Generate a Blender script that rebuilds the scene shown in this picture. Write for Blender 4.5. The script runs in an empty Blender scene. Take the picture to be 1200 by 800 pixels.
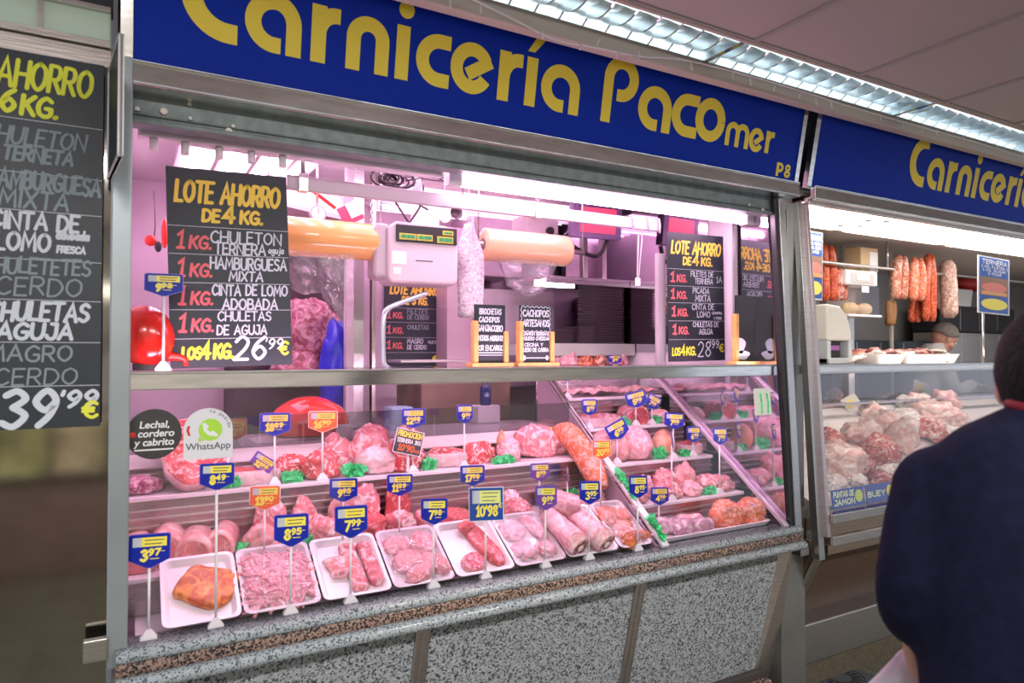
import bpy, bmesh, math, random
from mathutils import Vector, Matrix, Euler, noise
sc = bpy.context.scene
COL = sc.collection
PI = math.pi
def R(a): return math.radians(a)

# ---------------- camera ----------------
cd = bpy.data.cameras.new('camera'); cam = bpy.data.objects.new('camera', cd); COL.objects.link(cam)
cam.location = (0, 0, 1.55); cam.rotation_euler = (R(91.0), 0, R(-29.4))
cd.sensor_width = 36; cd.lens = 24; cd.clip_start = .05
cd.dof.use_dof = True; cd.dof.focus_distance = 2.75; cd.dof.aperture_fstop = 3.2
sc.camera = cam
# ---------------- view / world / light levels ----------------
sc.view_settings.view_transform = 'Standard'; sc.view_settings.look = 'None'
sc.view_settings.exposure = 0.0; sc.view_settings.gamma = 1; sc.view_settings.use_curve_mapping = False
W = bpy.data.worlds.new('world'); sc.world = W; W.use_nodes = True
bg = W.node_tree.nodes['Background']; bg.inputs[0].default_value = (.80, .88, 1.0, 1); bg.inputs[1].default_value = .85
sc.cycles.max_bounces = 10; sc.cycles.transparent_max_bounces = 24; sc.cycles.glossy_bounces = 6
sc.cycles.caustics_reflective = False; sc.cycles.caustics_refractive = False
sc.cycles.sample_clamp_indirect = 4.0
TUBE = 50.0; PINK = (1.0, .62, .84); INNER = 17.0
HALL = 2.6; STALL2 = 6.5
for i, (x, y, e) in enumerate(((-.6, -.5, 68), (1.2, -.7, 70), (3.0, -.7, 44), (4.6, -.5, 30))):
    ld = bpy.data.lights.new('hall_lamp', 'AREA'); ld.shape = 'RECTANGLE'; ld.size = 1.1; ld.size_y = .25; ld.energy = e; ld.color = (1, .95, .93)
    lo = bpy.data.objects.new('hall_lamp', ld); COL.objects.link(lo); lo.location = (x, y, 2.64)

# ---------------- camera rays: a picture point carried to a real plane ----------------
FW = Vector((math.sin(R(29.4))*math.cos(R(1)), math.cos(R(29.4))*math.cos(R(1)), math.sin(R(1))))
RT = Vector((math.cos(R(29.4)), -math.sin(R(29.4)), 0)); UP = RT.cross(FW)
EYE = Vector((0, 0, 1.55))
def ray(px, py): return FW + RT*((px-600)/800) + UP*((400-py)/800)
def at(px, py, Y):
    r = ray(px, py); return EYE + r*(Y/r.y)
def atz(px, py, z):
    r = ray(px, py); return EYE + r*((z-1.55)/r.z)
def dep(p): return (Vector(p)-EYE).dot(FW)

# ---------------- materials ----------------
MATS = {}
def node_mat(name):
    m = bpy.data.materials.new(name); m.use_nodes = True
    nt = m.node_tree; b = nt.nodes['Principled BSDF']; MATS[name] = m
    return m, nt, b
def mat(name, col, rough=.5, metal=0, spec=.5, emit=0, ecol=None, bump=0, bscale=60, coat=0, var=0):
    if name in MATS: return MATS[name]
    m, nt, b = node_mat(name); c = (*col, 1)
    b.inputs['Base Color'].default_value = c; b.inputs['Roughness'].default_value = rough
    b.inputs['Metallic'].default_value = metal; b.inputs['Specular IOR Level'].default_value = spec
    b.inputs['Coat Weight'].default_value = coat
    if emit:
        b.inputs['Emission Color'].default_value = (*(ecol or col), 1); b.inputs['Emission Strength'].default_value = emit
    if bump or var:
        tc = nt.nodes.new('ShaderNodeTexCoord'); n = nt.nodes.new('ShaderNodeTexNoise'); n.inputs['Scale'].default_value = bscale; n.inputs['Detail'].default_value = 4
        nt.links.new(tc.outputs['Object'], n.inputs['Vector'])
        if bump:
            bp = nt.nodes.new('ShaderNodeBump'); bp.inputs['Strength'].default_value = bump; bp.inputs['Distance'].default_value = .004
            nt.links.new(n.outputs['Fac'], bp.inputs['Height']); nt.links.new(bp.outputs['Normal'], b.inputs['Normal'])
        if var:
            r = nt.nodes.new('ShaderNodeValToRGB'); r.color_ramp.elements[0].position = .3; r.color_ramp.elements[1].position = .7
            r.color_ramp.elements[0].color = (*[x*(1-var) for x in col], 1); r.color_ramp.elements[1].color = (*[min(1, x*(1+var)) for x in col], 1)
            nt.links.new(n.outputs['Fac'], r.inputs[0]); nt.links.new(r.outputs[0], b.inputs['Base Color'])
    return m
def steel(name, col, rough, streak=(1, 1, 40), bump=.15, metal=1, var=.12):
    m, nt, b = node_mat(name)
    tc = nt.nodes.new('ShaderNodeTexCoord'); mp = nt.nodes.new('ShaderNodeMapping'); mp.inputs['Scale'].default_value = streak
    n = nt.nodes.new('ShaderNodeTexNoise'); n.inputs['Scale'].default_value = 9; n.inputs['Detail'].default_value = 5
    nt.links.new(tc.outputs['Object'], mp.inputs[0]); nt.links.new(mp.outputs[0], n.inputs['Vector'])
    r = nt.nodes.new('ShaderNodeValToRGB'); r.color_ramp.elements[0].position = .3; r.color_ramp.elements[1].position = .7
    r.color_ramp.elements[0].color = (*[x*(1-var) for x in col], 1); r.color_ramp.elements[1].color = (*[min(1, x*(1+var)) for x in col], 1)
    nt.links.new(n.outputs['Fac'], r.inputs[0]); nt.links.new(r.outputs[0], b.inputs['Base Color'])
    b.inputs['Metallic'].default_value = metal; b.inputs['Roughness'].default_value = rough
    bp = nt.nodes.new('ShaderNodeBump'); bp.inputs['Strength'].default_value = bump; bp.inputs['Distance'].default_value = .002
    nt.links.new(n.outputs['Fac'], bp.inputs['Height']); nt.links.new(bp.outputs['Normal'], b.inputs['Normal'])
    return m
def glassy(name, tint, base=.05, top=.9, rough=.02, wrinkle=0, veil=0, vcol=(1, 1, 1), bscale=40):
    """thin pane or film: clear, with a reflection that grows towards grazing view"""
    m, nt, b = node_mat(name); N = nt.nodes; L = nt.links
    N.remove(b); out = N['Material Output']
    tr = N.new('ShaderNodeBsdfTransparent'); tr.inputs[0].default_value = (*tint, 1)
    gl = N.new('ShaderNodeBsdfGlossy'); gl.inputs['Roughness'].default_value = rough
    lw = N.new('ShaderNodeLayerWeight'); lw.inputs[0].default_value = .5
    pw = N.new('ShaderNodeMath'); pw.operation = 'POWER'; pw.inputs[1].default_value = 4
    ml = N.new('ShaderNodeMath'); ml.operation = 'MULTIPLY_ADD'; ml.inputs[1].default_value = top-base; ml.inputs[2].default_value = base
    mx = N.new('ShaderNodeMixShader')
    L.new(lw.outputs['Facing'], pw.inputs[0]); L.new(pw.outputs[0], ml.inputs[0]); L.new(ml.outputs[0], mx.inputs[0])
    L.new(tr.outputs[0], mx.inputs[1]); L.new(gl.outputs[0], mx.inputs[2]); last = mx
    if wrinkle:
        tc = N.new('ShaderNodeTexCoord'); n = N.new('ShaderNodeTexNoise'); n.inputs['Scale'].default_value = bscale; n.inputs['Detail'].default_value = 3; n.inputs['Distortion'].default_value = 1.2
        bp = N.new('ShaderNodeBump'); bp.inputs['Strength'].default_value = wrinkle; bp.inputs['Distance'].default_value = .01
        L.new(tc.outputs['Object'], n.inputs['Vector']); L.new(n.outputs['Fac'], bp.inputs['Height']); L.new(bp.outputs[0], gl.inputs['Normal']); L.new(bp.outputs[0], lw.inputs['Normal'])
    if veil:
        df = N.new('ShaderNodeBsdfDiffuse'); df.inputs[0].default_value = (*vcol, 1); m2 = N.new('ShaderNodeMixShader'); m2.inputs[0].default_value = veil
        L.new(last.outputs[0], m2.inputs[1]); L.new(df.outputs[0], m2.inputs[2]); last = m2
    L.new(last.outputs[0], out.inputs['Surface'])
    return m
def meatmat(name, lean, fat, scale=18, lo=.48, hi=.6, dist=2.2, rough=.24, bump=.35, stretch=(1, 1, 1)):
    scale *= 1.45; bump *= 1.3
    lean = tuple(a*b for a, b in zip(lean, (.90, .70, .76))); fat = tuple(a*b for a, b in zip(fat, (.97, .92, .95)))
    m, nt, b = node_mat(name); N = nt.nodes; L = nt.links
    tc = N.new('ShaderNodeTexCoord'); oi = N.new('ShaderNodeObjectInfo'); ad = N.new('ShaderNodeVectorMath'); ad.operation = 'ADD'
    mu = N.new('ShaderNodeMath'); mu.operation = 'MULTIPLY'; mu.inputs[1].default_value = 31
    mp = N.new('ShaderNodeMapping'); mp.inputs['Scale'].default_value = stretch
    L.new(tc.outputs['Object'], mp.inputs[0]); L.new(oi.outputs['Random'], mu.inputs[0]); L.new(mp.outputs[0], ad.inputs[0]); L.new(mu.outputs[0], ad.inputs[1])
    n = N.new('ShaderNodeTexNoise'); n.inputs['Scale'].default_value = scale; n.inputs['Detail'].default_value = 5; n.inputs['Distortion'].default_value = dist
    n2 = N.new('ShaderNodeTexNoise'); n2.inputs['Scale'].default_value = scale*.45; n2.inputs['Detail'].default_value = 3
    L.new(ad.outputs[0], n.inputs['Vector']); L.new(ad.outputs[0], n2.inputs['Vector'])
    r = N.new('ShaderNodeValToRGB'); r.color_ramp.elements[0].position = lo; r.color_ramp.elements[1].position = hi
    r.color_ramp.elements[0].color = (*lean, 1); r.color_ramp.elements[1].color = (*fat, 1)
    hs = N.new('ShaderNodeHueSaturation'); v = N.new('ShaderNodeMapRange'); v.inputs['From Min'].default_value = .3; v.inputs['From Max'].default_value = .7; v.inputs['To Min'].default_value = .78; v.inputs['To Max'].default_value = 1.15
    L.new(n2.outputs['Fac'], v.inputs['Value']); L.new(v.outputs[0], hs.inputs['Value'])
    L.new(n.outputs['Fac'], r.inputs[0]); L.new(r.outputs[0], hs.inputs['Color']); L.new(hs.outputs[0], b.inputs['Base Color'])
    b.inputs['Roughness'].default_value = rough; b.inputs['Subsurface Weight'].default_value = 0
    bp = N.new('ShaderNodeBump'); bp.inputs['Strength'].default_value = bump; bp.inputs['Distance'].default_value = .004
    L.new(n.outputs['Fac'], bp.inputs['Height']); L.new(bp.outputs[0], b.inputs['Normal'])
    return m
def granite(name, cols, scale, rough=.25):
    m, nt, b = node_mat(name); N = nt.nodes; L = nt.links
    tc = N.new('ShaderNodeTexCoord'); v = N.new('ShaderNodeTexVoronoi'); v.inputs['Scale'].default_value = scale
    sp = N.new('ShaderNodeSeparateColor'); r = N.new('ShaderNodeValToRGB'); r.color_ramp.interpolation = 'CONSTANT'
    e = r.color_ramp.elements; e[0].position = 0; e[0].color = (*cols[0], 1); e[1].position = 1/len(cols); e[1].color = (*cols[1], 1)
    for i in range(2, len(cols)):
        q = e.new(i/len(cols)); q.color = (*cols[i], 1)
    L.new(tc.outputs['Object'], v.inputs['Vector']); L.new(v.outputs['Color'], sp.inputs[0]); L.new(sp.outputs[0], r.inputs[0]); L.new(r.outputs[0], b.inputs['Base Color'])
    b.inputs['Roughness'].default_value = rough
    return m

STEEL = steel('brushed_steel', (.58, .57, .56), .28)
STEELW = steel('warm_steel', (.55, .50, .47), .3)
POLISH = steel('polished_steel', (.80, .79, .78), .16, (1, 1, 6), .12)
GALV = steel('galvanised_steel', (.22, .26, .26), .5, (3, 3, 3), .2, .7, .18)
PANEL = steel('panel_steel', (.29, .265, .25), .075, (1, 1, 1.5), .05)
MIRROR = steel('mirror_steel', (.80, .72, .84), .05, (1, 1, 1), 0.0, 1, .03)
WHITE = mat('white_enamel', (.82, .80, .82), .3)
PLASTIC = mat('white_plastic', (.86, .85, .86), .35)
FOAM = mat('foam', (.90, .88, .90), .4)
WALLP = mat('glossy_wall', (.80, .72, .78), .3)
BLUE = mat('sign_blue', (.0, .028, .42), .5, spec=.15, var=.03, bscale=2)
YELLOW = mat('sign_yellow', (1.0, .76, .06), .45)
BLACK = mat('black_plastic', (.02, .02, .022), .4)
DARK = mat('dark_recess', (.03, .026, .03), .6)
BOARD = mat('chalkboard', (.018, .024, .034), .45, var=.15, bscale=14)
CHY = mat('chalk_yellow', (.92, .66, .10), .7)
CHL = mat('chalk_lemon', (.80, .82, .06), .7)
CHR = mat('chalk_red', (.80, .16, .18), .7)
CHW = mat('chalk_white', (.66, .70, .78), .8)
CHD = mat('chalk_faint', (.26, .31, .34), .8)
CHLINE = mat('chalk_line', (.55, .58, .62), .8)
WOOD = mat('pale_wood', (.72, .40, .13), .5, var=.15, bscale=30)
GLASS = glassy('clear_glass', (.95, .93, .95), .045, .8)
GLASS2 = glassy('grey_glass', (.72, .72, .74), .14, .8)
FILM = glassy('cling_film', (.97, .94, .96), .10, .55, .12, .9, .05, (1, .95, 1), 26)
BAGFILM = glassy('loose_film', (.93, .88, .93), .14, .7, .1, 1.0, .10, (1, .9, 1), 22)
ORANGE = mat('film_roll_orange', (.92, .50, .17), .22, coat=.6)
ORANGE2 = mat('film_roll_peach', (.90, .52, .30), .2, coat=.6)
TAGBLUE = mat('tag_blue', (.008, .022, .36), .4, spec=.2)
TAGPUR = mat('tag_purple', (.16, .05, .36), .3)
TAGORA = mat('tag_orange', (.85, .14, .03), .35)
TAGRIM = mat('tag_rim', (.10, .09, .55), .3)
TAGYEL = mat('tag_yellow', (.95, .80, .10), .4)
TAGLAB = mat('tag_label', (.82, .82, .60), .5)
INK = mat('ink', (.05, .05, .06), .6)
RED = mat('red_plastic', (.72, .02, .012), .22, coat=.5)
GREEN = mat('parsley_green', (.09, .80, .28), .45, var=.35, bscale=50)
GRAN = granite('grey_granite', [(.36, .39, .41), (.05, .06, .07), (.30, .33, .36), (.44, .46, .47), (.12, .13, .15), (.40, .43, .45), (.50, .52, .54)], 180, .3)
GRANL = granite('ledge_granite', [(.44, .48, .50), (.12, .14, .15), (.46, .51, .53), (.52, .56, .58), (.36, .40, .42)], 240, .18)
GRANB = granite('brown_granite', [(.40, .26, .20), (.04, .03, .03), (.42, .29, .23), (.18, .11, .08), (.03, .025, .025), (.34, .22, .17)], 210, .25)
GRAND = granite('dark_brown_granite', [(.09, .052, .034), (.17, .10, .062), (.05, .032, .024), (.12, .07, .045)], 330, .35)
# meats
BEEF = meatmat('beef', (.62, .09, .09), (.90, .60, .56), 15, .50, .60, 3.0)
BEEFL = meatmat('beef_lean', (.66, .13, .13), (.86, .46, .44), 22, .52, .70, 2.0)
PORK = meatmat('pork', (.80, .40, .38), (.90, .66, .62), 14, .42, .72, 1.2)
PORKCUT = meatmat('pork_cut', (.78, .30, .29), (.88, .58, .55), 30, .5, .75, 1.0)
VEAL = meatmat('veal', (.78, .30, .31), (.93, .72, .70), 14, .48, .62, 2.2)
FAT = meatmat('fat', (.90, .70, .66), (.95, .82, .79), 20, .4, .7, .8)
MINCE = meatmat('mince', (.80, .28, .27), (.93, .62, .60), 130, .46, .58, .3, .4, 1.0)
STRIPM = meatmat('strips', (.82, .30, .34), (.95, .66, .68), 60, .46, .6, 1.5)
MARIN = meatmat('marinated', (.50, .11, .02), (.86, .36, .07), 20, .42, .66, 1.4, .25, .6)
MARIN2 = meatmat('marinated_pale', (.80, .22, .07), (.93, .58, .46), 24, .45, .66, 1.6, .25)
POUL = meatmat('poultry', (.86, .52, .46), (.93, .74, .68), 12, .4, .7, 1.0)
CHICK = meatmat('pale_fillet', (.88, .50, .52), (.95, .74, .74), 20, .42, .66, 1.6)
SHANK = meatmat('shank_cut', (.30, .04, .06), (.80, .55, .52), 40, .5, .62, 1.0)
CURED = meatmat('cured', (.60, .20, .10), (.86, .56, .42), 22, .45, .62, 1.5)
CHORIZO = meatmat('chorizo', (.62, .09, .03), (.80, .28, .12), 40, .45, .7, .8)
SALAMI = meatmat('salami', (.52, .36, .28), (.80, .66, .54), 36, .42, .62, .8, .6)
BONE = mat('bone', (.85, .76, .68), .5)

# ---------------- objects ----------------
def tag(o, label, cat, group=None, kind=None):
    o['label'] = label; o['category'] = cat
    if group: o['group'] = group
    if kind: o['kind'] = kind
    return o
def struct(o, label=None):
    o['kind'] = 'structure'
    if label: o['label'] = label
    return o
def thing(name, label, cat, loc=(0, 0, 0), rot=(0, 0, 0), group=None):
    o = bpy.data.objects.new(name, None); COL.objects.link(o); o.empty_display_size = .05
    o.location = loc; o.rotation_euler = rot
    return tag(o, label, cat, group)
def link(name, mesh, parent=None, loc=(0, 0, 0), rot=(0, 0, 0)):
    o = bpy.data.objects.new(name, mesh); COL.objects.link(o); o.location = loc; o.rotation_euler = rot
    if parent: o.parent = parent
    return o
class MB:
    def __init__(s): s.v = []; s.f = []; s.m = []; s.s = []
    def add(s, vs, fs, m=0, sm=False, M=None):
        k = len(s.v)
        for p in vs:
            p = Vector(p); s.v.append(M @ p if M else p)
        for f in fs: s.f.append([i+k for i in f]); s.m.append(m); s.s.append(sm)
        return s
    def box(s, x0, x1, y0, y1, z0, z1, m=0, M=None):
        return s.add([(x0, y0, z0), (x1, y0, z0), (x1, y1, z0), (x0, y1, z0), (x0, y0, z1), (x1, y0, z1), (x1, y1, z1), (x0, y1, z1)],
              [(0, 3, 2, 1), (4, 5, 6, 7), (0, 1, 5, 4), (1, 2, 6, 5), (2, 3, 7, 6), (3, 0, 4, 7)], m, False, M)
    def prism(s, poly, plane, a0, a1, m=0, sm=False, M=None):
        def P(u, v, a): return {'xz': (u, a, v), 'yz': (a, u, v), 'xy': (u, v, a)}[plane]
        n = len(poly); vs = [P(u, v, a0) for u, v in poly]+[P(u, v, a1) for u, v in poly]
        fs = [list(range(n)), list(range(2*n-1, n-1, -1))]
        s.add(vs, fs, m, False, M)
        k = len(s.v)-2*n
        for i in range(n):
            j = (i+1) % n; s.f.append([k+i, k+n+i, k+n+j, k+j]); s.m.append(m); s.s.append(sm)
        return s
    def flat(s, poly, y=0, m=0, plane='xz'):
        return s.add([(u, y, v) if plane == 'xz' else (u, v, y) for u, v in poly], [list(range(len(poly)))], m)
    def loft(s, rings, m=0, sm=True, caps=True, close=True, cm=None, M=None):
        k = len(s.v); n = len(rings[0])
        for r in rings:
            for p in r: p = Vector(p); s.v.append(M @ p if M else p)
        for i in range(len(rings)-1):
            mm = m[i] if isinstance(m, (list, tuple)) else m
            for j in range(n if close else n-1):
                q = (j+1) % n; s.f.append([k+i*n+j, k+i*n+q, k+(i+1)*n+q, k+(i+1)*n+j]); s.m.append(mm); s.s.append(sm)
        if caps and close:
            mc = cm if cm is not None else (m if not isinstance(m, (list, tuple)) else m[0])
            s.f.append([k+j for j in range(n)][::-1]); s.m.append(mc); s.s.append(False)
            e = k+(len(rings)-1)*n; s.f.append([e+j for j in range(n)]); s.m.append(mc); s.s.append(False)
        return s
    def tube(s, pts, r, n=10, m=0, caps=True, sm=True, cm=None, M=None, closed=False):
        pts = [Vector(p) for p in pts]; N = len(pts); rings = []; up = None
        for i, p in enumerate(pts):
            if closed: t = (pts[(i+1) % N]-pts[i-1])
            else: t = pts[min(i+1, N-1)]-pts[max(i-1, 0)]
            t = t.normalized() if t.length > 1e-9 else Vector((0, 0, 1))
            if up is None:
                up = Vector((0, 0, 1)) if abs(t.z) < .9 else Vector((1, 0, 0))
            a = t.cross(up).normalized(); b = a.cross(t).normalized(); up = b
            rr = r[i] if isinstance(r, (list, tuple)) else r
            rings.append([p+a*(rr*math.cos(2*PI*j/n))+b*(rr*math.sin(2*PI*j/n)) for j in range(n)])
        if closed: rings.append(rings[0]); caps = False
        return s.loft(rings, m, sm, caps, True, cm, M)
    def cyl(s, p0, p1, r, n=16, m=0, cm=None, M=None, r1=None, sm=True):
        return s.tube([p0, p1], [r, r if r1 is None else r1], n, m, True, sm, cm, M)
    def ball(s, c, r, seg=16, rg=10, m=0, M=None):
        c = Vector(c); rx, ry, rz = r if isinstance(r, (list, tuple)) else (r, r, r); rings = []
        for i in range(rg+1):
            t = -PI/2+PI*(i+.001)/(rg+.002)
            rings.append([c+Vector((rx*math.cos(t)*math.cos(2*PI*j/seg), ry*math.cos(t)*math.sin(2*PI*j/seg), rz*math.sin(t))) for j in range(seg)])
        return s.loft(rings, m, True, True, True, None, M)
    def mesh(s, name, mats):
        me = bpy.data.meshes.new(name); me.from_pydata([tuple(p) for p in s.v], [], s.f)
        for q in (mats if isinstance(mats, (list, tuple)) else [mats]): me.materials.append(q)
        for p, mm, ss in zip(me.polygons, s.m, s.s): p.material_index = mm; p.use_smooth = ss
        bm = bmesh.new(); bm.from_mesh(me); bmesh.ops.recalc_face_normals(bm, faces=bm.faces[:]); bm.to_mesh(me); bm.free()
        me.update(); return me
    def obj(s, name, mats, parent=None, loc=(0, 0, 0), rot=(0, 0, 0), bevel=0, seg=2):
        o = link(name, s.mesh(name, mats), parent, loc, rot)
        if bevel:
            b = o.modifiers.new('Bevel', 'BEVEL'); b.width = bevel; b.segments = seg; b.limit_method = 'ANGLE'; b.angle_limit = R(40)
        return o
def smooth_path(c, k=6, closed=False):
    c = [Vector(p) for p in c]; out = []; n = len(c)
    for i in range(n if closed else n-1):
        if closed: p0, p1, p2, p3 = c[i-1], c[i], c[(i+1) % n], c[(i+2) % n]
        else: p0, p1, p2, p3 = c[max(i-1, 0)], c[i], c[i+1], c[min(i+2, n-1)]
        for j in range(k):
            t = j/k
            out.append(.5*((2*p1)+(p2-p0)*t+(2*p0-5*p1+4*p2-p3)*t*t+(3*p1-p0-3*p2+p3)*t**3))
    if not closed: out.append(c[-1])
    return out

# ---------------- lettering: strokes laid flat on the x-z face of a board ----------------
S = 's'
GL = {
'A': (.72, [[(0, 0), (.36, 1), (.72, 0)], [(.13, .34), (.59, .34)]]),
'B': (.6, [[(0, 0), (0, 1)], [S, (0, 1), (.42, .96), (.52, .77), (.4, .56), (0, .53)], [S, (0, .53), (.48, .49), (.6, .27), (.47, .04), (0, 0)]]),
'C': (.64, [[S, (.62, .84), (.38, 1), (.1, .8), (0, .48), (.1, .16), (.36, 0), (.64, .17)]]),
'D': (.66, [[(0, 0), (0, 1)], [S, (0, 1), (.42, .93), (.66, .52), (.42, .07), (0, 0)]]),
'E': (.52, [[(.52, 1), (0, 1), (0, 0), (.52, 0)], [(0, .52), (.43, .52)]]),
'F': (.5, [[(.5, 1), (0, 1), (0, 0)], [(0, .52), (.42, .52)]]),
'G': (.68, [[S, (.64, .84), (.38, 1), (.1, .8), (0, .48), (.1, .14), (.38, 0), (.64, .12), (.66, .44)], [(.66, .44), (.4, .44)]]),
'H': (.64, [[(0, 0), (0, 1)], [(.64, 0), (.64, 1)], [(0, .5), (.64, .5)]]),
'I': (.08, [[(.04, 0), (.04, 1)]]),
'J': (.5, [[S, (.48, 1), (.5, .3), (.36, .02), (.1, .05), (0, .24)], [(.2, 1), (.5, 1)]]),
'K': (.6, [[(0, 0), (0, 1)], [(.58, 1), (0, .42)], [(.18, .58), (.6, 0)]]),
'L': (.48, [[(0, 1), (0, 0), (.48, 0)]]),
'M': (.84, [[(0, 0), (.1, 1), (.42, .3), (.74, 1), (.84, 0)]]),
'N': (.66, [[(0, 0), (0, 1), (.66, 0), (.66, 1)]]),
'O': (.72, [[S, (.36, 1), (.06, .78), (.03, .3), (.36, 0), (.68, .3), (.66, .78), (.36, 1)]]),
'P': (.56, [[(0, 0), (0, 1)], [S, (0, 1), (.42, .97), (.56, .73), (.42, .49), (0, .46)]]),
'Q': (.72, [[S, (.36, 1), (.06, .78), (.03, .3), (.36, 0), (.68, .3), (.66, .78), (.36, 1)], [(.45, .25), (.74, -.06)]]),
'R': (.6, [[(0, 0), (0, 1)], [S, (0, 1), (.42, .97), (.55, .74), (.42, .5), (0, .47)], [(.25, .48), (.6, 0)]]),
'S': (.56, [[S, (.53, .86), (.3, 1), (.05, .84), (.1, .6), (.42, .46), (.55, .22), (.3, 0), (0, .13)]]),
'T': (.64, [[(0, 1), (.64, 1)], [(.32, 1), (.32, 0)]]),
'U': (.64, [[S, (0, 1), (.01, .35), (.16, .03), (.48, .03), (.63, .35), (.64, 1)]]),
'V': (.66, [[(0, 1), (.33, 0), (.66, 1)]]),
'X': (.62, [[(0, 1), (.62, 0)], [(.62, 1), (0, 0)]]),
'Y': (.6, [[(0, 1), (.3, .5), (.6, 1)], [(.3, .5), (.3, 0)]]),
'Z': (.58, [[(0, 1), (.58, 1), (0, 0), (.58, 0)]]),
'1': (.34, [[(0, .78), (.22, 1), (.22, 0)], [(.04, 0), (.4, 0)]]),
'2': (.56, [[S, (.02, .78), (.26, 1), (.52, .8), (.42, .46), (0, 0)], [(0, 0), (.56, 0)]]),
'3': (.54, [[S, (.02, .88), (.28, 1), (.5, .78), (.22, .54)], [S, (.22, .54), (.54, .3), (.28, 0), (0, .12)]]),
'4': (.6, [[(.44, 0), (.44, 1), (0, .3), (.6, .3)]]),
'5': (.54, [[(.5, 1), (.08, 1), (.05, .56)], [S, (.05, .56), (.34, .62), (.54, .34), (.3, 0), (0, .1)]]),
'6': (.56, [[S, (.48, .98), (.16, .7), (.02, .3), (.28, 0), (.54, .28), (.3, .56), (.05, .36)]]),
'7': (.54, [[(0, 1), (.54, 1), (.18, 0)]]),
'8': (.56, [[S, (.28, .54), (.06, .78), (.28, 1), (.5, .78), (.28, .54), (.02, .26), (.28, 0), (.54, .26), (.28, .54)]]),
'9': (.56, [[S, (.5, .64), (.28, .44), (.03, .7), (.28, 1), (.53, .72), (.42, .3), (.16, 0)]]),
'0': (.56, [[S, (.28, 1), (.04, .76), (.04, .26), (.28, 0), (.52, .26), (.52, .76), (.28, 1)]]),
'.': (.1, [[(.03, 0), (.09, .05)]]), ',': (.1, [[(.08, .08), (.02, -.14)]]),
"'": (.1, [[(.06, 1), (.03, .76)]]), '-': (.4, [[(0, .45), (.4, .45)]]), '!': (.1, [[(.05, 1), (.05, .3)], [(.05, .03), (.05, .08)]]),
'+': (.5, [[(.25, .75), (.25, .2)], [(0, .47), (.5, .47)]]), '(': (.2, [[S, (.2, 1), (.02, .5), (.2, 0)]]), '/': (.4, [[(0, 0), (.4, 1)]]),
'€': (.66, [[S, (.66, .86), (.42, 1), (.16, .78), (.1, .5), (.16, .2), (.42, 0), (.66, .14)], [(0, .6), (.5, .6)], [(0, .4), (.48, .4)]]),
'a': (.5, [[S, (.46, .5), (.2, .55), (.02, .25), (.2, 0), (.45, .2)], [(.46, .55), (.48, 0)]]),
'g': (.5, [[S, (.46, .5), (.2, .55), (.02, .28), (.2, .05), (.45, .25)], [S, (.46, .55), (.46, -.2), (.2, -.35), (0, -.2)]]),
'u': (.5, [[S, (0, .55), (.05, .1), (.25, 0), (.46, .2)], [(.46, .55), (.48, 0)]]),
'j': (.3, [[S, (.25, .55), (.22, -.2), (0, -.3)], [(.26, .75), (.26, .8)]]),
}
GL.update({'d': (.5, [[S, (.45, .5), (.2, .55), (.02, .25), (.2, 0), (.45, .2)], [(.46, 1), (.48, 0)]]), 'o': (.46, [[S, (.23, .55), (.02, .3), (.23, 0), (.44, .3), (.23, .55)]]), 'b': (.46, [[(0, 1), (0, 0)], [S, (0, .4), (.25, .55), (.44, .28), (.22, 0), (0, .1)]])})
for acc, b_ in (('Í', 'I'), ('Á', 'A')): GL[acc] = (GL[b_][0], GL[b_][1]+[[(GL[b_][0]/2, 1.12), (GL[b_][0]/2+.18, 1.32)]])
RK = [0]
def ribbon(mb, pts, w, y, m=0, caps=True):
    RK[0] = (RK[0]+1) % 10; y -= .00006*RK[0]
    pts = [Vector((p[0], p[1])) for p in pts]
    q = [pts[0]]
    for p in pts[1:]:
        if (p-q[-1]).length > 1e-6: q.append(p)
    pts = q; n = len(pts)
    if n < 2: return
    L = []; Rr = []
    for i in range(n):
        a = (pts[i]-pts[i-1]).normalized() if i else None; b = (pts[i+1]-pts[i]).normalized() if i < n-1 else None
        if a is None: t = b; k = 1
        elif b is None: t = a; k = 1
        else:
            t = a+b; t = t.normalized() if t.length > 1e-3 else a; k = 1/max(.45, t.dot(a))
        nn = Vector((-t.y, t.x))*(w/2*k); L.append(pts[i]+nn); Rr.append(pts[i]-nn)
    vs = [(p.x, y, p.y) for p in L]+[(p.x, y, p.y) for p in Rr]
    mb.add(vs, [(i, i+1, n+i+1, n+i) for i in range(n-1)], m)
    if caps:
        for e in (0, -1):
            mb.add([(pts[e].x+w/2*math.cos(2*PI*j/8), y-.00003, pts[e].y+w/2*math.sin(2*PI*j/8)) for j in range(8)], [list(range(8))], m)
def text_width(s, gap=.2): return sum((GL[c][0] if c in GL else .34)+gap for c in s)-gap
def write(mb, s, x0, x1, z0, h, w, y=-.0006, m=0, gap=.22, shear=.08, jit=0, rnd=random, maxk=9):
    """text s fitted between x0 and x1, baseline z0, height h, pen width w"""
    tw = text_width(s, gap); k = min((x1-x0)/tw, h*maxk); x = x0
    for c in s:
        if c in GL:
            gw, st = GL[c]; dz = (rnd.random()-.5)*jit*h
            for q in st:
                if q[0] == S: pp = [(p.x, p.y) for p in smooth_path([(a, b, 0) for a, b in q[1:]], 5)]
                else: pp = q
                ribbon(mb, [(x+a*k+shear*h*b, z0+b*h+dz) for a, b in pp], w, y, m)
            x += (gw+gap)*k
        else: x += (.34+gap)*k
    return x
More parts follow.
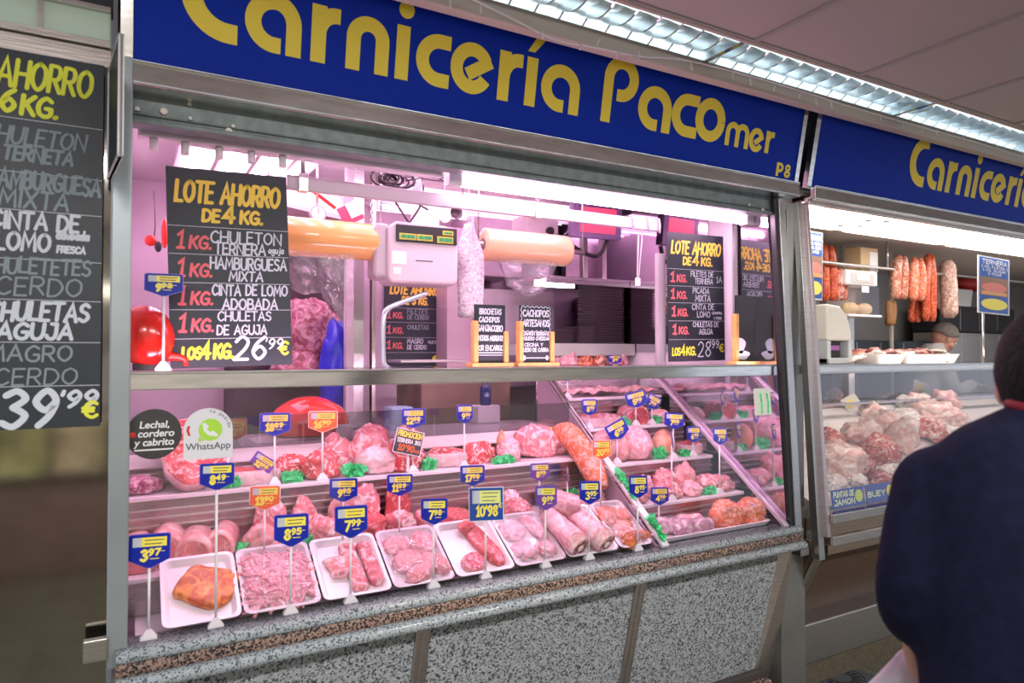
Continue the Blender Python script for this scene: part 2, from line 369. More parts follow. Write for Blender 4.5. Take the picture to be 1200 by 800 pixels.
def font_mesh(s, size, bold=0.0, shear=0.0, align='CENTER'):
    c = bpy.data.curves.new('lettering', 'FONT'); c.body = s; c.size = size; c.offset = bold; c.shear = shear; c.align_x = align; c.fill_mode = 'FRONT'
    o = bpy.data.objects.new('lettering', c); me = bpy.data.meshes.new_from_object(o)
    bpy.data.objects.remove(o); bpy.data.curves.remove(c)
    for v in me.vertices: x, y, z = v.co; v.co = (x, 0, y)
    return me
def font_text(s, size, mt, parent, loc, bold=0.0, shear=0.0, align='CENTER', name='lettering', rot=(0, 0, 0)):
    me = font_mesh(s, size, bold, shear, align); me.materials.append(mt)
    return link(name, me, parent, loc, rot)
# =====================================================================
# the hall: floor, ceiling, walls
# =====================================================================
def tilemat(name, c1, c2, gap, size, rough):
    m, nt, b = node_mat(name); N = nt.nodes; L = nt.links
    tc = N.new('ShaderNodeTexCoord'); br = N.new('ShaderNodeTexBrick'); br.offset = 0; br.inputs['Scale'].default_value = 1
    br.inputs['Brick Width'].default_value = size; br.inputs['Row Height'].default_value = size; br.inputs['Mortar Size'].default_value = .004
    br.inputs['Color1'].default_value = (*c1, 1); br.inputs['Color2'].default_value = (*c2, 1); br.inputs['Mortar'].default_value = (*gap, 1)
    n = N.new('ShaderNodeTexNoise'); n.inputs['Scale'].default_value = 120; mx = N.new('ShaderNodeMix'); mx.data_type = 'RGBA'; mx.blend_type = 'MULTIPLY'; mx.inputs[0].default_value = .7
    r = N.new('ShaderNodeValToRGB'); r.color_ramp.elements[0].position = .4; r.color_ramp.elements[0].color = (.5, .5, .45, 1); r.color_ramp.elements[1].position = .6
    L.new(tc.outputs['Object'], br.inputs['Vector']); L.new(tc.outputs['Object'], n.inputs['Vector']); L.new(n.outputs['Fac'], r.inputs[0])
    L.new(br.outputs['Color'], mx.inputs[6]); L.new(r.outputs[0], mx.inputs[7]); L.new(mx.outputs[2], b.inputs['Base Color']); b.inputs['Roughness'].default_value = rough
    return m
FLOORM = tilemat('terrazzo_floor', (.15, .15, .11), (.13, .13, .10), (.04, .04, .035), .4, .35)
struct(MB().box(-3, 10, -3.2, 4.3, -.1, 0).obj('floor', FLOORM))
CEILM = mat('ceiling_tile', (.50, .44, .43), .8, bump=.1, bscale=90)
CEILG = mat('ceiling_grid', (.40, .36, .35), .6)
cm_ = MB().box(-3, 10, -3.2, 1.685, 2.66, 2.74).box(-3, 10, 1.97, 4.3, 2.72, 2.76)
for k in range(-7, 14):
    x = .73+.6*k
    if -3 < x < 7: cm_.box(x-.011, x+.011, -3.2, 1.67, 2.652, 2.66, 1)
for k in range(-5, 1):
    y = 1.685+1.2*k-.012
    cm_.box(-3, 7, y-.011, y+.011, 2.653, 2.66, 1)
struct(cm_.obj('ceiling', [CEILM, CEILG]))
struct(MB().box(-3, 7, -3.3, -3.2, 0, 2.7).obj('wall_opposite', mat('opposite_wall', (.60, .57, .52), .6)))
# produce counter across the aisle, seen only as a reflection in polished steel
pc = thing('produce_counter', 'pale green lit produce counter across the aisle, seen mirrored in the polished steel', 'counter', (-.8, -1.95, 0))
MB().box(-1.1, 1.1, -.45, .25, 0, .68).obj('body', mat('counter_body', (.30, .22, .18), .4), pc, bevel=.01)
MB().box(-1.1, 1.1, .22, .28, .66, .70).obj('steel_ledge', STEEL, pc, bevel=.004)
PRM = mat('produce', (.38, .42, .16), .6, var=.7, bscale=14); rndp = random.Random(3)
for k in range(6): MB().prism([(-.4, .69), (.2, .69), (.2, .73), (-.4, 1.02)], 'yz', -1.05+.35*k, -1.05+.35*k+.31).obj('produce_bed', mat('produce_%d' % (k % 3), ((.44, .46, .20), (.52, .46, .28), (.30, .36, .14))[k % 3], .6, var=.6, bscale=18), pc)
for k in range(7): MB().box(-1.08+.35*k, -1.05+.35*k, -.4, .24, .69, 1.04).obj('divider', STEELW, pc)
MB().box(-1.1, 1.1, .0, .02, 1.12, 1.15).obj('glass_rail', STEEL, pc)
for x in (-.75, .1, .9): MB().box(x, x+.02, 0, .02, .7, 2.0).obj('upright', STEELW, pc)
MB().box(-1.1, 1.1, -.3, -.1, 2.0, 2.08).obj('lamp', mat('produce_lamp', (1, .97, .8), .5, emit=5), pc)
tr_ = mat('cream_trim', (.60, .50, .44), .5)
struct(MB().box(-.1, 6, 1.885, 1.93, 2.60, 2.665).box(-.1, 6, 1.93, 1.965, 2.63, 2.68).obj('trim_1', tr_, bevel=.004))
struct(MB().box(-.1, 6, 1.672, 1.686, 2.648, 2.668).obj('trim_2', tr_))

# ---------------- recessed louvre lamps along the ceiling edge ----------------
LENS = mat('lamp_tube_cool', (1, 1, 1), .5, emit=HALL, ecol=(.86, .97, 1.0))
REFL = steel('lamp_reflector', (.78, .82, .84), .16, (1, 1, 1), .1)
for i, (x0, lab) in enumerate(((.70, 'louvred ceiling lamp above the middle of the larger blue sign'), (1.90, 'louvred ceiling lamp above the gap between the two blue signs'), (3.10, 'louvred ceiling lamp farthest to the right, above the smaller blue sign'))):
    t = thing('louvre_lamp', lab, 'ceiling lamp', (x0+.6, 1.785, 2.655), group='louvred lamps along the ceiling edge')
    MB().box(-.598, .598, -.098, -.09, 0, .1).box(-.598, .598, .09, .098, 0, .1).box(-.6, -.588, -.098, .098, 0, .1).box(.588, .6, -.098, .098, 0, .1).box(-.6, .6, -.1, .1, .1, .11).obj('housing', REFL, t)
    MB().cyl((-.57, 0, .072), (.57, 0, .072), .014, 12).obj('tube', LENS, t)
    mb = MB()
    for k in range(12):
        x = -.53+k*.0964
        mb.loft([[(x-.004+dx, -.09+yy*.0225, .055*(abs(yy-4)/4)**2*.5+z0) for dx, z0 in ((0, .002), (.008, .002), (.006, .05), (.002, .05))] for yy in range(9)], 0, False)
    mb.obj('louvre', REFL, t)
# ---------------- icicle light string hanging from the cream trim ----------------
t = thing('icicle_light_string', 'white icicle light cable drooping over the top of the blue signs', 'light string')
WIRE = mat('white_wire', (.80, .74, .74), .5)
cp = [at(520, -18, 1.86), at(560, 2, 1.86), at(605, 24, 1.86), at(650, 46, 1.86), at(700, 56, 1.86), at(750, 66, 1.86), at(800, 70, 1.86), at(860, 84, 1.86), at(930, 104, 1.86), at(1000, 126, 1.86), at(1080, 149, 1.86), at(1160, 172, 1.86), at(1215, 190, 1.86)]
MB().tube(smooth_path(cp, 5), .0032, 6).obj('cable', WIRE, t)
for px, py, s in ((527, -2, 0), (563, 6, 0), (635, 36, 0), (682, 50, 1), (702, 45, 1), (725, 60, 1), (750, 60, 1), (810, 74, 0), (858, 84, 0), (879, 92, 0), (908, 100, 1), (938, 108, 1), (956, 116, 0), (974, 120, 0), (1031, 134, 0), (1057, 141, 0), (1081, 148, 0), (1098, 152, 1), (1128, 160, 0), (1168, 170, 0)):
    p = at(px, py, 1.855); MB().cyl(p, p+Vector((-.012 if s else .001, -.004, -.028)), .0032, 6).obj('bulb', WIRE, t)

# =====================================================================
# the two blue fascia signs
# =====================================================================
SD = Vector((0, -.065, .34)).normalized(); SO = Vector((0, 2.03, 2.31)); ANG = math.atan2(.065, .34)
def arc(cx, cz, r, a0, a1, n=18): return [(cx+r*math.cos(R(a0+(a1-a0)*i/n)), cz+r*math.sin(R(a0+(a1-a0)*i/n))) for i in range(n+1)]
def bauhaus(mb, w0=.043):
    B = .095; XH = .255; CH = .334
    def rb(p, w=w0): ribbon(mb, p, w, -.001, 0, False)
    def bowl_a(x0, x1, b=B, xh=XH, w=w0):
        r = (xh-b-w)/2; cz = (b+xh)/2; cx = x0+w/2+r; xr = x1-w/2
        k = (xr-cx)/r
        pts = [(cx+.30*r, b+w/2)]+[(cx+p*(1 if p < 0 else k), z) for p, z in [(q[0]-0, q[1]) for q in arc(0, cz, r, 268, 90, 20)]]
        pts += [(cx+k*r*math.sin(R(a)), cz+r*math.cos(R(a))) for a in range(8, 91, 8)]+[(xr, b)]
        rb(pts, w)
    def arch(x0, x1, b, xh, w):
        cx = (x0+x1)/2; rx = (x1-x0-w)/2; zc = xh-w/2-rx
        rb([(x0+w/2, b)]+[(cx+rx*math.cos(R(a)), zc+rx*math.sin(R(a))) for a in range(180, -1, -9)]+[(x1-w/2, b)], w)
    def letter_r(x0, x1, b=B, xh=XH, w=w0):
        rb([(x0+w/2, b), (x0+w/2, xh)], w); r = (x1-x0)*.62
        rb([(x0+w*.5+r*(1-math.cos(R(a))), xh-w/2-r*1.1+r*1.1*math.sin(R(a))) for a in range(0, 91, 9)]+[(x1, xh-w/2)], w)
    def letter_c(x0, x1, b, xh, w):
        r = (xh-b-w)/2; cz = (b+xh)/2; cx = x0+w/2+r
        rb([(x1, xh-w/2)]+arc(cx, cz, r, 90, 270, 22)+[(x1, b+w/2)], w)
    def letter_e(x0, x1, b, xh, w):
        rz = (xh-b-w)/2; rx = (x1-x0-w)/2; cz = (b+xh)/2; cx = (x0+x1)/2
        rb([(cx+rx*math.cos(R(a)), cz+rz*math.sin(R(a))) for a in range(-28, -338, -8)], w)
        a = Vector((cx+rx*math.cos(R(22)), cz+rz*math.sin(R(22)))); c = Vector((cx-rx*.30, cz-rz*.36)); e_ = (a-c).normalized()*w*.46; rb([tuple(a+e_), tuple(c)], w*.95)
    def ring(x0, x1, b, t_, w):
        rz = (t_-b-w)/2; rx = (x1-x0-w)/2; cz = (b+t_)/2; cx = (x0+x1)/2
        rb([(cx+rx*math.cos(R(a)), cz+rz*math.sin(R(a))) for a in range(0, 361, 10)], w)
    letter_c(.114, .258, B, .338, .052); mb.cut(); bowl_a(.276, .430); mb.cut(); letter_r(.457, .540); mb.cut(); arch(.560, .692, B, XH, w0); mb.cut()
    rb([(.7355, B), (.7355, XH)]); mb.add([(.741+.025*math.cos(R(a)), -.001, .302+.026*math.sin(R(a))) for a in range(0, 360, 15)], [list(range(24))]); mb.cut()
    letter_c(.780, .896, B, XH, w0); mb.cut(); letter_e(.898, 1.052, B, XH, w0); mb.cut(); letter_r(1.073, 1.163); mb.cut(); bowl_a(1.241, 1.404); mb.cut(); rb([(1.200, B), (1.200, XH)])
    mb.flat([(1.178, .272), (1.205, .272), (1.254, .330), (1.214, .330)], -.001); mb.cut()
    return bowl_a, letter_c, ring, arch, letter_e, letter_r, rb
class LB(MB):
    def __init__(s): MB.__init__(s); s.parts = []; s.pf = []
    def cut(s):
        if s.v: s.parts.append(s.v); s.pf.append(s.f); s.v = []; s.f = []; s.m = []; s.s = []
def fascia(label, x0, x1, full, off=0):
    t = thing('shop_sign', label, 'shop sign', (0, 2.03, 2.31))
    pan = link('panel', MB().box(x0, x1, 0, .02, 0, .36).mesh('panel', [BLUE]), t, rot=(ANG, 0, 0))
    mb = LB(); fn = bauhaus(mb)
    if full:
        bowl_a, letter_c, ring, arch, letter_e, letter_r, rb = fn; w = .043
        r = .158/2-w/2
        rb([(1.525, .095), (1.525, .255)]+[(1.525+r-r*math.cos(R(a)), .334-w/2-r+r*math.sin(R(a))) for a in range(0, 271, 10)]+[(1.525+r*.72, .334-w-2*r+w/2)]); mb.cut()
        bowl_a(1.671, 1.837, .098, .262); mb.cut(); letter_c(1.838, 1.976, .100, .264, w); mb.cut(); ring(1.962, 2.126, .100, .270, w); mb.cut()
        ws = .024
        arch(2.136, 2.216, .102, .199, ws); arch(2.192, 2.272, .102, .199, ws); mb.cut(); letter_e(2.274, 2.362, .098, .197, ws); mb.cut(); letter_r(2.374, 2.425, .103, .195, ws); mb.cut()
        P = [(2.472, .018), (2.472, .076)]; ribbon(mb, P, .016, -.001, 0, False)
        ribbon(mb, [(2.472, .07)]+[(2.486+.016*math.sin(R(a)), .056+.014*math.cos(R(a))) for a in range(0, 181, 20)]+[(2.472, .042)], .013, -.001, 0, False); mb.cut()
        ring(2.516, 2.556, .017, .049, .012); ring(2.519, 2.553, .044, .075, .011)
    mb.cut()
    LS = mb.parts if full else [[Vector((q.x+off, q.y, q.z)) for q in p_] for p_ in mb.parts]
    for p_, f_ in zip(LS, mb.pf):
        q = MB(); q.v = p_; q.f = f_; q.m = [0]*len(f_); q.s = [False]*len(f_); link('letter', q.mesh('letter', [YELLOW]), t, rot=(ANG, 0, 0))
    MB().box(x0-.004, x1+.004, -.03, -.004, -.062, -.006).box(x0-.004, x1+.004, -.034, -.024, -.012, -.002).box(x0-.004, x1+.004, -.034, .05, -.066, -.058).obj('bottom_trim', [POLISH], t, bevel=.003)
    for a, b in ((x1-.002, x1+.022), (x0-.026, x0+.002)): link('end_strip', MB().box(a, b, -.006, .02, -.01, .37).mesh('end_strip', [POLISH]), t, rot=(ANG, 0, 0))
    return t
fascia('large blue fascia sign with yellow rounded lettering above the pink-lit stall', .004, 2.588, True)
fascia('blue fascia sign with yellow lettering above the warm-lit right stall', 2.70, 5.2, False, 3.30)
# =====================================================================
# stall one: shell
# =====================================================================
WALLG = mat('stall_wall_pink_white', (.86, .82, .85), .28)
BACKW = mat('stall_back_wall', (.64, .50, .59), .35, var=.1, bscale=3)
struct(MB().box(-.03, 0, 2.12, 3.9, 0, 2.45).obj('wall_left', WALLG))
struct(MB().box(-.03, 2.60, 3.88, 3.95, 0, 2.45).obj('wall_back', BACKW))
struct(MB().box(2.495, 2.53, 2.3, 3.9, 0, 2.45).obj('wall_right', WALLG))
struct(MB().box(-.03, 2.53, 2.12, 3.9, 2.42, 2.46).obj('ceiling', mat('stall_ceiling', (.78, .68, .74), .5)))
struct(MB().box(-.03, 2.53, 2.10, 2.13, 2.26, 2.70).obj('wall_front', DARK))
# header of the roller shutter
t = thing('shutter_header', 'grey galvanised steel shutter beam below the larger blue sign', 'beam', (1.25, 2.08, 2.17))
MB().box(-1.25, 1.26, 0, .05, .006, .085).box(-1.25, 1.26, -.012, .05, -.004, .010).box(-1.25, 1.26, -.006, .0, .018, .024).obj('beam', GALV, t, bevel=.003)
for px, py, r in ((192, 131, .009), (161, 128, .006), (222, 123, .005), (223, 139, .005), (268, 154, .009), (273, 148, .005), (877, 240, .007), (893, 246, .008)):
    p = at(px, py, 2.078)-Vector((1.25, 2.08, 2.17)); MB().cyl((p.x, .002, p.z), (p.x, -.008, p.z), r, 12).obj('screw', [STEELW], t)
# left post and right shutter guide
t = thing('shutter_post', 'tall grey-blue steel post at the left edge of the pink-lit stall', 'post', (-.014, 2.0, .76))
MB().box(-.024, .021, -.008, .10, 0, 1.55).obj('post', mat('grey_painted_steel', (.36, .41, .43), .35, .5, var=.1, bscale=4), t, bevel=.003)
MB().box(-.075, -.022, -.022, 0.0, .03, .085).obj('latch', [STEEL], t, bevel=.003)
def slant(x0, x1, ya, yb, z0, z1, y0b, y1b, name, m, parent, bev=.002):
    return MB().add([(x0, ya, z0), (x1, ya, z0), (x1, y0b, z0), (x0, y0b, z0), (x0, yb, z1), (x1, yb, z1), (x1, y1b, z1), (x0, y1b, z1)],
        [(0, 3, 2, 1), (4, 5, 6, 7), (0, 1, 5, 4), (1, 2, 6, 5), (2, 3, 7, 6), (3, 0, 4, 7)]).obj(name, m, parent, bevel=bev)
t = thing('shutter_guide', 'leaning steel guide with black slot at the right end of the pink-lit stall', 'guide', (0, 0, 0))
slant(2.497, 2.516, 1.985, 2.06, .80, 2.24, 2.06, 2.12, 'slot', BLACK, t)
slant(2.516, 2.556, 1.97, 2.05, .74, 2.24, 2.06, 2.12, 'channel', STEEL, t)
t = thing('steel_pillar', 'wide brushed steel pillar between the two stalls', 'pillar', (2.6, 2.1, 0))
MB().box(-.05, .11, -.02, .06, .02, 2.24).obj('column', mat('pillar_steel', (.36, .36, .34), .3, .8, var=.12, bscale=5), t)
MB().box(-.008, .002, -.03, -.018, .62, 2.2).obj('seam', STEELW, t)
MB().box(-.02, .035, -.10, -.02, .66, .69).obj('bracket', STEELW, t)
# polished panel wall on the left of the stall
struct(MB().box(-1.6, -.04, 2.045, 2.09, 0, 2.34).obj('wall_panel', PANEL))
struct(MB().box(-1.6, -.04, 2.035, 2.046, 2.285, 2.335).obj('trim_3', STEELW, bevel=.004))
t = thing('glowing_glass_strip', 'greenish, faintly glowing glass strip above the left chalkboard', 'lamp', (-.8, 2.06, 2.34))
MB().box(-.8, .755, -.02, .1, 0, .1).obj('glass', mat('frosted_green', (.42, .50, .42), .25, emit=.12, ecol=(.8, 1, .75)), t, bevel=.004)  # frosted glass with a faint glow set in its material
MB().box(-.8, .755, -.035, -.02, -.004, .012).box(-.8, .755, -.035, -.02, .088, .1).obj('rail', STEELW, t)
for x in (.25, .42, .6): MB().box(x, x+.01, -.03, -.018, .012, .088).obj('clip', STEELW, t)
struct(MB().box(-1.6, -.04, 2.045, 2.1, 2.44, 2.72).obj('wall_above_panel', DARK))

# ---------------- granite counter front ----------------
t = thing('granite_counter', 'speckled grey granite counter front with brown band below the pink-lit display', 'counter', (1.25, 2.0, 0))
def bull(z0, z1, y0, y1, m, name, x0=-1.268, x1=1.285, r=.45):
    h = z1-z0; pr = [(y1-2.0, z0)]
    pr += [(y0-2.0+h*r*(1-math.sin(R(a))), (z0+z1)/2-h/2*math.cos(R(a))) for a in range(0, 181, 15)]
    pr += [(y1-2.0, z1)]
    return MB().prism(pr, 'yz', x0, x1, 0, True).obj(name, m, t)
bull(.776, .808, 1.955, 2.06, GRANL, 'ledge')
bull(.744, .776, 1.962, 2.10, GRANB, 'brown_band', x1=1.292, r=.12)
bull(.708, .744, 1.940, 2.10, GRANL, 'lower_band', x1=1.30)
for i, (x0, x1) in enumerate(((0, .795), (.845, 1.675), (1.725, 2.47))):
    slant(x0-1.25-.005, x1-1.25, 2.16-2, 2.02-2, .13, .709, 2.20-2, 2.08-2, 'panel', GRAN, t, .001)
for x0, x1 in ((.795, .845), (1.675, 1.725)):
    slant(x0-1.25, x1-1.25, 2.155-2, 2.012-2, .13, .709, 2.20-2, 2.08-2, 'strip', STEELW, t, .003)
    slant(x0+.02-1.25, x0+.027-1.25, 2.15-2, 2.007-2, .13, .709, 2.20-2, 2.08-2, 'strip_rib', STEEL, t, .001)
MB().box(-1.27, 1.26, .13, .24, .10, .135).obj('kick_rail', mat('dark_kick', (.06, .05, .045), .4), t, bevel=.004)
MB().box(-1.27, 1.26, .10, .24, .06, .10).obj('kick_band', GRANB, t, bevel=.004)
MB().box(-1.27, 1.26, .11, .24, 0, .06).obj('plinth', GRAN, t)
t = thing('corner_leg', 'brown-tinted steel corner leg at the right end of the granite counter', 'leg', (2.52, 2.1, 0))
MB().add([(-.05, .09, .02), (.075, .06, .02), (.075, .10, .02), (-.05, .12, .02), (-.048, -.075, .71), (-.005, -.11, .71), (-.005, .0, .71), (-.048, .0, .71)],
    [(0, 3, 2, 1), (4, 5, 6, 7), (0, 1, 5, 4), (1, 2, 6, 5), (2, 3, 7, 6), (3, 0, 4, 7)]).obj('plate', STEELW, t, bevel=.003)

# =====================================================================
# display cases of stall one
# =====================================================================
def prof(s): return 2.0+.88*s, .79+.66*s
SHELF = mat('shelf_enamel', (.84, .78, .82), .22)
RISER = steel('riser_steel', (.50, .44, .46), .22, (1, 1, 60), .3)
XL0, XL1, XP, XR0, XR1 = .004, 1.765, 1.783, 1.803, 2.455
t = thing('meat_display_case', 'long left section of the refrigerated meat display with stepped white shelves', 'display case', (.9, 2.3, .8))
O = Vector((.9, 2.3, .8))
def cb(x0, x1, y0, y1, z0, z1, name, m, bev=.003):
    return MB().box(x0-O.x, x1-O.x, y0-O.y, y1-O.y, z0-O.z, z1-O.z).obj(name, m, t, bevel=bev)
cb(.024, XL1, 2.062, 2.25, .785, .797, 'deck', SHELF)
cb(XL0, XL1, 2.235, 2.25, .797, .900, 'riser', RISER, .001)
cb(XL0, XL1, 2.205, 2.44, .900, .915, 'shelf', SHELF)
cb(XL0, XL1, 2.44, 2.452, .915, 1.085, 'riser', RISER, .001)
for z in (.975, 1.0, 1.025, 1.05): cb(XL0, XL1, 2.432, 2.44, z, z+.008, 'louvre', STEELW, .001)
cb(XL0, XL1, 2.435, 2.63, 1.085, 1.100, 'shelf', SHELF)
cb(XL0, XL1, 2.63, 2.64, 1.10, 1.17, 'riser', RISER, .001)
for z in (1.115, 1.135, 1.155): cb(XL0, XL1, 2.62, 2.63, z, z+.008, 'louvre', STEELW, .001)
cb(XL0, XL1, 2.585, 2.60, 1.165, 1.213, 'back_rail', SHELF)
cb(XL0, XL1, 2.60, 3.02, 1.195, 1.213, 'worktop', SHELF)
cb(XL0, XL1, 2.598, 2.604, 1.213, 1.325, 'rear_glass', GLASS2, 0)
t = thing('meat_display_case', 'short right section of the refrigerated meat display with five narrow shelves', 'display case', (2.13, 2.3, .8)); O = Vector((2.13, 2.3, .8))
cb(XR0, XR1, 2.062, 2.22, .785, .797, 'deck', SHELF)
LEV = [(2.20, .908), (2.39, 1.049), (2.576, 1.187), (2.75, 1.318)]
py_ = .797
for i, (y, z) in enumerate(LEV):
    cb(XR0, XR1, y+.015, y+.025, py_, z, 'riser', RISER, .001)
    for q in (.3, .5, .7): cb(XR0, XR1, y+.006, y+.015, py_+(z-py_)*q, py_+(z-py_)*q+.008, 'louvre', STEELW, .001)
    cb(XR0, XR1, y, y+.20, z, z+.015, 'shelf', SHELF); py_ = z+.015
cb(XR0, XR1, 2.95, 2.96, .1, 1.48, 'back_panel', RISER, .001)
cb(XR0, XR1, 2.96, 3.3, 1.46, 1.485, 'rear_shelf', SHELF)
# sloping partition between them, and the sloping end piece against the mirror
def slope_beam(x0, x1, s0, s1, th, up, name, m, parent, bev=.002):
    (ya, za), (yb, zb) = prof(s0), prof(s1); n = Vector((0, -.66, .88)).normalized()
    a = Vector((0, ya, za))+n*up; b = Vector((0, yb, zb))+n*up; c = n*th
    P = [(a.y, a.z), (b.y, b.z), (b.y+c.y, b.z+c.z), (a.y+c.y, a.z+c.z)]
    return MB().prism(P, 'yz', x0, x1).obj(name, m, parent, bevel=bev)
t = thing('sloping_partition', 'sloping divider between the two display sections, a parsley trim along its lower half', 'partition', (0, 0, 0))
slope_beam(XP-.016, XP+.016, .0, .52, .014, .03, 'rail', SHELF, t)
slope_beam(XP-.016, XP-.006, .50, 1.0, .012, .03, 'glass_edge', STEEL, t)
slope_beam(XP+.006, XP+.016, .50, 1.0, .012, .03, 'glass_edge', POLISH, t)
MB().prism([(2.02, .80), (2.06, .80), (2.9, 1.10), (2.9, 1.455), (2.86, 1.455)], 'yz', XP-.005, XP+.004).obj('panel', mat('partition_panel', (.42, .30, .36), .25), t)
t = thing('sloping_end_piece', 'clear shiny sloping edge of the right display section against the mirrored wall', 'end piece', (0, 0, 0))
slope_beam(2.463, 2.487, .0, 1.0, .016, .012, 'rail', mat('acrylic_edge', (.85, .72, .80), .12, .35), t)
slope_beam(2.472, 2.478, .0, .8, .03, .028, 'glass_edge', GLASS, t)
struct(MB().box(2.488, 2.494, 2.45, 3.87, 1.56, 2.40).obj('wall_mirror_rear', MIRROR))
struct(MB().prism([(2.0, .80), (2.9, .80), (2.9, 1.47), (2.24, 1.47), (2.24, 2.17), (2.09, 2.17)], 'yz', 2.488, 2.495).obj('wall_mirror', MIRROR))
# front glass, steel top rail and glass serving shelf
t = thing('glass_screen', 'sloping front glass of the pink-lit meat display with its steel top rail', 'glass screen', (1.25, 2.03, .8)); O = Vector((1.25, 2.03, .8))
MB().add([(-1.243, -.022, .010), (1.235, -.022, .010), (1.235, .028, .66), (-1.243, .028, .66), (-1.243, -.016, .010), (1.235, -.016, .010), (1.235, .034, .66), (-1.243, .034, .66)],
    [(0, 1, 2, 3), (7, 6, 5, 4), (0, 4, 5, 1), (3, 2, 6, 7), (0, 3, 7, 4), (1, 5, 6, 2)]).obj('pane', GLASS, t)
cb(.002, 2.49, 2.052, 2.075, 1.452, 1.498, 'top_rail', POLISH, .003)
cb(.002, 2.49, 2.046, 2.06, 1.494, 1.502, 'lip', STEEL, .002)
cb(.002, 2.49, 2.075, 2.42, 1.492, 1.500, 'serving_shelf', GLASS, 0)
CASEL = mat('case_tube', (1, 1, 1), .5, emit=TUBE*1.0, ecol=PINK)
cl = thing('case_lamp', 'fluorescent tube running behind the steel rail over the meat', 'lamp', (1.25, 2.092, 1.472))
MB().cyl((-1.2, 0, 0), (1.2, 0, 0), .011, 12).obj('tube', CASEL, cl)
for x in (-1.215, 1.215): MB().box(x-.015, x+.015, -.014, .012, -.014, .019).obj('cap', WHITE, cl)
# ---------------- stall one lamps ----------------
LT = mat('front_tube', (1, 1, 1), .5, emit=TUBE*.85, ecol=(1, .60, .88))
FIX = mat('fixture_white', (.80, .70, .76), .35)
t = thing('twin_tube_lamp', 'long glowing twin-tube lamp just under the shutter beam', 'lamp', (1.73, 2.18, 2.165))
MB().box(-.75, .75, .02, .06, -.012, .05).obj('fixture', FIX, t, bevel=.004)
for dz, dy in ((.012, 0), (-.014, .014)):
    MB().cyl((-.71, dy, dz), (.71, dy, dz), .0105, 12).obj('tube', LT, t)
for x in (-.735, .735): MB().box(x-.025, x+.025, -.018, .03, -.03, .03).obj('cap', FIX, t, bevel=.004)
t = thing('lamp_channel', 'pink-white unlit lamp channel under the shutter beam at upper left', 'lamp', (.5, 2.17, 2.165))
MB().box(-.48, .44, -.02, .03, -.01, .045).obj('fixture', FIX, t, bevel=.006)
for x in (-.44, -.36, -.27, -.18, -.09): MB().cyl((x, -.01, -.01), (x, -.01, -.045), .011, 12).obj('lamp_holder', FIX, t)
CT = mat('ceiling_tube', (1, 1, 1), .5, emit=INNER, ecol=(1, .62, .88))
for j, (x0, lab) in enumerate(((.20, 'ceiling lamp of long bright tubes at the upper left of the pink-lit stall'), (1.35, 'fill lamp of tubes added out of sight behind the shutter beam'), (1.55, 'fill lamp of tubes added to brighten the back right of the pink-lit stall'))):
    t = thing('ceiling_tube_lamp', lab, 'ceiling lamp', (x0+.25, 2.95, 2.41))
    if j == 2: t.location = (1.75, 3.45, 2.41); t.rotation_euler = (0, 0, PI/2)  # third lamp is added fill light for the dim back corner
    if j == 1: t.location = (1.35, 2.42, 2.41); t.rotation_euler = (0, 0, PI/2)  # second lamp is added light, kept out of view behind the beam
    CTJ = CT if j < 2 else mat('fill_tube_dim', (1, 1, 1), .5, emit=5, ecol=(1, .62, .88))
    MB().box(-.28, .28, -.62, .62, -.03, .008).obj('housing', FIX, t, bevel=.004)
    for k in range(4): MB().cyl((-.21+.14*k, -.58, -.05), (-.21+.14*k, .58, -.05), .017, 12).obj('tube', CTJ, t)
    for k in range(3): MB().box(-.148+.14*k, -.132+.14*k, -.6, .6, -.075, -.03).obj('fin', FIX, t)
# =====================================================================
# chalkboards and stickers
# =====================================================================
def board(name, label, w, h, loc, rot, rows, lines, group=None, th=.005, panel=BOARD, cat='chalkboard', seed=1, uf=1.0):
    rnd = random.Random(seed); t = thing(name, label, cat, loc, rot, group)
    MB().box(0, w, 0, th, 0, h).obj('panel', panel, t, bevel=.001)
    for r in rows:
        s, u0, u1, v, hf, pf, m, sh = r[:8]; jit = r[8] if len(r) > 8 else 0
        u0, u1 = 1-uf*(1-u0), 1-uf*(1-u1)
        mb = MB(); write(mb, s, u0*w, u1*w, (1-v)*h, hf*h, pf*h, -.0008, 0, .2, sh, jit, rnd); mb.obj('lettering', m, t)
    if lines:
        mb = MB()
        for v in lines: mb.box(.002, w-.002, -.0009, -.0003, (1-v)*h-.0009, (1-v)*h+.0009)
        mb.obj('ruled_lines', CHLINE, t)
    return t
K1 = [q for v in (.405, .545, .685, .82) for q in (("1", .07, .115, v, .082, .015, CHR, .14), ("KG.", .17, .335, v, .060, .0135, CHR, .14))]
a, b_ = at(200, 431, 2.2), at(343, 430, 2.2)
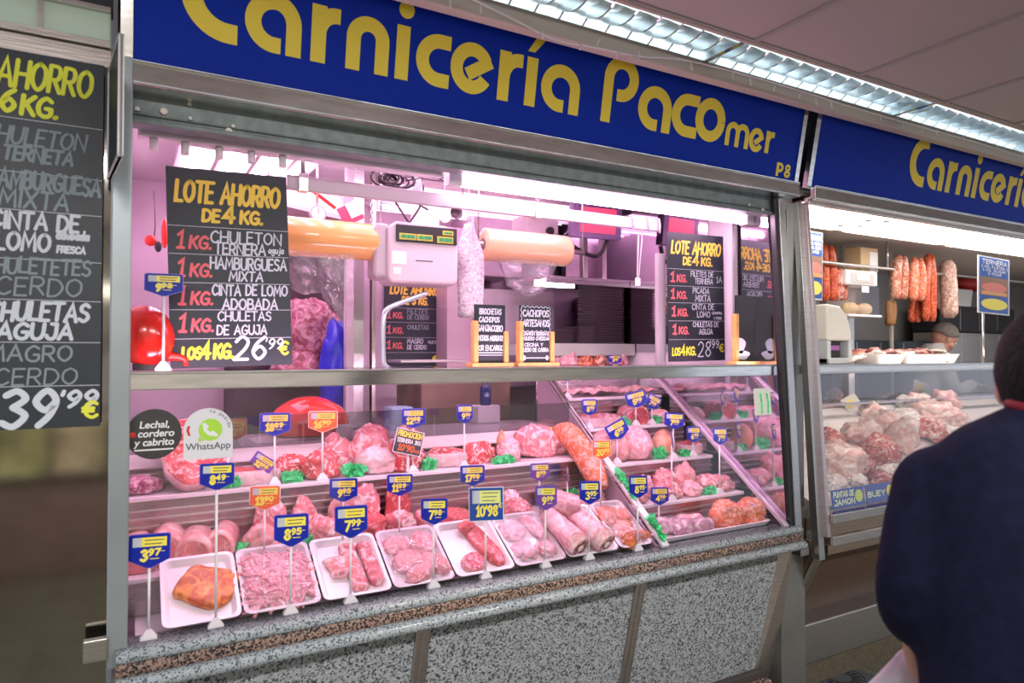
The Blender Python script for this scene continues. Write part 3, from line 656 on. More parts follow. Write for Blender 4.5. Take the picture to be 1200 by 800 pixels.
board('chalkboard', 'large dark chalkboard with the 26 euro price, beside the red ticket dispenser', b_.x-a.x, .595, (a.x, 2.2, 1.506), (R(-3), R(-1.6), 0), [
    ("LOTE AHORRO", .07, .92, .17, .102, .0185, CHY, .10), ("DE", .28, .41, .265, .058, .016, CHY, .1), ("4", .45, .53, .265, .085, .02, CHY, .1), ("KG.", .59, .77, .265, .062, .017, CHY, .1), *K1,
    ("CHULETON", .34, .93, .37, .058, .0085, CHW, .06, .1), ("TERNERA", .37, .79, .43, .056, .009, CHW, .06, .1), ("aguja", .82, .95, .415, .035, .006, CHW, .1),
    ("HAMBURGUESA", .33, .97, .505, .058, .0095, CHW, .05, .06), ("MIXTA", .48, .76, .565, .048, .0085, CHW, .1),
    ("CINTA DE LOMO", .34, .97, .638, .052, .009, CHW, .05, .08), ("ADOBADA", .42, .88, .71, .052, .0095, CHW, .05),
    ("CHULETAS", .38, .82, .768, .046, .0075, CHW, .05), ("DE AGUJA", .37, .78, .838, .046, .008, CHW, .05),
    ("LOS", .09, .23, .955, .055, .014, CHL, .1), ("4", .24, .30, .955, .08, .017, CHL, .1), ("KG.", .34, .49, .955, .068, .016, CHL, .1),
    ("26", .50, .76, .965, .115, .016, CHW, .12), ("'99", .76, .91, .915, .052, .008, CHW, .2), ("€", .89, .96, .945, .065, .012, CHL, .05)],
    (.295, .435, .578, .713, .857))
a, b_ = at(784, 424, 2.32), at(850, 424, 2.32)
wR = b_.x-a.x
board('chalkboard', 'tall dark chalkboard with the 28 euro price, hung at the right by the mirrored wall', wR, .585, (a.x, 2.32, 1.512), (0, R(-1.0), 0), [
    ("LOTE AHORRO", .07, .93, .16, .092, .0175, CHY, .16), ("DE", .27, .40, .245, .055, .015, CHY, .1), ("4", .44, .53, .245, .08, .019, CHY, .1), ("KG.", .59, .78, .245, .06, .016, CHY, .1),
    ("1", 0.050, 0.104, .38, 0.068, 0.0160, CHR, .1), ("KG.", 0.158, 0.320, .38, 0.0517, 0.0136, CHR, .1), ("1", 0.050, 0.104, .51, 0.068, 0.0160, CHR, .1), ("KG.", 0.158, 0.320, .51, 0.0517, 0.0136, CHR, .1), ("1", 0.060, 0.114, .645, 0.068, 0.0160, CHR, .1), ("KG.", 0.168, 0.330, .645, 0.0517, 0.0136, CHR, .1), ("1", 0.070, 0.124, .785, 0.068, 0.0160, CHR, .1), ("KG.", 0.178, 0.340, .785, 0.0517, 0.0136, CHR, .1),
    ("FILETES DE", .40, .80, .335, .04, .0065, CHW, .05, .1), ("TERNERA", .47, .79, .39, .04, .0065, CHW, .05), ("1A", .86, .96, .375, .045, .0065, CHW, 0),
    ("PICADA", .43, .72, .468, .042, .0065, CHW, .05, .1), ("MIXTA", .47, .74, .53, .048, .007, CHW, .05),
    ("CINTA DE", .41, .80, .595, .042, .0065, CHW, .05, .1), ("LOMO", .50, .73, .655, .045, .0065, CHW, 0), ("COMPRA", .77, .95, .63, .018, .005, CHW, 0), ("A TROZO", .80, .94, .67, .018, .005, CHW, 0),
    ("CHULETAS DE", .42, .88, .73, .038, .006, CHW, .05, .1), ("AGUJA", .53, .77, .79, .042, .0065, CHW, 0),
    ("LOS", .06, .19, .95, .055, .013, CHL, .05), ("4", .21, .27, .95, .075, .016, CHL, .05), ("KG.", .30, .46, .95, .06, .015, CHL, .1), ("28", .50, .73, .965, .115, .009, CHW, .05), ("'99", .72, .88, .90, .06, .008, CHW, .05), ("€", .89, .97, .93, .06, .011, CHL, 0)],
    (.283, .415, .545, .685, .83), seed=3)
a, b_ = at(4, 500, 1.99), at(117.5, 498, 1.99)
zb, zt = at(117.5, 499, 1.99).z, at(116, 73, 1.99).z; wL = .43
board('chalkboard', 'big dark chalkboard for the 39 euro six kilo offer on the left steel panel', wL, zt-zb, (b_.x-wL, 1.99, zb), (R(-1), 0, 0), [
    ("LOTE AHORRO", .03, .92, .098, .072, .0105, CHL, .10), ("DE", .26, .37, .165, .042, .011, CHL, .1), ("6", .43, .50, .165, .058, .012, CHL, .1), ("KG.", .54, .73, .168, .050, .0115, CHL, .1),
    ("1", 0.050, 0.100, .27, 0.055, 0.0110, CHR, .1), ("KG.", 0.150, 0.300, .27, 0.0418, 0.0093, CHR, .1), ("1", 0.050, 0.100, .395, 0.055, 0.0110, CHR, .1), ("KG.", 0.150, 0.300, .395, 0.0418, 0.0093, CHR, .1), ("1", 0.050, 0.100, .51, 0.055, 0.0110, CHR, .1), ("KG.", 0.150, 0.300, .51, 0.0418, 0.0093, CHR, .1), ("1", 0.050, 0.100, .62, 0.055, 0.0110, CHR, .1), ("KG.", 0.150, 0.300, .62, 0.0418, 0.0093, CHR, .1), ("1", 0.050, 0.100, .735, 0.055, 0.0110, CHR, .1), ("KG.", 0.150, 0.300, .735, 0.0418, 0.0093, CHR, .1), ("1", 0.050, 0.100, .86, 0.055, 0.0110, CHR, .1), ("KG.", 0.150, 0.300, .86, 0.0418, 0.0093, CHR, .1),
    ("CHULETON", .34, .89, .248, .044, .0065, CHD, .16, .1), ("DE TERNETA", .30, .82, .292, .036, .0080, CHD, .16, .1),
    ("HAMBURGUESA", .37, .98, .367, .046, .0085, CHD, .08, .12), ("MIXTA", .43, .80, .417, .045, .007, CHD, .1),
    ("CINTA DE", .39, .86, .473, .043, .0085, CHW, .06, .1), ("LOMO", .42, .70, .53, .046, .0085, CHW, .06), ("adobada", .74, .92, .493, .024, .006, CHW, .1), ("FRESCA", .745, .90, .53, .017, .0055, CHW, .1),
    ("CHULETETES", .35, .93, .590, .040, .0065, CHD, .08, .12), ("CERDO", .42, .88, .647, .046, .0055, CHD, .08, .1),
    ("CHULETAS", .38, .92, .714, .046, .0095, CHW, .12, .1), ("AGUJA", .43, .83, .763, .040, .0095, CHW, .12),
    ("MAGRO", .38, .83, .822, .040, .006, CHD, .06, .1), ("CERDO", .42, .86, .883, .042, .005, CHD, .08, .1),
    ("LOS 6 KG.", .04, .41, .985, .055, .011, CHL, .1), ("39", .46, .74, .992, .092, .0165, CHW, .10), ("'99", .765, .97, .945, .042, .010, CHW, .2), ("€", .90, .98, .975, .042, .009, CHL, 0)],
    (.182, .324, .424, .553, .66, .772, .888), seed=5, uf=.86)
# small board seen edge-on beside the post
t = thing('chalkboard', 'narrow chalkboard seen almost edge-on, hung on the left steel post', 'chalkboard', (-.014, 1.735, 1.985), (0, 0, R(96)))
MB().box(0, .245, 0, .006, 0, .275).obj('panel', BOARD, t)
mb = MB()
for z0, z1 in ((0, .006), (.269, .275)): mb.box(0, .25, -.003, .009, z0, z1)
mb.box(0, .006, -.003, .009, 0, .275).box(.244, .25, -.003, .009, 0, .275); mb.obj('frame', WHITE, t)
mb = MB(); rnd = random.Random(2)
for k, (s, z) in enumerate((("OFERTA", .2), ("AGUJA", .13), ("2'50", .05))):
    mb = MB(); write(mb, s, .03, .21, z, .042, .006, -.001, 0, .2, .1, .1, rnd); mb.obj('lettering', CHW, t)

def easel(label, px0, px1, pt, pb, Y, rows, name='menu_board', extra=None, back=False):
    a, b_ = at(px0, pb, Y), at(px1, pb, Y); w = b_.x-a.x; zt = at((px0+px1)/2, pt, Y).z; z0 = 1.501; h = zt-z0-.012
    t = thing(name, label, 'menu board', ((a.x+b_.x)/2, Y, z0))
    MB().box(-w/2, w/2, 0, .005, .012, .012+h).obj('board', BLACK if back else BOARD, t)
    MB().box(-w/2-.022, w/2+.022, -.028, .034, 0, .014).obj('base', WOOD, t, bevel=.002)
    for s, hh in ((-1, .72), (1, .55)): MB().box(s*(w/2-.002)-.009 if s < 0 else w/2-.009, s*(w/2-.002)+.009 if s < 0 else w/2+.009, -.012, .018, .014, .012+h*hh).obj('post', WOOD, t, bevel=.002)
    mb = MB(); rnd = random.Random(7)
    for s, u0, u1, v, hf, pf in rows:
        mb = MB(); write(mb, s, -w/2+u0*w, -w/2+u1*w, .012+(1-v)*h, hf*h, pf*h*.68, -.001, 0, .18, .04, .06, rnd); mb.obj('lettering', CHW, t)
    mb = MB(); mb.t = t
    if extra: extra(mb, w, h)
    if mb.v: mb.obj('chalk_marks', CHW, t)
    return t
easel('small black menu board listing five lines in chalk, on a wooden stand', 556, 592, 357, 421, 2.24, [
    ("BROCHETAS", .16, .86, .16, .09, .03), ("CACHOPOS", .15, .80, .295, .085, .03), ("SANJACOBO", .1, .9, .45, .10, .03), ("PINCHOS MORUNOS", .05, .95, .61, .085, .028), ("POR ENCARGO", .06, .93, .78, .085, .026)],
    extra=lambda mb, w, h: mb.box(-w*.45, w*.43, -.001, -.0004, .012+h*.17, .012+h*.19).box(-w*.45, w*.43, -.001, -.0004, .012+h*.135, .012+h*.147))
def frill(mb, w, h):
    for z in (.55, .975):
        mb_pts = [(-w*.43+w*.86*i/24, .012+h*(z+.014*math.sin(i*1.6))) for i in range(25)]; ribbon(mb, mb_pts, h*.012, -.001)
    for x in (-.45, .45): ribbon(mb, [(x*w+w*.02*math.sin(i*1.7), .012+h*(.56+.41*i/16)) for i in range(17)], h*.012, -.001)
    ribbon(mb, [(-w*.42, .012+h*.09), (w*.42, .012+h*.09)], h*.014, -.001)
    for x in (-.36, .36): mb.add([(x*w+h*.03*math.cos(a), -.001, .012+h*.09+h*.045*math.sin(a)) for a in [i*PI/6 for i in range(12)]], [list(range(12))])
easel('small black menu board with scalloped chalk frame on a wooden stand', 609, 646, 358, 421, 2.24, [
    ("CACHOPOS", .1, .9, .19, .11, .032), ("ARTESANOS", .1, .92, .36, .11, .032), ("JAMON SERRANO", .12, .95, .52, .055, .022), ("Y QUESO CHEDDAR", .03, .95, .60, .055, .022), ("CECINA Y", .15, .72, .71, .055, .02), ("QUESO DE CABRA", .04, .9, .80, .06, .022)], extra=frill)
def splash(mb, w, h):
    for cx, cz, rx, rz in ((-.36, .24, .14, .12), (-.30, .10, .20, .07), (.40, .17, .14, .11)):
        MB().add([(w*(cx+rx*math.cos(a)*(1+.2*math.sin(3*a))), -.001, .012+h*(cz+rz*math.sin(a))) for a in [i*PI/10 for i in range(20)]], [list(range(20))]).obj('smudge', CHW, mb.t)
easel('black menu board with white smudges on a stand by the mirrored wall', 862, 902, 347, 420, 2.16, [], extra=splash, back=True)
# board deep inside on the back wall
a, b_ = at(453, 424, 3.82), at(519, 424, 3.82)
board('chalkboard', 'dark chalkboard for a three kilo offer on the back wall behind the scale', b_.x-a.x, .50, (a.x, 3.86, 1.47), (0, 0, 0), [
    ("LOTE AHORRO", .1, .96, .13, .10, .022, CHY, .12), ("DE 3 KG.", .3, .76, .25, .085, .02, CHY, .12), ("1", 0.040, 0.096, .42, 0.085, 0.0180, CHR, .1), ("KG.", 0.152, 0.320, .42, 0.0646, 0.0153, CHR, .1), ("1", 0.040, 0.096, .60, 0.085, 0.0180, CHR, .1), ("KG.", 0.152, 0.320, .60, 0.0646, 0.0153, CHR, .1), ("1", 0.040, 0.096, .78, 0.085, 0.0180, CHR, .1), ("KG.", 0.152, 0.320, .78, 0.0646, 0.0153, CHR, .1),
    ("FILETES", .40, .76, .365, .055, .009, CHD, .05), ("DE CERDO", .40, .78, .43, .05, .009, CHD, .05), ("CHULETAS", .40, .78, .55, .05, .009, CHD, .05), ("MAGRO", .40, .68, .72, .055, .009, CHW, .05), ("DE CERDO", .40, .74, .79, .05, .009, CHW, .05), ("FILETES", .78, .97, .72, .03, .006, CHW, 0), ("€", .86, .93, .93, .06, .014, CHL, 0)],
    (.3, .47, .65, .83), seed=9)
# ---- stickers on the front glass ----
def glass_y(z): return 2.007+(z-.80)*.0758
GROT = (R(-4.3), 0, 0)
p = at(181, 509, 2.03); z = p.z
t = thing('round_sticker', 'round black sticker with white lettering on the front glass', 'sticker', (p.x, glass_y(z)-.003, z), GROT)
MB().prism([(.066*math.cos(2*PI*i/48), .066*math.sin(2*PI*i/48)) for i in range(48)], 'xz', 0, .001).obj('disc', mat('sticker_black', (.035, .032, .036), .4), t)
WT = mat('sticker_white', (.86, .86, .88), .5)
for s, z_ in (("Lechal,", .016), ("cordero", -.007), ("y cabrito", -.030)): font_text(s, .026, WT, t, (.004 if z_ > -.02 and z_ < .01 else 0, -.001, z_), .0006, .15)
MB().box(-.046, .046, -.0012, -.0006, -.043, -.039).obj('rule', WT, t)
MB().prism([(-.050+.0075*math.cos(2*PI*i/16), .000+.0075*math.sin(2*PI*i/16)) for i in range(16)], 'xz', -.0012, -.0006).obj('red_dot', RED, t)
p = at(245, 509, 2.03); z = p.z
t = thing('arched_sticker', 'white arched sticker with a green speech bubble and telephone on the front glass', 'sticker', (p.x, glass_y(z)-.003, z), GROT)
w2 = .062
MB().prism([(-w2, -.067), (w2, -.067), (w2, .012)]+[(w2*math.cos(R(q)), .012+w2*.95*math.sin(R(q))) for q in range(10, 180, 10)]+[(-w2, .012)], 'xz', 0, .001).obj('card', mat('sticker_card', (.78, .78, .82), .4), t)
GB = mat('bubble_green', (.42, .76, .05), .5)
MB().prism([(.005+.030*math.cos(2*PI*i/32), .012+.030*math.sin(2*PI*i/32)) for i in range(32)], 'xz', -.0012, -.0006).obj('bubble', GB, t)
MB().flat([(-.024, -.006), (-.010, -.016), (-.026, -.020)], -.001).obj('bubble_tail', GB, t)
mb = MB(); ribbon(mb, [(p_.x, p_.y) for p_ in smooth_path([(-.010, .026, 0), (-.008, .012, 0), (.004, .000, 0), (.018, -.002, 0)], 5)], .009, -.0018)
ribbon(mb, [(-.012, .027), (-.004, .020)], .009, -.0018); ribbon(mb, [(.010, .004), (.019, -.004)], .009, -.0018); mb.obj('telephone', WT, t)
font_text("WhatsApp", .026, mat('sticker_ink', (.07, .08, .11), .5), t, (0, -.001, -.041), .0002)
for s, r0 in (("tu pedido", 62),):
    for i, ch in enumerate(s):
        if ch == ' ': continue
        q = R(r0-i*9.5+22); font_text(ch, .014, INK, t, (.050*math.cos(q), -.001, .012+.047*math.sin(q)), 0, 0, rot=(0, PI/2-q, 0), name='letter')
mb = MB(); ribbon(mb, [(-.049, .022), (-.052, .012), (-.048, .0)], .006, -.001); mb.obj('red_arc', RED, t)
p = at(897, 470, 2.03); z = p.z
t = thing('paper_card', 'small white card with green sprigs stuck on the glass at the far right', 'card', (p.x, glass_y(z)-.003, z), GROT)
MB().box(-.052, .052, 0, .001, -.06, .055).obj('card', mat('card_white', (.80, .82, .72), .6), t)
mb = MB()
for x in (-.01, .03): ribbon(mb, [(x, -.05), (x+.004, -.01), (x-.002, .03)], .010, -.001)
mb.obj('sprigs', GREEN, t)

# =====================================================================
# inside the stall
# =====================================================================
BARM = mat('bar_white', (.46, .40, .44), .3)
# hanging bar
a, b_ = at(336, 213, 2.3), at(772, 264, 2.3)
t = thing('hanging_bar', 'long white horizontal bar hung under the beam, carrying boards and cords', 'bar', ((a.x+b_.x)/2, 2.3, a.z))
hl = (b_.x-a.x)/2
MB().box(-hl, hl, -.008, .012, -.024, .024).obj('bar', BARM, t, bevel=.003)
for px, py in ((355, 205), (630, 240)):
    q = at(px, py, 2.3); x = q.x-(a.x+b_.x)/2
    MB().box(x-.016, x+.016, -.013, .017, -.028, .034).obj('bracket', STEEL, t, bevel=.002)
    MB().cyl((x, .0, .03), (x, .0, .26), .008, 10).obj('hanger', BARM, t)
for px in (740, 758, 770):
    x = at(px, 262, 2.3).x-(a.x+b_.x)/2
    MB().tube([(x+.0, -.016+.0*0, -.034), (x, -.018, .0), (x, -.012, .028), (x, .010, .032), (x, .018, .01)], .005, 8).obj('hook', BARM, t)
# post right of centre
a = at(774, 424, 2.36)
MB().box(-.024, .024, -.01, .01, 0, .50).obj('white_post', BARM, None, (a.x, 2.36, 1.502), bevel=.003)
tag(bpy.data.objects['white_post'], 'flat white upright just left of the tall right chalkboard', 'post')
t = thing('pull_cord', 'white double pull cord with tassel hanging from the bar by the white upright', 'cord', at(752, 262, 2.33))
for s in (-1, 1): MB().tube([(s*.006, 0, 0), (s*.010-.008, 0, -.06), (s*.004-.022, 0, -.24)], .0028, 6).obj('cord', WHITE, t)
MB().box(-.034, -.012, -.006, .006, -.275, -.24).obj('tassel', PLASTIC, t, bevel=.002)
# film rolls
def film_roll(label, c, L, r, m, rod):
    t = thing('film_roll', label, 'film roll', c)
    rings = []
    for x, rr in ((-L/2, .34), (-L/2, .9), (-L/2+.006, 1), (L/2-.012, 1), (L/2-.003, .97), (L/2, .85), (L/2, .3)):
        rings.append([(x, r*rr*math.cos(2*PI*j/36), r*rr*math.sin(2*PI*j/36)) for j in range(36)])
    MB().loft(rings, 0, True, True).obj('roll', m, t)
    MB().tube([(-L/2-.003, 0, 0), (-L/2+.001, 0, 0)], r*.36, 20).obj('core', mat('cardboard_core', (.20, .13, .10), .7), t)
    MB().cyl((-L/2-.03, 0, 0), (L/2+rod, 0, 0), r*.16, 10).obj('rod', STEEL, t)
    for x in (-L/2-.022, L/2+rod-.008): MB().cyl((x, 0, 0), (x, 0, 2.42-c.z), .0035, 8).obj('hanger', STEEL, t)
    return t
a, b_ = at(322, 276, 2.6), at(440, 282, 2.6)
FR1 = film_roll('orange film roll in the middle of the stall beside the large left chalkboard', Vector(((a.x+b_.x)/2, 2.6, 1.985)), b_.x-a.x, .072, ORANGE, .03)
a2, b2 = at(566, 290, 2.7), at(664, 290, 2.7)
FR2 = film_roll('peach-coloured film roll above the small menu boards', Vector(((a2.x+b2.x)/2, 2.7, at(614, 290, 2.7).z)), b2.x-a2.x, .072, ORANGE2, .10)
def drape(label, x0, x1, zt, Y, prof_, seed, roll):
    n = 22; mh = 14; vs = []; fs = []
    for i in range(n):
        u = i/(n-1); dep_ = prof_(u)
        for j in range(mh):
            v = j/(mh-1); x = x0+(x1-x0)*(u*(1-.12*v)+.06*v); z = zt-dep_*v
            q = noise.noise(Vector((u*6+seed, v*5, seed)))*.045*v + .02*math.sin(u*16+seed)*v
            vs.append((x+.012*noise.noise(Vector((u*9, v*7, seed+3))), Y+q, z))
    for i in range(n-1):
        for j in range(mh-1): fs.append((i*mh+j, (i+1)*mh+j, (i+1)*mh+j+1, i*mh+j+1))
    mb = MB().add(vs, fs, 0, True); o = mb.obj('loose_film', BAGFILM, roll); o.location = -roll.location; o['label'] = label; return o
drape('crumpled clear film sheet hanging below the orange film roll', at(330, 300, 2.6).x, at(412, 300, 2.6).x, 1.925, 2.56, lambda u: .10+.16*u+.03*math.sin(u*9), 1.0, FR1)
drape('crumpled clear film sheet hanging below the peach film roll', at(574, 310, 2.7).x, at(652, 310, 2.7).x, at(614, 298, 2.7).z, 2.66, lambda u: .06+.14*math.sin(u*PI)**.8, 5.0, FR2)
# weighing scale hanging from a pole
c = at(490, 297, 2.5)
t = thing('hanging_scale', 'grey-pink hanging weighing scale with green digits above the counter', 'scale', (c.x, 2.5, c.z), (0, 0, R(-4)))
SCM = mat('scale_housing', (.66, .56, .60), .35)
pr = [(-.115, -.10), (-.10, -.118), (.16, -.118), (.172, -.10), (.175, .07), (.16, .10), (.12, .118), (-.08, .122), (-.112, .10)]
MB().prism([(x-.005, z) for x, z in pr], 'xz', 0, .16, 0).obj('housing', SCM, t, bevel=.014, seg=3)
MB().box(-.168, -.105, .02, .15, -.10, .115).obj('side_housing', mat('scale_side', (.50, .44, .47), .3), t, bevel=.02, seg=3)
MB().box(-.09, .160, -.008, .004, .042, .108).obj('display_panel', BLACK, t, bevel=.003)
SCY = mat('lcd_frame', (.75, .62, .08), .4); LCD = mat('lcd', (.05, .30, .10), .4, emit=.25, ecol=(.1, .8, .25))
for x0, x1, z0, z1 in ((-.078, -.012, .050, .074), (-.008, .056, .050, .074), (.075, .142, .046, .072), (.098, .142, .078, .096)):
    MB().box(x0, x1, -.0105, -.008, z0, z1).obj('readout_frame', SCY, t); MB().box(x0+.004, x1-.004, -.0125, -.0105, z0+.005, z1-.005).obj('readout', LCD, t)
    mb = MB(); write(mb, "0.00" if x1-x0 > .05 else "0.0", x0+.012, x1-.008, z0+.007, z1-z0-.014, .002, -.0128, 0, .3, .08); mb.obj('digits', INK, t)
for x0, z0, w, h in ((-.105, -.045, .058, .05), (-.10, -.085, .032, .028)): MB().box(x0, x0+w, -.002, 0, z0, z0+h).obj('sticker', WT, t)
MB().box(-.01, .06, -.0015, 0, -.03, -.026).obj('marking', INK, t)
MB().cyl((.02, .08, .118), (.02, .08, .50), .018, 12).obj('pole', BARM, t)
MB().tube(smooth_path([(.05, .04, -.15), (-.04, .03, -.185), (-.12, .0, -.22), (-.14, -.01, -.27), (-.14, -.01, -.40), (-.13, -.01, -.44), (-.08, 0, -.455), (.06, .02, -.45)], 5), .0105, 10).obj('pan_arm', mat('light_steel', (.62, .72, .78), .25, .6), t)
MB().box(-.09, .17, -.08, .12, -.425, -.415).obj('pan', STEEL, t, bevel=.003)
# cords of the scale
t = thing('scale_cable', 'black looping cable above the hanging scale', 'cable', c+Vector((0, .02, .12)))
for pts in (((-.03, 0, 0), (-.10, 0, .10), (-.13, 0, .19)), ((-.03, 0, 0), (.02, .0, .08), (.03, 0, .16)), ((.05, 0, .06), (-.03, 0, .10), (-.11, 0, .17))): MB().tube(smooth_path(pts, 6), .004, 6).obj('loop', BLACK, t)
p = at(460, 210, 2.42); t = thing('cable_bundle', 'tangled black cable bundle tied under the lamp channel', 'cable', p)
rnd = random.Random(4)
for k in range(9):
    r = .02+.02*rnd.random(); cx = (rnd.random()-.5)*.06; MB().tube([(cx+r*1.6*math.cos(a), rnd.random()*.008+.006*k-.03, r*.9*math.sin(a)) for a in [i*2*PI/14 for i in range(14)]], .0038, 6, closed=True).obj('cable', BLACK, t)
MB().tube(smooth_path([(.05, 0, 0), (.16, .0, .03), (.22, 0, .015)], 6), .003, 6).obj('tail', BLACK, t)
# bag roll
p = at(549, 262, 2.62); t = thing('bag_roll', 'white printed plastic bags hanging in a column beside the scale', 'plastic bags', (p.x, 2.62, p.z))
BAGP = mat('bag_print', (.62, .56, .60), .5, var=.45, bscale=90); rings = []
for i in range(24):
    v = i/23; w = .012+.045*min(1, v*3.2)*(1-.15*v); rings.append([(w*math.cos(2*PI*j/18)*(1+.22*math.sin(j*2.6+v*3))+.012*v, .035*math.sin(2*PI*j/18)*(1+.3*math.sin(j*3.1)), -.40*v) for j in range(18)])
MB().loft(rings, 0, True, True).obj('bags', BAGP, t)
MB().cyl((0, 0, 0), (.005, 0, 2.42-p.z), .002, 6).obj('string', WHITE, t)
# monitor
SHT0 = STEEL
a, b_ = at(673, 235, 2.95), at(727, 282, 2.95); t = thing('monitor', 'square monitor showing a plain pink screen', 'monitor', ((a.x+b_.x)/2, 2.95, (a.z+b_.z)/2), (R(6), 0, R(-6)))
w = (b_.x-a.x)/2; h = (a.z-b_.z)/2
MB().box(-w, w, 0, .05, -h, h).obj('case', mat('monitor_purple', (.26, .16, .34), .4), t, bevel=.005)
MB().box(-w+.045, w-.04, -.003, .001, -h+.03, h-.025).obj('screen', mat('pink_screen', (.8, .1, .2), .3, emit=.55, ecol=(1, .09, .19)), t)
MB().box(-.03, .03, .05, .10, -.02, .02).obj('arm', BLACK, t); MB().cyl((0, .085, 0), (0, .05, .36), .012, 10).obj('ceiling_pole', SHT0, t); MB().tube(smooth_path([(.10, .06, -h), (.04, .06, -h-.09), (-.10, .06, -h-.05), (-.16, .06, -h+.02)], 6), .012, 8).obj('cable', BLACK, t)
# upper shelf, black tray stacks
SHT = steel('shelf_steel', (.52, .44, .48), .25, (1, 1, 30), .1)
a, b_ = at(640, 322, 3.05), at(772, 332, 3.05)
t = thing('steel_shelf', 'steel wall shelf above the stacks of black trays', 'shelf', ((a.x+2.485)/2, 3.25, a.z-.02))
hw = (2.485-a.x)/2
MB().box(-hw, hw, -.2, .25, 0, .02).obj('board', SHT, t, bevel=.003); MB().box(-hw, hw, -.2, -.19, -.02, 0).obj('lip', SHT, t)
for x in (-hw+.12, hw-.5): MB().box(x-.09, x+.09, -.16, -.13, -.035, -.003).obj('lamp', mat('shelf_lamp', (.5, .6, .5), .4, emit=7, ecol=(.85, 1, .85)), t)
a = at(648, 401, 3.0)
t = thing('tray_table', 'pale table edge carrying the stacks of black trays', 'table', ((a.x+2.485)/2, 3.2, a.z-.04)); hw = (2.485-a.x)/2
MB().box(-hw, hw, -.2, .3, -.03, .035).obj('top', mat('table_top', (.62, .66, .60), .4), t, bevel=.003)
for x in (-hw+.08, -hw+.42, hw-.25, hw-.06): MB().box(x-.02, x+.02, -.17, -.13, -.095, -.03).obj('leg', SHT, t)
tz = a.z-.0045
TRB = mat('black_tray', (.17, .12, .15), .3)
def rr(w, d, r, z, n=5):
    P = []
    for cx, cy, a0 in ((w/2-r, d/2-r, 0), (-w/2+r, d/2-r, 90), (-w/2+r, -d/2+r, 180), (w/2-r, -d/2+r, 270)):
        for i in range(n): q = R(a0+90*i/(n-1)); P.append((cx+r*math.cos(q), cy+r*math.sin(q), z))
    return P
def tray_mesh(w, d, h, r, th, m, inset=.012, name='tray'):
    return MB().loft([rr(w-2*inset-.006, d-2*inset-.006, r*.8, 0), rr(w-.004, d-.004, r, h-.004), rr(w, d, r, h), rr(w-2*th, d-2*th, r*.9, h), rr(w-2*th-2*inset, d-2*th-2*inset, r*.7, .003)], 0, False, True).mesh(name, [m])
def stack(X, Y, w, d, n, h, m, label, grp, rz=0):
    me = tray_mesh(w, d, h*1.0, .015, .004, m, .020); rnd = random.Random(n)
    for k in range(n):
        o = link('meat_tray', me, None, (X+(rnd.random()-.5)*.004, Y, tz+h*k), (0, 0, R(rz+(rnd.random()-.5)*2))); tag(o, label, 'tray', grp)
stack(2.055, 3.16, .13, .20, 6, .012, TRB, 'small black tray in the low stack at the left, next to the menu board', 'low left stack of small black trays', 0)
stack(2.19, 3.12, .12, .16, 8, .0115, TRB, 'small black tray in the low stack in front of the tall stack', 'low stack of small black trays by the tall stack', -2)
stack(2.372, 3.17, .205, .20, 23, .0145, TRB, 'black tray in the tall stack against the mirrored wall', 'tall stack of black trays', -2)
# box machine on the shelf + wall pieces behind
p = at(635, 268, 3.1); t = thing('wall_box', 'grey-pink wall box with a round black knob above the peach film roll', 'appliance', (p.x, 3.1, p.z))
MB().box(-.10, .11, 0, .16, -.07, .07).obj('housing', SCM, t, bevel=.012); MB().cyl((.045, -.02, -.01), (.045, 0, -.01), .022, 20).obj('knob', BLACK, t); MB().cyl((.045, -.012, -.01), (-.04, -.012, -.075), .003, 6).obj('lever', WHITE, t)
for px, w, z0, z1, Y, m, lab in ((684, .035, 2.0, 2.42, 3.4, STEELW, 'vertical steel strip behind the pink-screened monitor'), (553, .008, 1.9, 2.42, 3.5, STEEL, 'thin bright vertical pipe behind the bag column'),
        (409, .035, 1.215, 2.42, 2.98, BARM, 'white upright tube at the right of the cold room opening'), (419, .05, 1.215, 2.42, 3.02, STEEL, 'shiny steel upright beside the white tube of the cold room'), (437, .02, 1.215, 2.42, 3.2, STEELW, 'thin steel upright left of the back-wall chalkboard')):
    p = at(px, 300, Y); o = MB().box(-w/2, w/2, -.02, .02, 0, z1-z0).obj('upright', m, None, (p.x, Y, z0), bevel=.003); tag(o, lab, 'upright')
PK = mat('pink_panel', (.70, .52, .60), .3); PKD = mat('mauve_panel', (.52, .38, .48), .35, var=.15, bscale=4)
a, b_ = at(524, 300, 3.7), at(566, 300, 3.7)
struct(MB().box(a.x, b_.x, 3.70, 3.88, 0, 2.3).obj('wall_pier', PK))
a, b_ = at(338, 300, 3.5), at(404, 300, 3.5)
struct(MB().box(a.x-.25, b_.x+.02, 3.5, 3.88, 0, 2.08).obj('door_1', mat('cold_room_shade', (.05, .03, .04), .5)))  # solid block; the darkness of the opening is put into its colour
o = MB().box(.0, .30, 0, .34, 0, .36).obj('upper_cabinet', PKD, None, (at(560, 300, 3.5).x, 3.52, 2.0), bevel=.004); tag(o, 'dark mauve wall cabinet behind the peach film roll', 'cabinet')
o = MB().box(.0, .50, 0, .30, 0, .58).obj('side_cabinet', PKD, None, (at(562, 400, 3.6).x, 3.56, 1.35), bevel=.004); tag(o, 'dark mauve cabinet behind the two small menu boards', 'cabinet')
o = MB().box(0, .30, 0, .05, 0, .42).obj('steel_backsplash', SHT, None, (2.12, 3.80, 2.0)); tag(o, 'steel backsplash under the pink-screened monitor', 'panel')
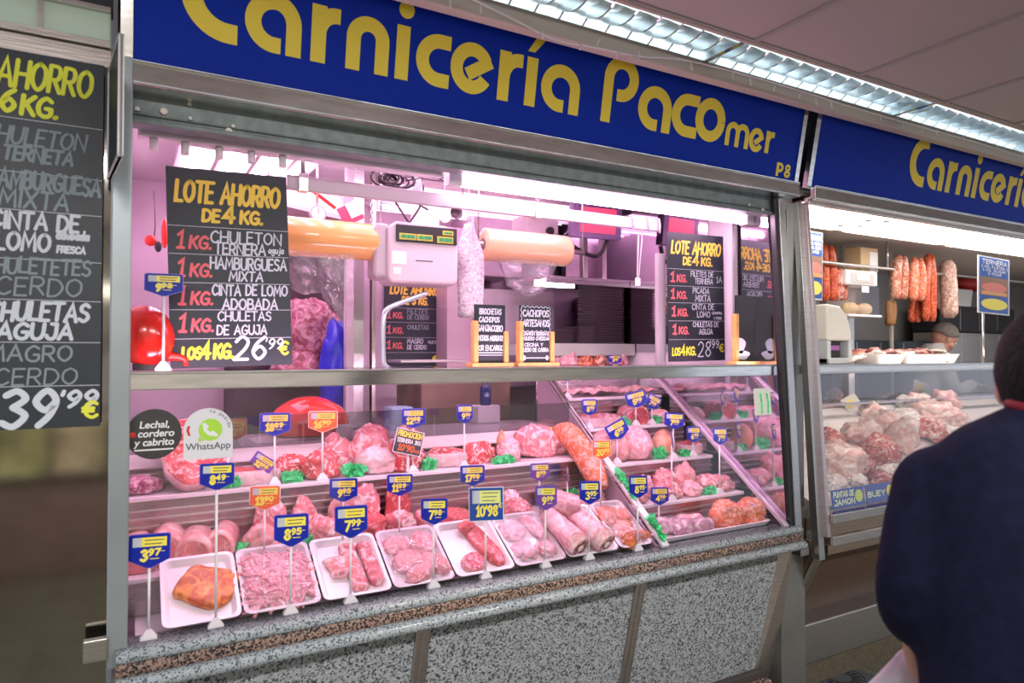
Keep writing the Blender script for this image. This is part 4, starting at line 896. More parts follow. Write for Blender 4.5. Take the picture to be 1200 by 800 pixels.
# left: cooling unit, dial, notice, chain, skimmers
p = at(366, 228, 3.0); t = thing('cooling_unit', 'white boxy cooling unit with a red strip above the orange film roll', 'cooling unit', (p.x, 3.0, p.z), (R(-14), R(8), 0))
MB().box(-.16, .16, 0, .25, -.07, .07).obj('housing', PLASTIC, t, bevel=.006); MB().box(-.03, .11, -.004, 0, .008, .022, M=Matrix.Rotation(R(28), 4, 'Y')).obj('red_strip', RED, t); MB().box(-.16, .14, -.02, .2, -.095, -.075).obj('louvre', BARM, t)
p = at(373, 250, 2.75); t = thing('dial', 'small round white dial gauge above the orange film roll', 'gauge', p); MB().cyl((0, 0, 0), (0, .03, 0), .033, 24).obj('case', STEEL, t); MB().cyl((0, -.002, 0), (0, 0, 0), .027, 24).obj('face', WT, t); MB().box(-.001, .001, -.003, -.002, -.002, .022).obj('hand', INK, t); MB().cyl((0, .02, .03), (0, .02, 2.42-p.z), .005, 8).obj('bracket', STEEL, t)
p = at(412, 249, 2.7); t = thing('notice_card', 'tilted red and white notice card hanging near the orange film roll', 'card', p, (0, R(-28), 0)); MB().box(-.05, .04, 0, .003, -.04, .035).obj('red_card', mat('notice_red', (.75, .05, .12), .5), t); MB().box(-.012, .048, -.004, 0, -.022, .04).obj('white_card', WT, t)
p = at(436, 236, 2.7); t = thing('metal_chain', 'thin metal chain hanging beside the red notice card', 'chain', p)
for k in range(9): MB().tube([(.006*math.cos(a) if k % 2 else 0, 0 if k % 2 else .006*math.cos(a), -.016*k+.011*math.sin(a)) for a in [i*2*PI/8 for i in range(8)]], .0018, 5, closed=True).obj('chain_link', STEEL, t)
for px, py, m, lab in ((521, 253, WHITE, 'white perforated skimmer hanging above the bag column'), (535, 249, mat('dark_pan', (.06, .04, .045), .4), 'small dark ladle hanging beside the white skimmer')):
    p = at(px, py, 2.7); t = thing('skimmer' if m is WHITE else 'ladle', lab, 'kitchen tool', p)
    if m is WHITE:
        MB().tube([(.027*math.cos(a), 0, .027*math.sin(a)) for a in [i*2*PI/20 for i in range(20)]], .004, 6, closed=True).obj('rim', m, t); mb = MB()
        for i in range(-2, 3):
            for j in range(-2, 3):
                if i*i+j*j < 7: mb.tube([(.0095*i+.0042*math.cos(a), 0, .0095*j+.0042*math.sin(a)) for a in [q*2*PI/8 for q in range(8)]], .0018, 5, closed=True)
        mb.obj('mesh_disc', m, t); MB().cyl((0, 0, .027), (.0, 0, 2.42-p.z), .003, 6).obj('handle', m, t)
    else:
        MB().loft([[(rr_*math.cos(2*PI*j/20), y, rr_*math.sin(2*PI*j/20)) for j in range(20)] for y, rr_ in ((.03, .006), (.024, .02), (0, .029), (-.002, .027), (.02, .018), (.026, .004))], 0, True, True).obj('bowl', m, t); MB().tube([(0, 0, .025), (.03, 0, .06), (.03, 0, 2.42-p.z)], .0025, 6).obj('handle', m, t)
p = at(499, 248, 2.558); o = MB().box(-.06, .06, 0, .004, -.09, .06).obj('paper_notice', WT, None, p, (0, R(3), 0)); tag(o, 'white paper notice behind the scale pole', 'notice')
p = at(180, 282, 2.75); t = thing('hanging_trinkets', 'red and dark keyring trinkets hanging on the pink left wall', 'keyring', (max(p.x, .03), 2.75, p.z))
MB().tube([(0, 0, .18), (.005, 0, .05), (0, 0, 0)], .002, 6).obj('cord', BLACK, t); MB().ball((-.01, 0, 0), (.02, .008, .02), 14, 8).obj('disc', RED, t); MB().ball((.035, 0, .03), (.012, .01, .055), 12, 8).obj('pod', RED, t); MB().ball((.015, 0, -.02), (.012, .008, .02), 10, 6).obj('tag', BLACK, t)
# wall stain is left on the wall as a small peeled patch
o = MB().add([(.0015, 2.3+.03*math.cos(a)*(1+.4*math.sin(3*a)), .03*math.sin(a)*(1+.3*math.cos(5*a))) for a in [i*2*PI/24 for i in range(24)]], [list(range(24))]).obj('wall_patch', mat('peeled_red', (.25, .01, .03), .7), None, (0, 0, at(178, 172, 2.3).z)); struct(o)
# cold room contents
def blobmesh(rx, ry, rz, seed, amp=.14, fr=1.6, flat=.4, sub=4, m=None, name='meat'):
    bm = bmesh.new(); bmesh.ops.create_icosphere(bm, subdivisions=sub, radius=1)
    for v in bm.verts:
        c_ = v.co.copy(); q = 1+amp*noise.noise(c_*fr+Vector((seed*7.3, seed*3.1, seed)))+amp*.45*noise.noise(c_*fr*2.7+Vector((seed, 9, seed*2)))
        q += amp*.22*noise.noise(c_*fr*6.5+Vector((seed*3, 4, seed)))-amp*.5*max(0, .12-abs(noise.noise(c_*fr*1.3+Vector((seed*2, seed, 8)))))/.12
        v.co = Vector((c_.x*rx*q, c_.y*ry*q, c_.z*rz*q))
        if v.co.z < -flat*rz: v.co.z = -flat*rz+(v.co.z+flat*rz)*.12
    zm = min(v.co.z for v in bm.verts)
    for v in bm.verts: v.co.z -= zm
    for f in bm.faces: f.smooth = True
    me = bpy.data.meshes.new(name); bm.to_mesh(me); bm.free(); me.materials.append(m); return me
MAUVE = meatmat('wrapped_meat', (.34, .12, .16), (.62, .38, .44), 9, .42, .62, 2.5)
for px, py, rx, rz, sd, lab in ((362, 388, .15, .17, 3, 'big pale wrapped meat cut hanging in the dark cold room opening'), (356, 424, .16, .12, 5, 'reddish wrapped meat heap low in the cold room opening'), (392, 420, .07, .14, 8, 'narrow wrapped meat piece beside the blue bag')):
    p = at(px, py, 3.3); o = link('meat_joint', blobmesh(rx, .12, rz, sd, .25, 2.0, .9, 4, MAUVE), None, (p.x, 3.3, p.z-rz)); tag(o, lab, 'meat')
p = at(397, 400, 3.1); o = link('blue_bag', blobmesh(.085, .08, .25, 11, .16, 2.6, .95, 4, mat('blue_bag', (.01, .015, .42), .3, bump=.8, bscale=26)), None, (p.x, 3.1, 1.215)); tag(o, 'tall crumpled bright blue plastic bag beside the white upright', 'bag')
# things on the worktop, seen through the glass
p = at(357, 482, 2.95); o = link('red_basin', blobmesh(.165, .14, .12, 2, .03, 1, .25, 4, RED), None, (p.x, 2.86, 1.2135)); tag(o, 'rounded red upturned basin behind the rear glass', 'basin')
p = at(458, 482, 3.0); o = MB().box(-.05, .05, 0, .10, 0, .10).obj('pale_blue_box', mat('pale_blue', (.32, .48, .62), .5), None, (p.x, 2.85, 1.2135), bevel=.004); tag(o, 'pale blue box on the worktop behind the rear glass', 'box')
p = at(553, 458, 3.1); t = thing('dark_bottle', 'small dark blue bottle behind the rear glass', 'bottle', (p.x, 2.95, 1.30)); MB().loft([[(r_*math.cos(2*PI*j/18), r_*math.sin(2*PI*j/18), z_) for j in range(18)] for z_, r_ in ((0, .026), (.004, .028), (.085, .028), (.10, .012), (.12, .011))], 0, True, True).obj('body', mat('bottle_blue', (.01, .015, .09), .15), t); MB().cyl((0, 0, .12), (0, 0, .145), .013, 16).obj('cap', PLASTIC, t)
MB().box(-.06, .06, -.04, .06, -.085, -.001).obj('stand', SHELF, t, bevel=.004)
p = at(590, 470, 3.05); t = thing('butcher_block', 'dark brown butcher block behind the rear glass at right', 'block', (1.52, 3.2, 0)); MB().box(-.28, .22, -.1, .25, .95, 1.42).obj('block', mat('block_brown', (.16, .09, .07), .5, var=.4, bscale=7), t, bevel=.01)
for x in (-.25, .19): MB().box(x-.03, x+.03, -.08, .2, 0, .95).obj('leg', SHT, t)
p = at(425, 492, 2.75); t = thing('paper_sheets', 'white sheets of wrapping paper lying on the worktop', 'paper', (.62, 2.8, 1.2135))
for k in range(3): MB().add([(x, y, .002*k+.012*noise.noise(Vector((x*9, y*9, k)))**2) for x in [-.2+.05*i+.03*k for i in range(9)] for y in (-.1, 0, .1)], [(i*3+j, (i+1)*3+j, (i+1)*3+j+1, i*3+j+1) for i in range(8) for j in range(2)]).obj('sheet', WT, t)
p = at(402, 497, 2.7); o = MB().box(-.03, .03, -.02, .02, 0, .055).obj('label_roll_box', PLASTIC, None, (p.x, 2.68, 1.2135), bevel=.003); tag(o, 'small white box standing on the back rail beside an orange price tag', 'box')
# ticket dispenser on the serving shelf
p = at(172, 398, 2.2); t = thing('ticket_dispenser', 'shiny red snail-shaped ticket dispenser beside the left steel post', 'ticket dispenser', (p.x-.005, 2.2, 1.502))
MB().box(-.03, .05, -.035, .035, 0, .02).obj('foot', BLACK, t, bevel=.004)
prf = smooth_path([(.045, 0, .012), (.075, 0, .07), (.072, 0, .125), (.04, 0, .172), (-.01, 0, .185), (-.05, 0, .16), (-.066, 0, .11), (-.055, 0, .05), (-.02, 0, .012)], 5, True)
MB().loft([[((q.x-.005)*k+.005, y, (q.z-.09)*k+.09) for q in prf] for y, k in ((-.072, .12), (-.069, .35), (-.060, .6), (-.045, .8), (-.024, .95), (0, 1), (.024, .95), (.045, .8), (.060, .6), (.069, .35), (.072, .12))], 0, True, True).obj('body', RED, t)
MB().box(.042, .056, -.03, .03, .008, .055).obj('band', BLACK, t, bevel=.003)
MB().tube(smooth_path([(.05, 0, .04), (.08, 0, .038), (.104, 0, .03), (.105, 0, .012)], 4), [.017, .016, .015, .013, .012, .011, .010, .009, .009, .008, .008, .008, .008][:13], 10).obj('tongue', RED, t)
# =====================================================================
# meats, trays, garnish
# =====================================================================
def put(name, me, loc, label, cat='meat', rot=(0, 0, 0), group=None, M=None):
    o = link(name, me)
    o.matrix_basis = M if M is not None else Matrix.Translation(loc) @ Euler(tuple(R(a) for a in rot)).to_matrix().to_4x4()
    return tag(o, label, cat, group)
def loin(L, rx, rz, seed, body, cut, amp=.10, name='meat_loin'):
    n = 28; rings = []; ms = []
    prof_ = [(-.5, .80), (-.492, .93), (-.46, .99), (-.3, 1.02), (-.1, 1.0), (.1, 1.0), (.3, .98), (.46, .95), (.492, .88), (.5, .76)]
    for x, k in prof_:
        rg = []
        for j in range(n):
            a = 2*PI*j/n; q = k*(1+amp*noise.noise(Vector((math.cos(a)*1.3, math.sin(a)*1.3, x*2.2+seed*5))))
            y = rx*math.cos(a)*q; z = rz*math.sin(a)*q
            if z < -rz*.62: z = -rz*.62+(z+rz*.62)*.15
            rg.append((y, x*L, z+rz*.68))
        rings.append(rg)
    return MB().loft(rings, 0, True, True, cm=1).mesh(name, [body, cut])
def slab(rx, ry, th, seed, side, face, amp=.22, n=44, dome=.25, bend=0, name='meat_slab', pts=None, e=.75):
    out = []
    for j in range(n):
        a = 2*PI*j/n; q = 1+amp*noise.noise(Vector((math.cos(a)*1.2+seed*4, math.sin(a)*1.2, seed)))+amp*.3*noise.noise(Vector((math.cos(a)*4, math.sin(a)*4, seed*3)))
        c, s_ = math.cos(a), math.sin(a)
        out.append((rx*math.copysign(abs(c)**e, c)*q, ry*math.copysign(abs(s_)**e, s_)*q))
    rings = []
    for k, zf in ((.90, 0), (.985, .12), (1.0, .45), (.985, .82), (.93, .985), (.86, 1.0), (.62, 1+dome*.5), (.35, 1+dome*.7), (.12, 1+dome*.8)):
        rg = []
        for x, y in out:
            X, Y = x*k, y*k; z = th*zf
            if zf >= 1: z += th*.22*noise.noise(Vector((X*26, Y*26, seed)))
            z += bend*math.sin(X/rx*2.4+seed)*(.5+.5*Y/ry)
            rg.append((X, Y, z))
        rings.append(rg)
    mb = MB().loft(rings, [0, 0, 0, 0, 1, 1, 1, 1], True, True, cm=1); return mb.mesh(name, [side, face])
def lump(rx, ry, rz, seed, m, amp=.16, fr=1.5, flat=.55, sub=4): return blobmesh(rx, ry, rz, seed, amp, fr, flat, sub, m, 'meat')
def parsley(loc, label, L=.06, w=.035, h=.04, n=90, seed=1, rz=0):
    rnd = random.Random(seed); mb = MB()
    for k in range(n):
        c = Vector(((rnd.random()-.5)*L*2, (rnd.random()-.5)*w*1.4, h*(.15+.75*rnd.random())*(1-.3*rnd.random()))); r = .008+.008*rnd.random()
        a = Euler((rnd.random()*6, rnd.random()*6, rnd.random()*6)).to_matrix()
        pts = [c+a@Vector((r*math.cos(q)*(1+.35*math.cos(3*q)), r*math.sin(q)*(1+.35*math.cos(3*q)), .003*math.cos(2*q))) for q in [i*2*PI/9 for i in range(9)]]
        mb.add(pts, [list(range(9))])
    o = mb.obj('parsley_garnish', GREEN, None, loc, (0, 0, R(rz))); tag(o, label, 'garnish'); MB().box(-L*.9, L*.9, -w*.3, w*.3, 0, .008).obj('base', GREEN, o); return o

# ---- bottom row of tilted foam trays ----
TA = R(31); T0 = Vector((0, 2.026, .8095))
def tf(x): return Matrix.Translation((x, T0.y, T0.z)) @ Matrix.Rotation(TA, 4, 'X')
EDGE = [.082, .286, .504, .720, .932, 1.155, 1.364, 1.598, 1.760]
TC = []
TLAB = ['white foam tray holding one orange marinated slab, first from the left', 'white foam tray heaped with pale pink meat strips', 'white foam tray holding three pork rib pieces', 'white foam tray filled with wrapped minced meat',
        'white foam tray holding a long steak and a round patty', 'white foam tray of pale fillets under shiny film', 'white foam tray holding two shanks with dark cut ends', 'white foam tray of orange marinated chicken under film by the sloping divider']
def tray_slope(x0, x1, lab, D=.245):
    w = x1-x0-.006; me = tray_mesh(w, D, .022, .022, .010, FOAM, .012)
    o = link('foam_tray', me); o.matrix_basis = tf((x0+x1)/2) @ Matrix.Translation((0, D/2, 0)); tag(o, lab, 'tray'); return o, w
def on(i, u, v, h=.004, rz=0, rx=0, ry=0):
    x0, x1 = EDGE[i], EDGE[i+1]
    return tf((x0+x1)/2) @ Matrix.Translation((u, v, h)) @ Euler((R(rx), R(ry), R(rz))).to_matrix().to_4x4()
TR = []
for i in range(8): TR.append(tray_slope(EDGE[i], EDGE[i+1], TLAB[i]))
def filmcover(i, h=.05, seed=1, D=.245):
    o, w = TR[i]; nx, ny = 20, 22; vs = []
    for a in range(nx+1):
        for b in range(ny+1):
            u, v = a/nx, b/ny; e = min(1, 6*min(u, 1-u), 6*min(v, 1-v)); q = .022+(h-.022)*e*(.75+.5*noise.noise(Vector((u*3, v*3, seed))))+.006*e*noise.noise(Vector((u*11, v*4, seed)))
            vs.append(((u-.5)*(w-.004), (v-.5)*(D-.004), q+.001))
    fs = [(a*(ny+1)+b, (a+1)*(ny+1)+b, (a+1)*(ny+1)+b+1, a*(ny+1)+b+1) for a in range(nx) for b in range(ny)]
    MB().add(vs, fs, 0, True).obj('cling_film', FILM, o)
# 0 orange slab
put('meat_slab', slab(.094, .082, .020, 3, MARIN, MARIN, .16, dome=.35, bend=.008, e=1.5), None, 'orange paprika-marinated meat slab on the leftmost white tray', M=on(0, .024, .128, .005, 12))
# 1 strips
def strips(name, w, d, n, seed, m, r=.009, curl=1.0):
    rnd = random.Random(seed); mb = MB()
    for k in range(n):
        x = (rnd.random()-.5)*w; y = (rnd.random()-.5)*d; a = rnd.random()*PI; L = .025+.03*rnd.random(); z = .008+.022*rnd.random()*(1-abs(2*x/w)**2*.7)*(1-abs(2*y/d)**2*.7)
        c, s_ = math.cos(a), math.sin(a); b = (rnd.random()-.5)*.03*curl
        p = smooth_path([(x-c*L, y-s_*L, z*.6), (x-s_*b, y+c*b, z+.006), (x+c*L, y+s_*L, z*.7)], 4); rr_ = r*(.7+.5*rnd.random())
        mb.tube(p, [rr_*(.6+.4*math.sin(PI*(i+1)/(len(p)+1))) for i in range(len(p))], 7)
    return mb.mesh(name, [m])
put('meat_strips', strips('meat_strips', .088, .165, 170, 4, STRIPM, .0062, 1.4), None, 'large heap of pale pink meat strips on the second tray', M=on(1, -.034, .112, .004))
put('meat_strips', strips('meat_strips', .05, .155, 90, 8, STRIPM, .0062, 1.4), None, 'narrow heap of pink meat strips at the right of the second tray', M=on(1, .050, .110, .004))
for k_, i_ in ((1, 2),): filmcover(1, .046, 2)
# 2 ribs
def ribs(w, d, th, nb, seed, name='rib_strip'):
    mb = MB(); n = 26; rings = []
    for i in range(n):
        v = i/(n-1); y = (v-.5)*d; ridge = .5+.5*math.sin(v*nb*2*PI); e = min(1, 8*min(v, 1-v)+.35); ww = w*.5*e*(1+.12*noise.noise(Vector((v*4, seed, 0)))); h = th*(.72+.32*ridge)*e
        rings.append([(x*ww+.008*math.sin(v*3+seed), y, z*h) for x, z in ((-1, .15), (-.98, .7), (-.7, 1.0), (-.2, 1.08), (.3, 1.04), (.75, .98), (.98, .65), (1, .15), (.6, 0), (-.6, 0))])
    return mb.loft(rings, 0, True, True).mesh(name, [VEAL])
put('rib_block', ribs(.065, .085, .026, 3, 1), None, 'short square pork rib block on the third tray', M=on(2, -.038, .125, .005, 4))
put('rib_strip', ribs(.052, .205, .026, 6, 2), None, 'long pork rib strip in the middle of the third tray', M=on(2, .012, .118, .005, -3))
put('rib_strip', ribs(.046, .185, .026, 5, 5), None, 'long narrow pork rib strip at the right side of the third tray', M=on(2, .064, .125, .005, 9))
# 3 minced meat
for k, (u, v, rx_, ry_, lab) in enumerate(((-.045, .175, .05, .04, 'minced meat portion at the back left of the fourth tray'), (.045, .17, .05, .05, 'minced meat portion at the back right of the fourth tray'), (-.028, .10, .055, .045, 'minced meat portion in the middle of the fourth tray'), (-.005, .045, .058, .034, 'minced meat portion at the front of the fourth tray'), (.06, .075, .035, .055, 'minced meat portion at the front right of the fourth tray'))):
    put('minced_meat', lump(rx_, ry_, .022, 20+k, MINCE, .16, 2.2, .5), None, lab, M=on(3, u, v, .005, 10*k))
filmcover(3, .044, 5)
# 4 steak and patty
put('steak', slab(.034, .105, .022, 6, BEEFL, BEEFL, .18, dome=.35), None, 'long red steak lying along the fifth tray', M=on(4, .040, .125, .005, 14))
put('steak_fold', lump(.034, .024, .018, 31, BEEFL, .2, 1.8), None, 'small folded steak end at the back of the fifth tray', M=on(4, .006, .205, .016, 10))
put('burger_patty', slab(.042, .036, .02, 9, MINCE, meatmat('patty_meat', (.62, .12, .16), (.88, .56, .58), 70, .46, .6, .6, .4, .8), .08, dome=.2), None, 'round raw burger patty at the front of the fifth tray', M=on(4, -.028, .055, .005, 20))
# 5 pale fillets
for k, (u, v, rx_, ry_, rz, lab) in enumerate(((-.04, .17, .05, .045, 10, 'pale folded fillet at the back left of the sixth tray'), (.05, .165, .026, .07, 20, 'pale long fillet at the back right of the sixth tray'), (-.035, .07, .05, .04, -20, 'pinkish fillet at the front left of the sixth tray'), (.05, .06, .035, .035, 0, 'pinkish fillet at the front right of the sixth tray'))):
    put('fillet', lump(rx_, ry_, .02, 40+k, CHICK, .28, 2.0, .5), None, lab, M=on(5, u, v, .005, rz))
filmcover(5, .046, 9)
# 6 shanks
def shank(L, r0, r1, seed, skin, cut, name='shank'):
    n = 26; rings = []
    for v, k in ((0, .8), (.015, .95), (.06, 1), (.2, 1.04), (.4, 1.0), (.6, .94), (.8, .9), (.95, .86), (1, .66)):
        r = r0+(r1-r0)*v; rings.append([(r*k*math.cos(2*PI*j/n)*(1+.08*noise.noise(Vector((math.cos(2*PI*j/n), math.sin(2*PI*j/n), v*2+seed)))), v*L, r*.92*k*math.sin(2*PI*j/n)+r0*.9) for j in range(n)])
    mb = MB().loft(rings, 0, True, True, cm=1); me = mb.mesh(name, [skin, cut]); return me
for u, v, rz, sd, L, lab in ((-.066, .012, 14, 1, .19, 'pale skinned shank with dark red cut end, left of the pair'), (.048, .008, 16, 4, .19, 'pale skinned shank with dark cut end, right of the pair, below the 3.95 tag')):
    o = put('shank', shank(L, .048, .040, sd, CHICK, SHANK), None, lab, M=on(6, u, v, .006, rz))
    MB().tube([(0, -.002, .040), (0, .004, .040)], .013, 14).obj('bone', BONE, o)
put('shank', shank(.15, .045, .05, 9, CHICK, PORKCUT), None, 'pale shank lying across behind the pair of shanks', M=on(6, .02, .185, .03, 62))
# 7 marinated
for k, (u, v, rx_, ry_, m, lab) in enumerate(((-.035, .17, .045, .05, MARIN2, 'orange marinated chicken piece at the back left of the last tray'), (.035, .16, .035, .05, MARIN2, 'orange marinated chicken piece at the back right of the last tray'), (-.005, .095, .05, .04, MARIN2, 'orange marinated chicken piece in the middle of the last tray'), (-.015, .035, .045, .026, MARIN, 'deep orange chicken piece at the front of the last tray'), (.05, .05, .02, .04, MARIN2, 'small orange chicken piece at the front right of the last tray'))):
    put('marinated_chicken', lump(rx_, ry_, .022, 60+k, m, .3, 2.2, .5), None, lab, M=on(7, u, v, .005, 17*k))
filmcover(7, .048, 12)

# ---- middle shelf (z .915) ----
def X(px, Y): return Y*math.tan(math.atan((px-600)/800)+R(29.4))
Z4, Z3 = .9155, 1.1005
for px, Y, L, rx_, rz_, r, sd, lab in ((163, 2.34, .19, .055, .052, -4, 1, 'pale pork loin at the far left of the middle shelf, beside the steel post'), (198, 2.37, .17, .05, .062, -6, 2, 'grey-pink pork loin with rounded back, behind the 3.97 tag'),
        (231, 2.325, .19, .052, .054, -8, 3, 'pork loin with broad pink cut face in the row on the middle shelf'), (263, 2.335, .18, .044, .056, -14, 4, 'pork loin with cut face beside the parsley tuft at left')):
    put('pork_loin', loin(L, rx_, rz_, sd, PORK, PORKCUT), (X(px, Y), Y, Z4), lab, rot=(0, 0, r))
parsley((X(285, 2.3), 2.285, Z4), 'parsley garnish tuft beside the pork loins', .02, .04, .045, 60, 3)
ROASTS = [(307, 2.33, .045, .062, .042, PORK, 'pale pink roast right of the first parsley tuft'), (318, 2.405, .050, .028, .075, VEAL, 'reddish netted roast standing behind the pale roast under the 13.90 tag'),
    (346, 2.33, .036, .055, .036, PORK, 'small pale roast behind the 8.95 tag'), (357, 2.40, .040, .03, .070, VEAL, 'netted roast at the back of the middle shelf under the 9.95 tag'),
    (379, 2.33, .046, .062, .045, VEAL, 'marbled roast in front of the 9.95 tag'), (401, 2.405, .040, .028, .075, PORK, 'mauve roast at the back between the 9.95 and 11.89 tags'),
    (428, 2.40, .048, .03, .080, VEAL, 'plump pink roast leaning at the back, left of the 11.89 tag'), (436, 2.32, .044, .058, .042, BEEFL, 'red roast in front, left of the 11.89 tag stem'), (470, 2.32, .040, .058, .040, VEAL, 'marbled roast in front, right of the 11.89 tag stem'),
    (466, 2.405, .042, .03, .076, BEEFL, 'dark pink roast at the back behind the 11.89 tag'), (497, 2.33, .030, .055, .036, VEAL, 'small roast beside the 7.98 tag')]
for k, (px, Y, a, b, c, m, lab) in enumerate(ROASTS): put('roast', lump(a*1.16, b*1.1, c*1.28, 80+k, m, .2, 1.6, .6), (X(px, Y-.02), Y-.02, Z4), lab, rot=(0, 0, (k*37) % 50-25))
for k, (px, Y, lab, L) in enumerate(((361, 2.275, 'parsley tuft between the small pale roast and the marbled roast', .02), (411, 2.29, 'parsley tuft behind the 7.99 tag', .03), (486, 2.36, 'parsley tuft between roasts left of the 7.98 tag', .02))): parsley((X(px, Y), Y, Z4), lab, L, .04, .045, 60, 10+k)
put('beef_slab', slab(.062, .085, .042, 14, BEEFL, BEEFL, .15, dome=.5), (X(534, 2.33), 2.33, Z4), 'smooth red beef slab on the middle shelf behind the square 10.98 sign', rot=(0, 0, 14))
put('beef_slab', slab(.05, .07, .04, 15, FAT, BEEFL, .18, dome=.5), (X(566, 2.35), 2.35, Z4), 'red beef slab with fat edge just right of the smooth red slab', rot=(0, 0, -20))
put('meat_chop', lump(.052, .065, .042, 120, VEAL, .3, 2.2, .5), (X(606, 2.33), 2.33, Z4), 'bony pale chop with reddish centre left of the purple 9.99 tag')
put('meat_chop', lump(.045, .05, .055, 121, CHICK, .3, 2.2, .5), (X(598, 2.405), 2.40, Z4), 'pale film-wrapped bony cut at the back left of the purple 9.99 tag')
put('meat_chop', lump(.06, .07, .05, 122, CHICK, .22, 1.7, .5), (X(650, 2.35), 2.35, Z4), 'large pale joint behind the purple 9.99 tag')
put('meat_chop', lump(.06, .06, .05, 123, CHICK, .22, 1.7, .5), (X(692, 2.36), 2.36, Z4), 'large pale joint behind the 3.95 tag')
parsley((X(662, 2.43), 2.425, Z4), 'long parsley garnish strip behind the 9.99 and 3.95 tags', .075, .02, .055, 120, 21)
# ---- upper shelf (z 1.10) ----
o = put('beef_rib_slab', slab(.105, .125, .05, 22, FAT, BEEF, .16, dome=.22), (X(227, 2.52), 2.505, Z3+.004), 'big marbled beef rib slab propped upright beneath the arched sticker')
o.matrix_basis = Matrix.Translation((X(229, 2.5), 2.472, Z3)) @ Matrix.Rotation(R(58), 4, 'X') @ Matrix.Translation((0, .128, -.0)) @ Matrix.Rotation(R(9), 4, 'Z')
put('minced_heap', lump(.07, .06, .035, 130, meatmat('mauve_mince', (.44, .14, .22), (.80, .52, .60), 40, .45, .62, 1.0, .4, .9), .25, 2.5, .5), (X(165, 2.52), 2.52, Z3), 'mauve heap of marbled meat at the far left of the upper shelf')
put('beef_flank', slab(.088, .052, .05, 25, FAT, BEEFL, .16, dome=.3), (X(299, 2.51), 2.51, Z3), 'flat fatty beef flank on the upper shelf behind the 13.90 tag')
parsley((X(272, 2.47), 2.468, Z3), 'parsley tuft between the rib slab and the fatty flank', .025, .02, .04, 60, 30)
parsley((X(344, 2.47), 2.465, Z3), 'parsley tuft between the two price tags on tall stems at left', .035, .02, .04, 70, 31)
UP_ = [(343, 2.55, .055, .045, .045, BEEF, 'small marbled red roast at the back, right of the 18.89 tag stem'), (378, 2.50, .062, .048, .052, BEEF, 'marbled steak joint behind the 16.90 tag stem'), (393, 2.575, .060, .035, .075, VEAL, 'pink roast at the back above the marbled steak joint'),
    (436, 2.575, .070, .035, .095, VEAL, 'large pale-veined roast at the back left of the promotion card'), (441, 2.50, .070, .045, .05, FAT, 'white fat-covered roast in front of the large veined roast'), (478, 2.50, .062, .046, .050, BEEF, 'dark red roast with fat band at the 12.98 tag stem'), (477, 2.58, .055, .03, .085, VEAL, 'pink roast at the back just under the promotion card')]
for k, (px, Y, a, b, c, m, lab) in enumerate(UP_): put('roast', lump(a*1.16, b*1.08, c*1.2, 140+k, m, .2, 1.5, .55), (X(px, Y), Y, Z3), lab, rot=(0, 0, (k*31) % 40-20))
parsley((X(415, 2.465), 2.462, Z3), 'parsley tuft on the upper shelf above the 9.95 tag', .035, .02, .045, 70, 33)
parsley((X(504, 2.47), 2.468, Z3), 'parsley tuft right of the dark red roast with fat band', .025, .025, .045, 60, 34)
put('beef_flank', slab(.085, .055, .055, 27, FAT, BEEF, .14, dome=.4), (X(523, 2.53), 2.53, Z3), 'long red marbled beef piece behind the 17.98 tag, left one', rot=(0, 0, -10))
put('beef_flank', slab(.075, .05, .06, 28, BEEF, BEEF, .16, dome=.5), (X(560, 2.54), 2.54, Z3), 'short red beef piece with ragged front behind the 17.98 tag', rot=(0, 0, 14))
put('fat_piece', lump(.018, .03, .075, 150, meatmat('yellow_fat', (.88, .44, .22), (.95, .72, .58), 16, .4, .7, 1, .3), .2, 1.5, .6), (X(586, 2.59), 2.585, Z3), 'small upright yellowish fat piece left of the lamb joint')
put('lamb_joint', lump(.105, .05, .088, 151, VEAL, .2, 1.5, .55), (X(626, 2.55), 2.55, Z3), 'broad pale lamb leg joint at the right of the upper shelf', rot=(0, 8, -8))
put('lamb_joint', lump(.05, .045, .06, 152, CHICK, .2, 1.6, .55), (X(596, 2.50), 2.50, Z3), 'round pale lamb piece in front of the broad lamb leg')
put('lamb_joint', lump(.07, .04, .07, 153, VEAL, .2, 1.6, .55), (X(655, 2.56), 2.56, Z3+.0), 'pale lamb piece just right of the broad lamb leg', rot=(0, 0, 10))
parsley((X(590, 2.455), 2.455, Z3), 'thin parsley strip in front of the lamb pieces', .045, .015, .03, 60, 36)
# long orange loin sloping down beside the divider
n = 14; pts = smooth_path([(1.69, 2.60, 1.19), (1.70, 2.52, 1.195), (1.705, 2.44, 1.15), (1.715, 2.36, 1.07), (1.725, 2.30, .985)], 5); N_ = len(pts)
mb = MB().tube(pts, [.052*(.55+.45*min(1, 4*(i+.4)/N_, 4*(N_-i-.2)/N_)) for i in range(N_)], 20)
tag(mb.obj('marinated_loin', MARIN2), 'long orange marinated pork loin sloping down beside the divider', 'meat')
# parsley strip on the divider
def strip_parsley(x, s0, s1, n, seed, label):
    rnd = random.Random(seed); mb = MB(); nn = Vector((0, -.66, .88)).normalized()
    for k in range(n):
        s_ = s0+(s1-s0)*rnd.random()
        if math.sin(s_*28) < -.25: continue
        y, z = prof(s_); c = Vector((x+(rnd.random()-.5)*.024, y, z))+nn*(.046+.016*rnd.random()); r = .006+.008*rnd.random(); a = Euler((rnd.random()*6, rnd.random()*6, rnd.random()*6)).to_matrix()
        mb.add([c+a@Vector((r*math.cos(q)*(1+.3*math.cos(3*q)), r*math.sin(q)*(1+.3*math.cos(3*q)), .002)) for q in [i*2*PI/9 for i in range(9)]], [list(range(9))])
    tag(mb.obj('parsley_garnish', GREEN), label, 'garnish')
strip_parsley(XP, .02, .5, 330, 41, 'long green plastic parsley trim along the sloping divider')

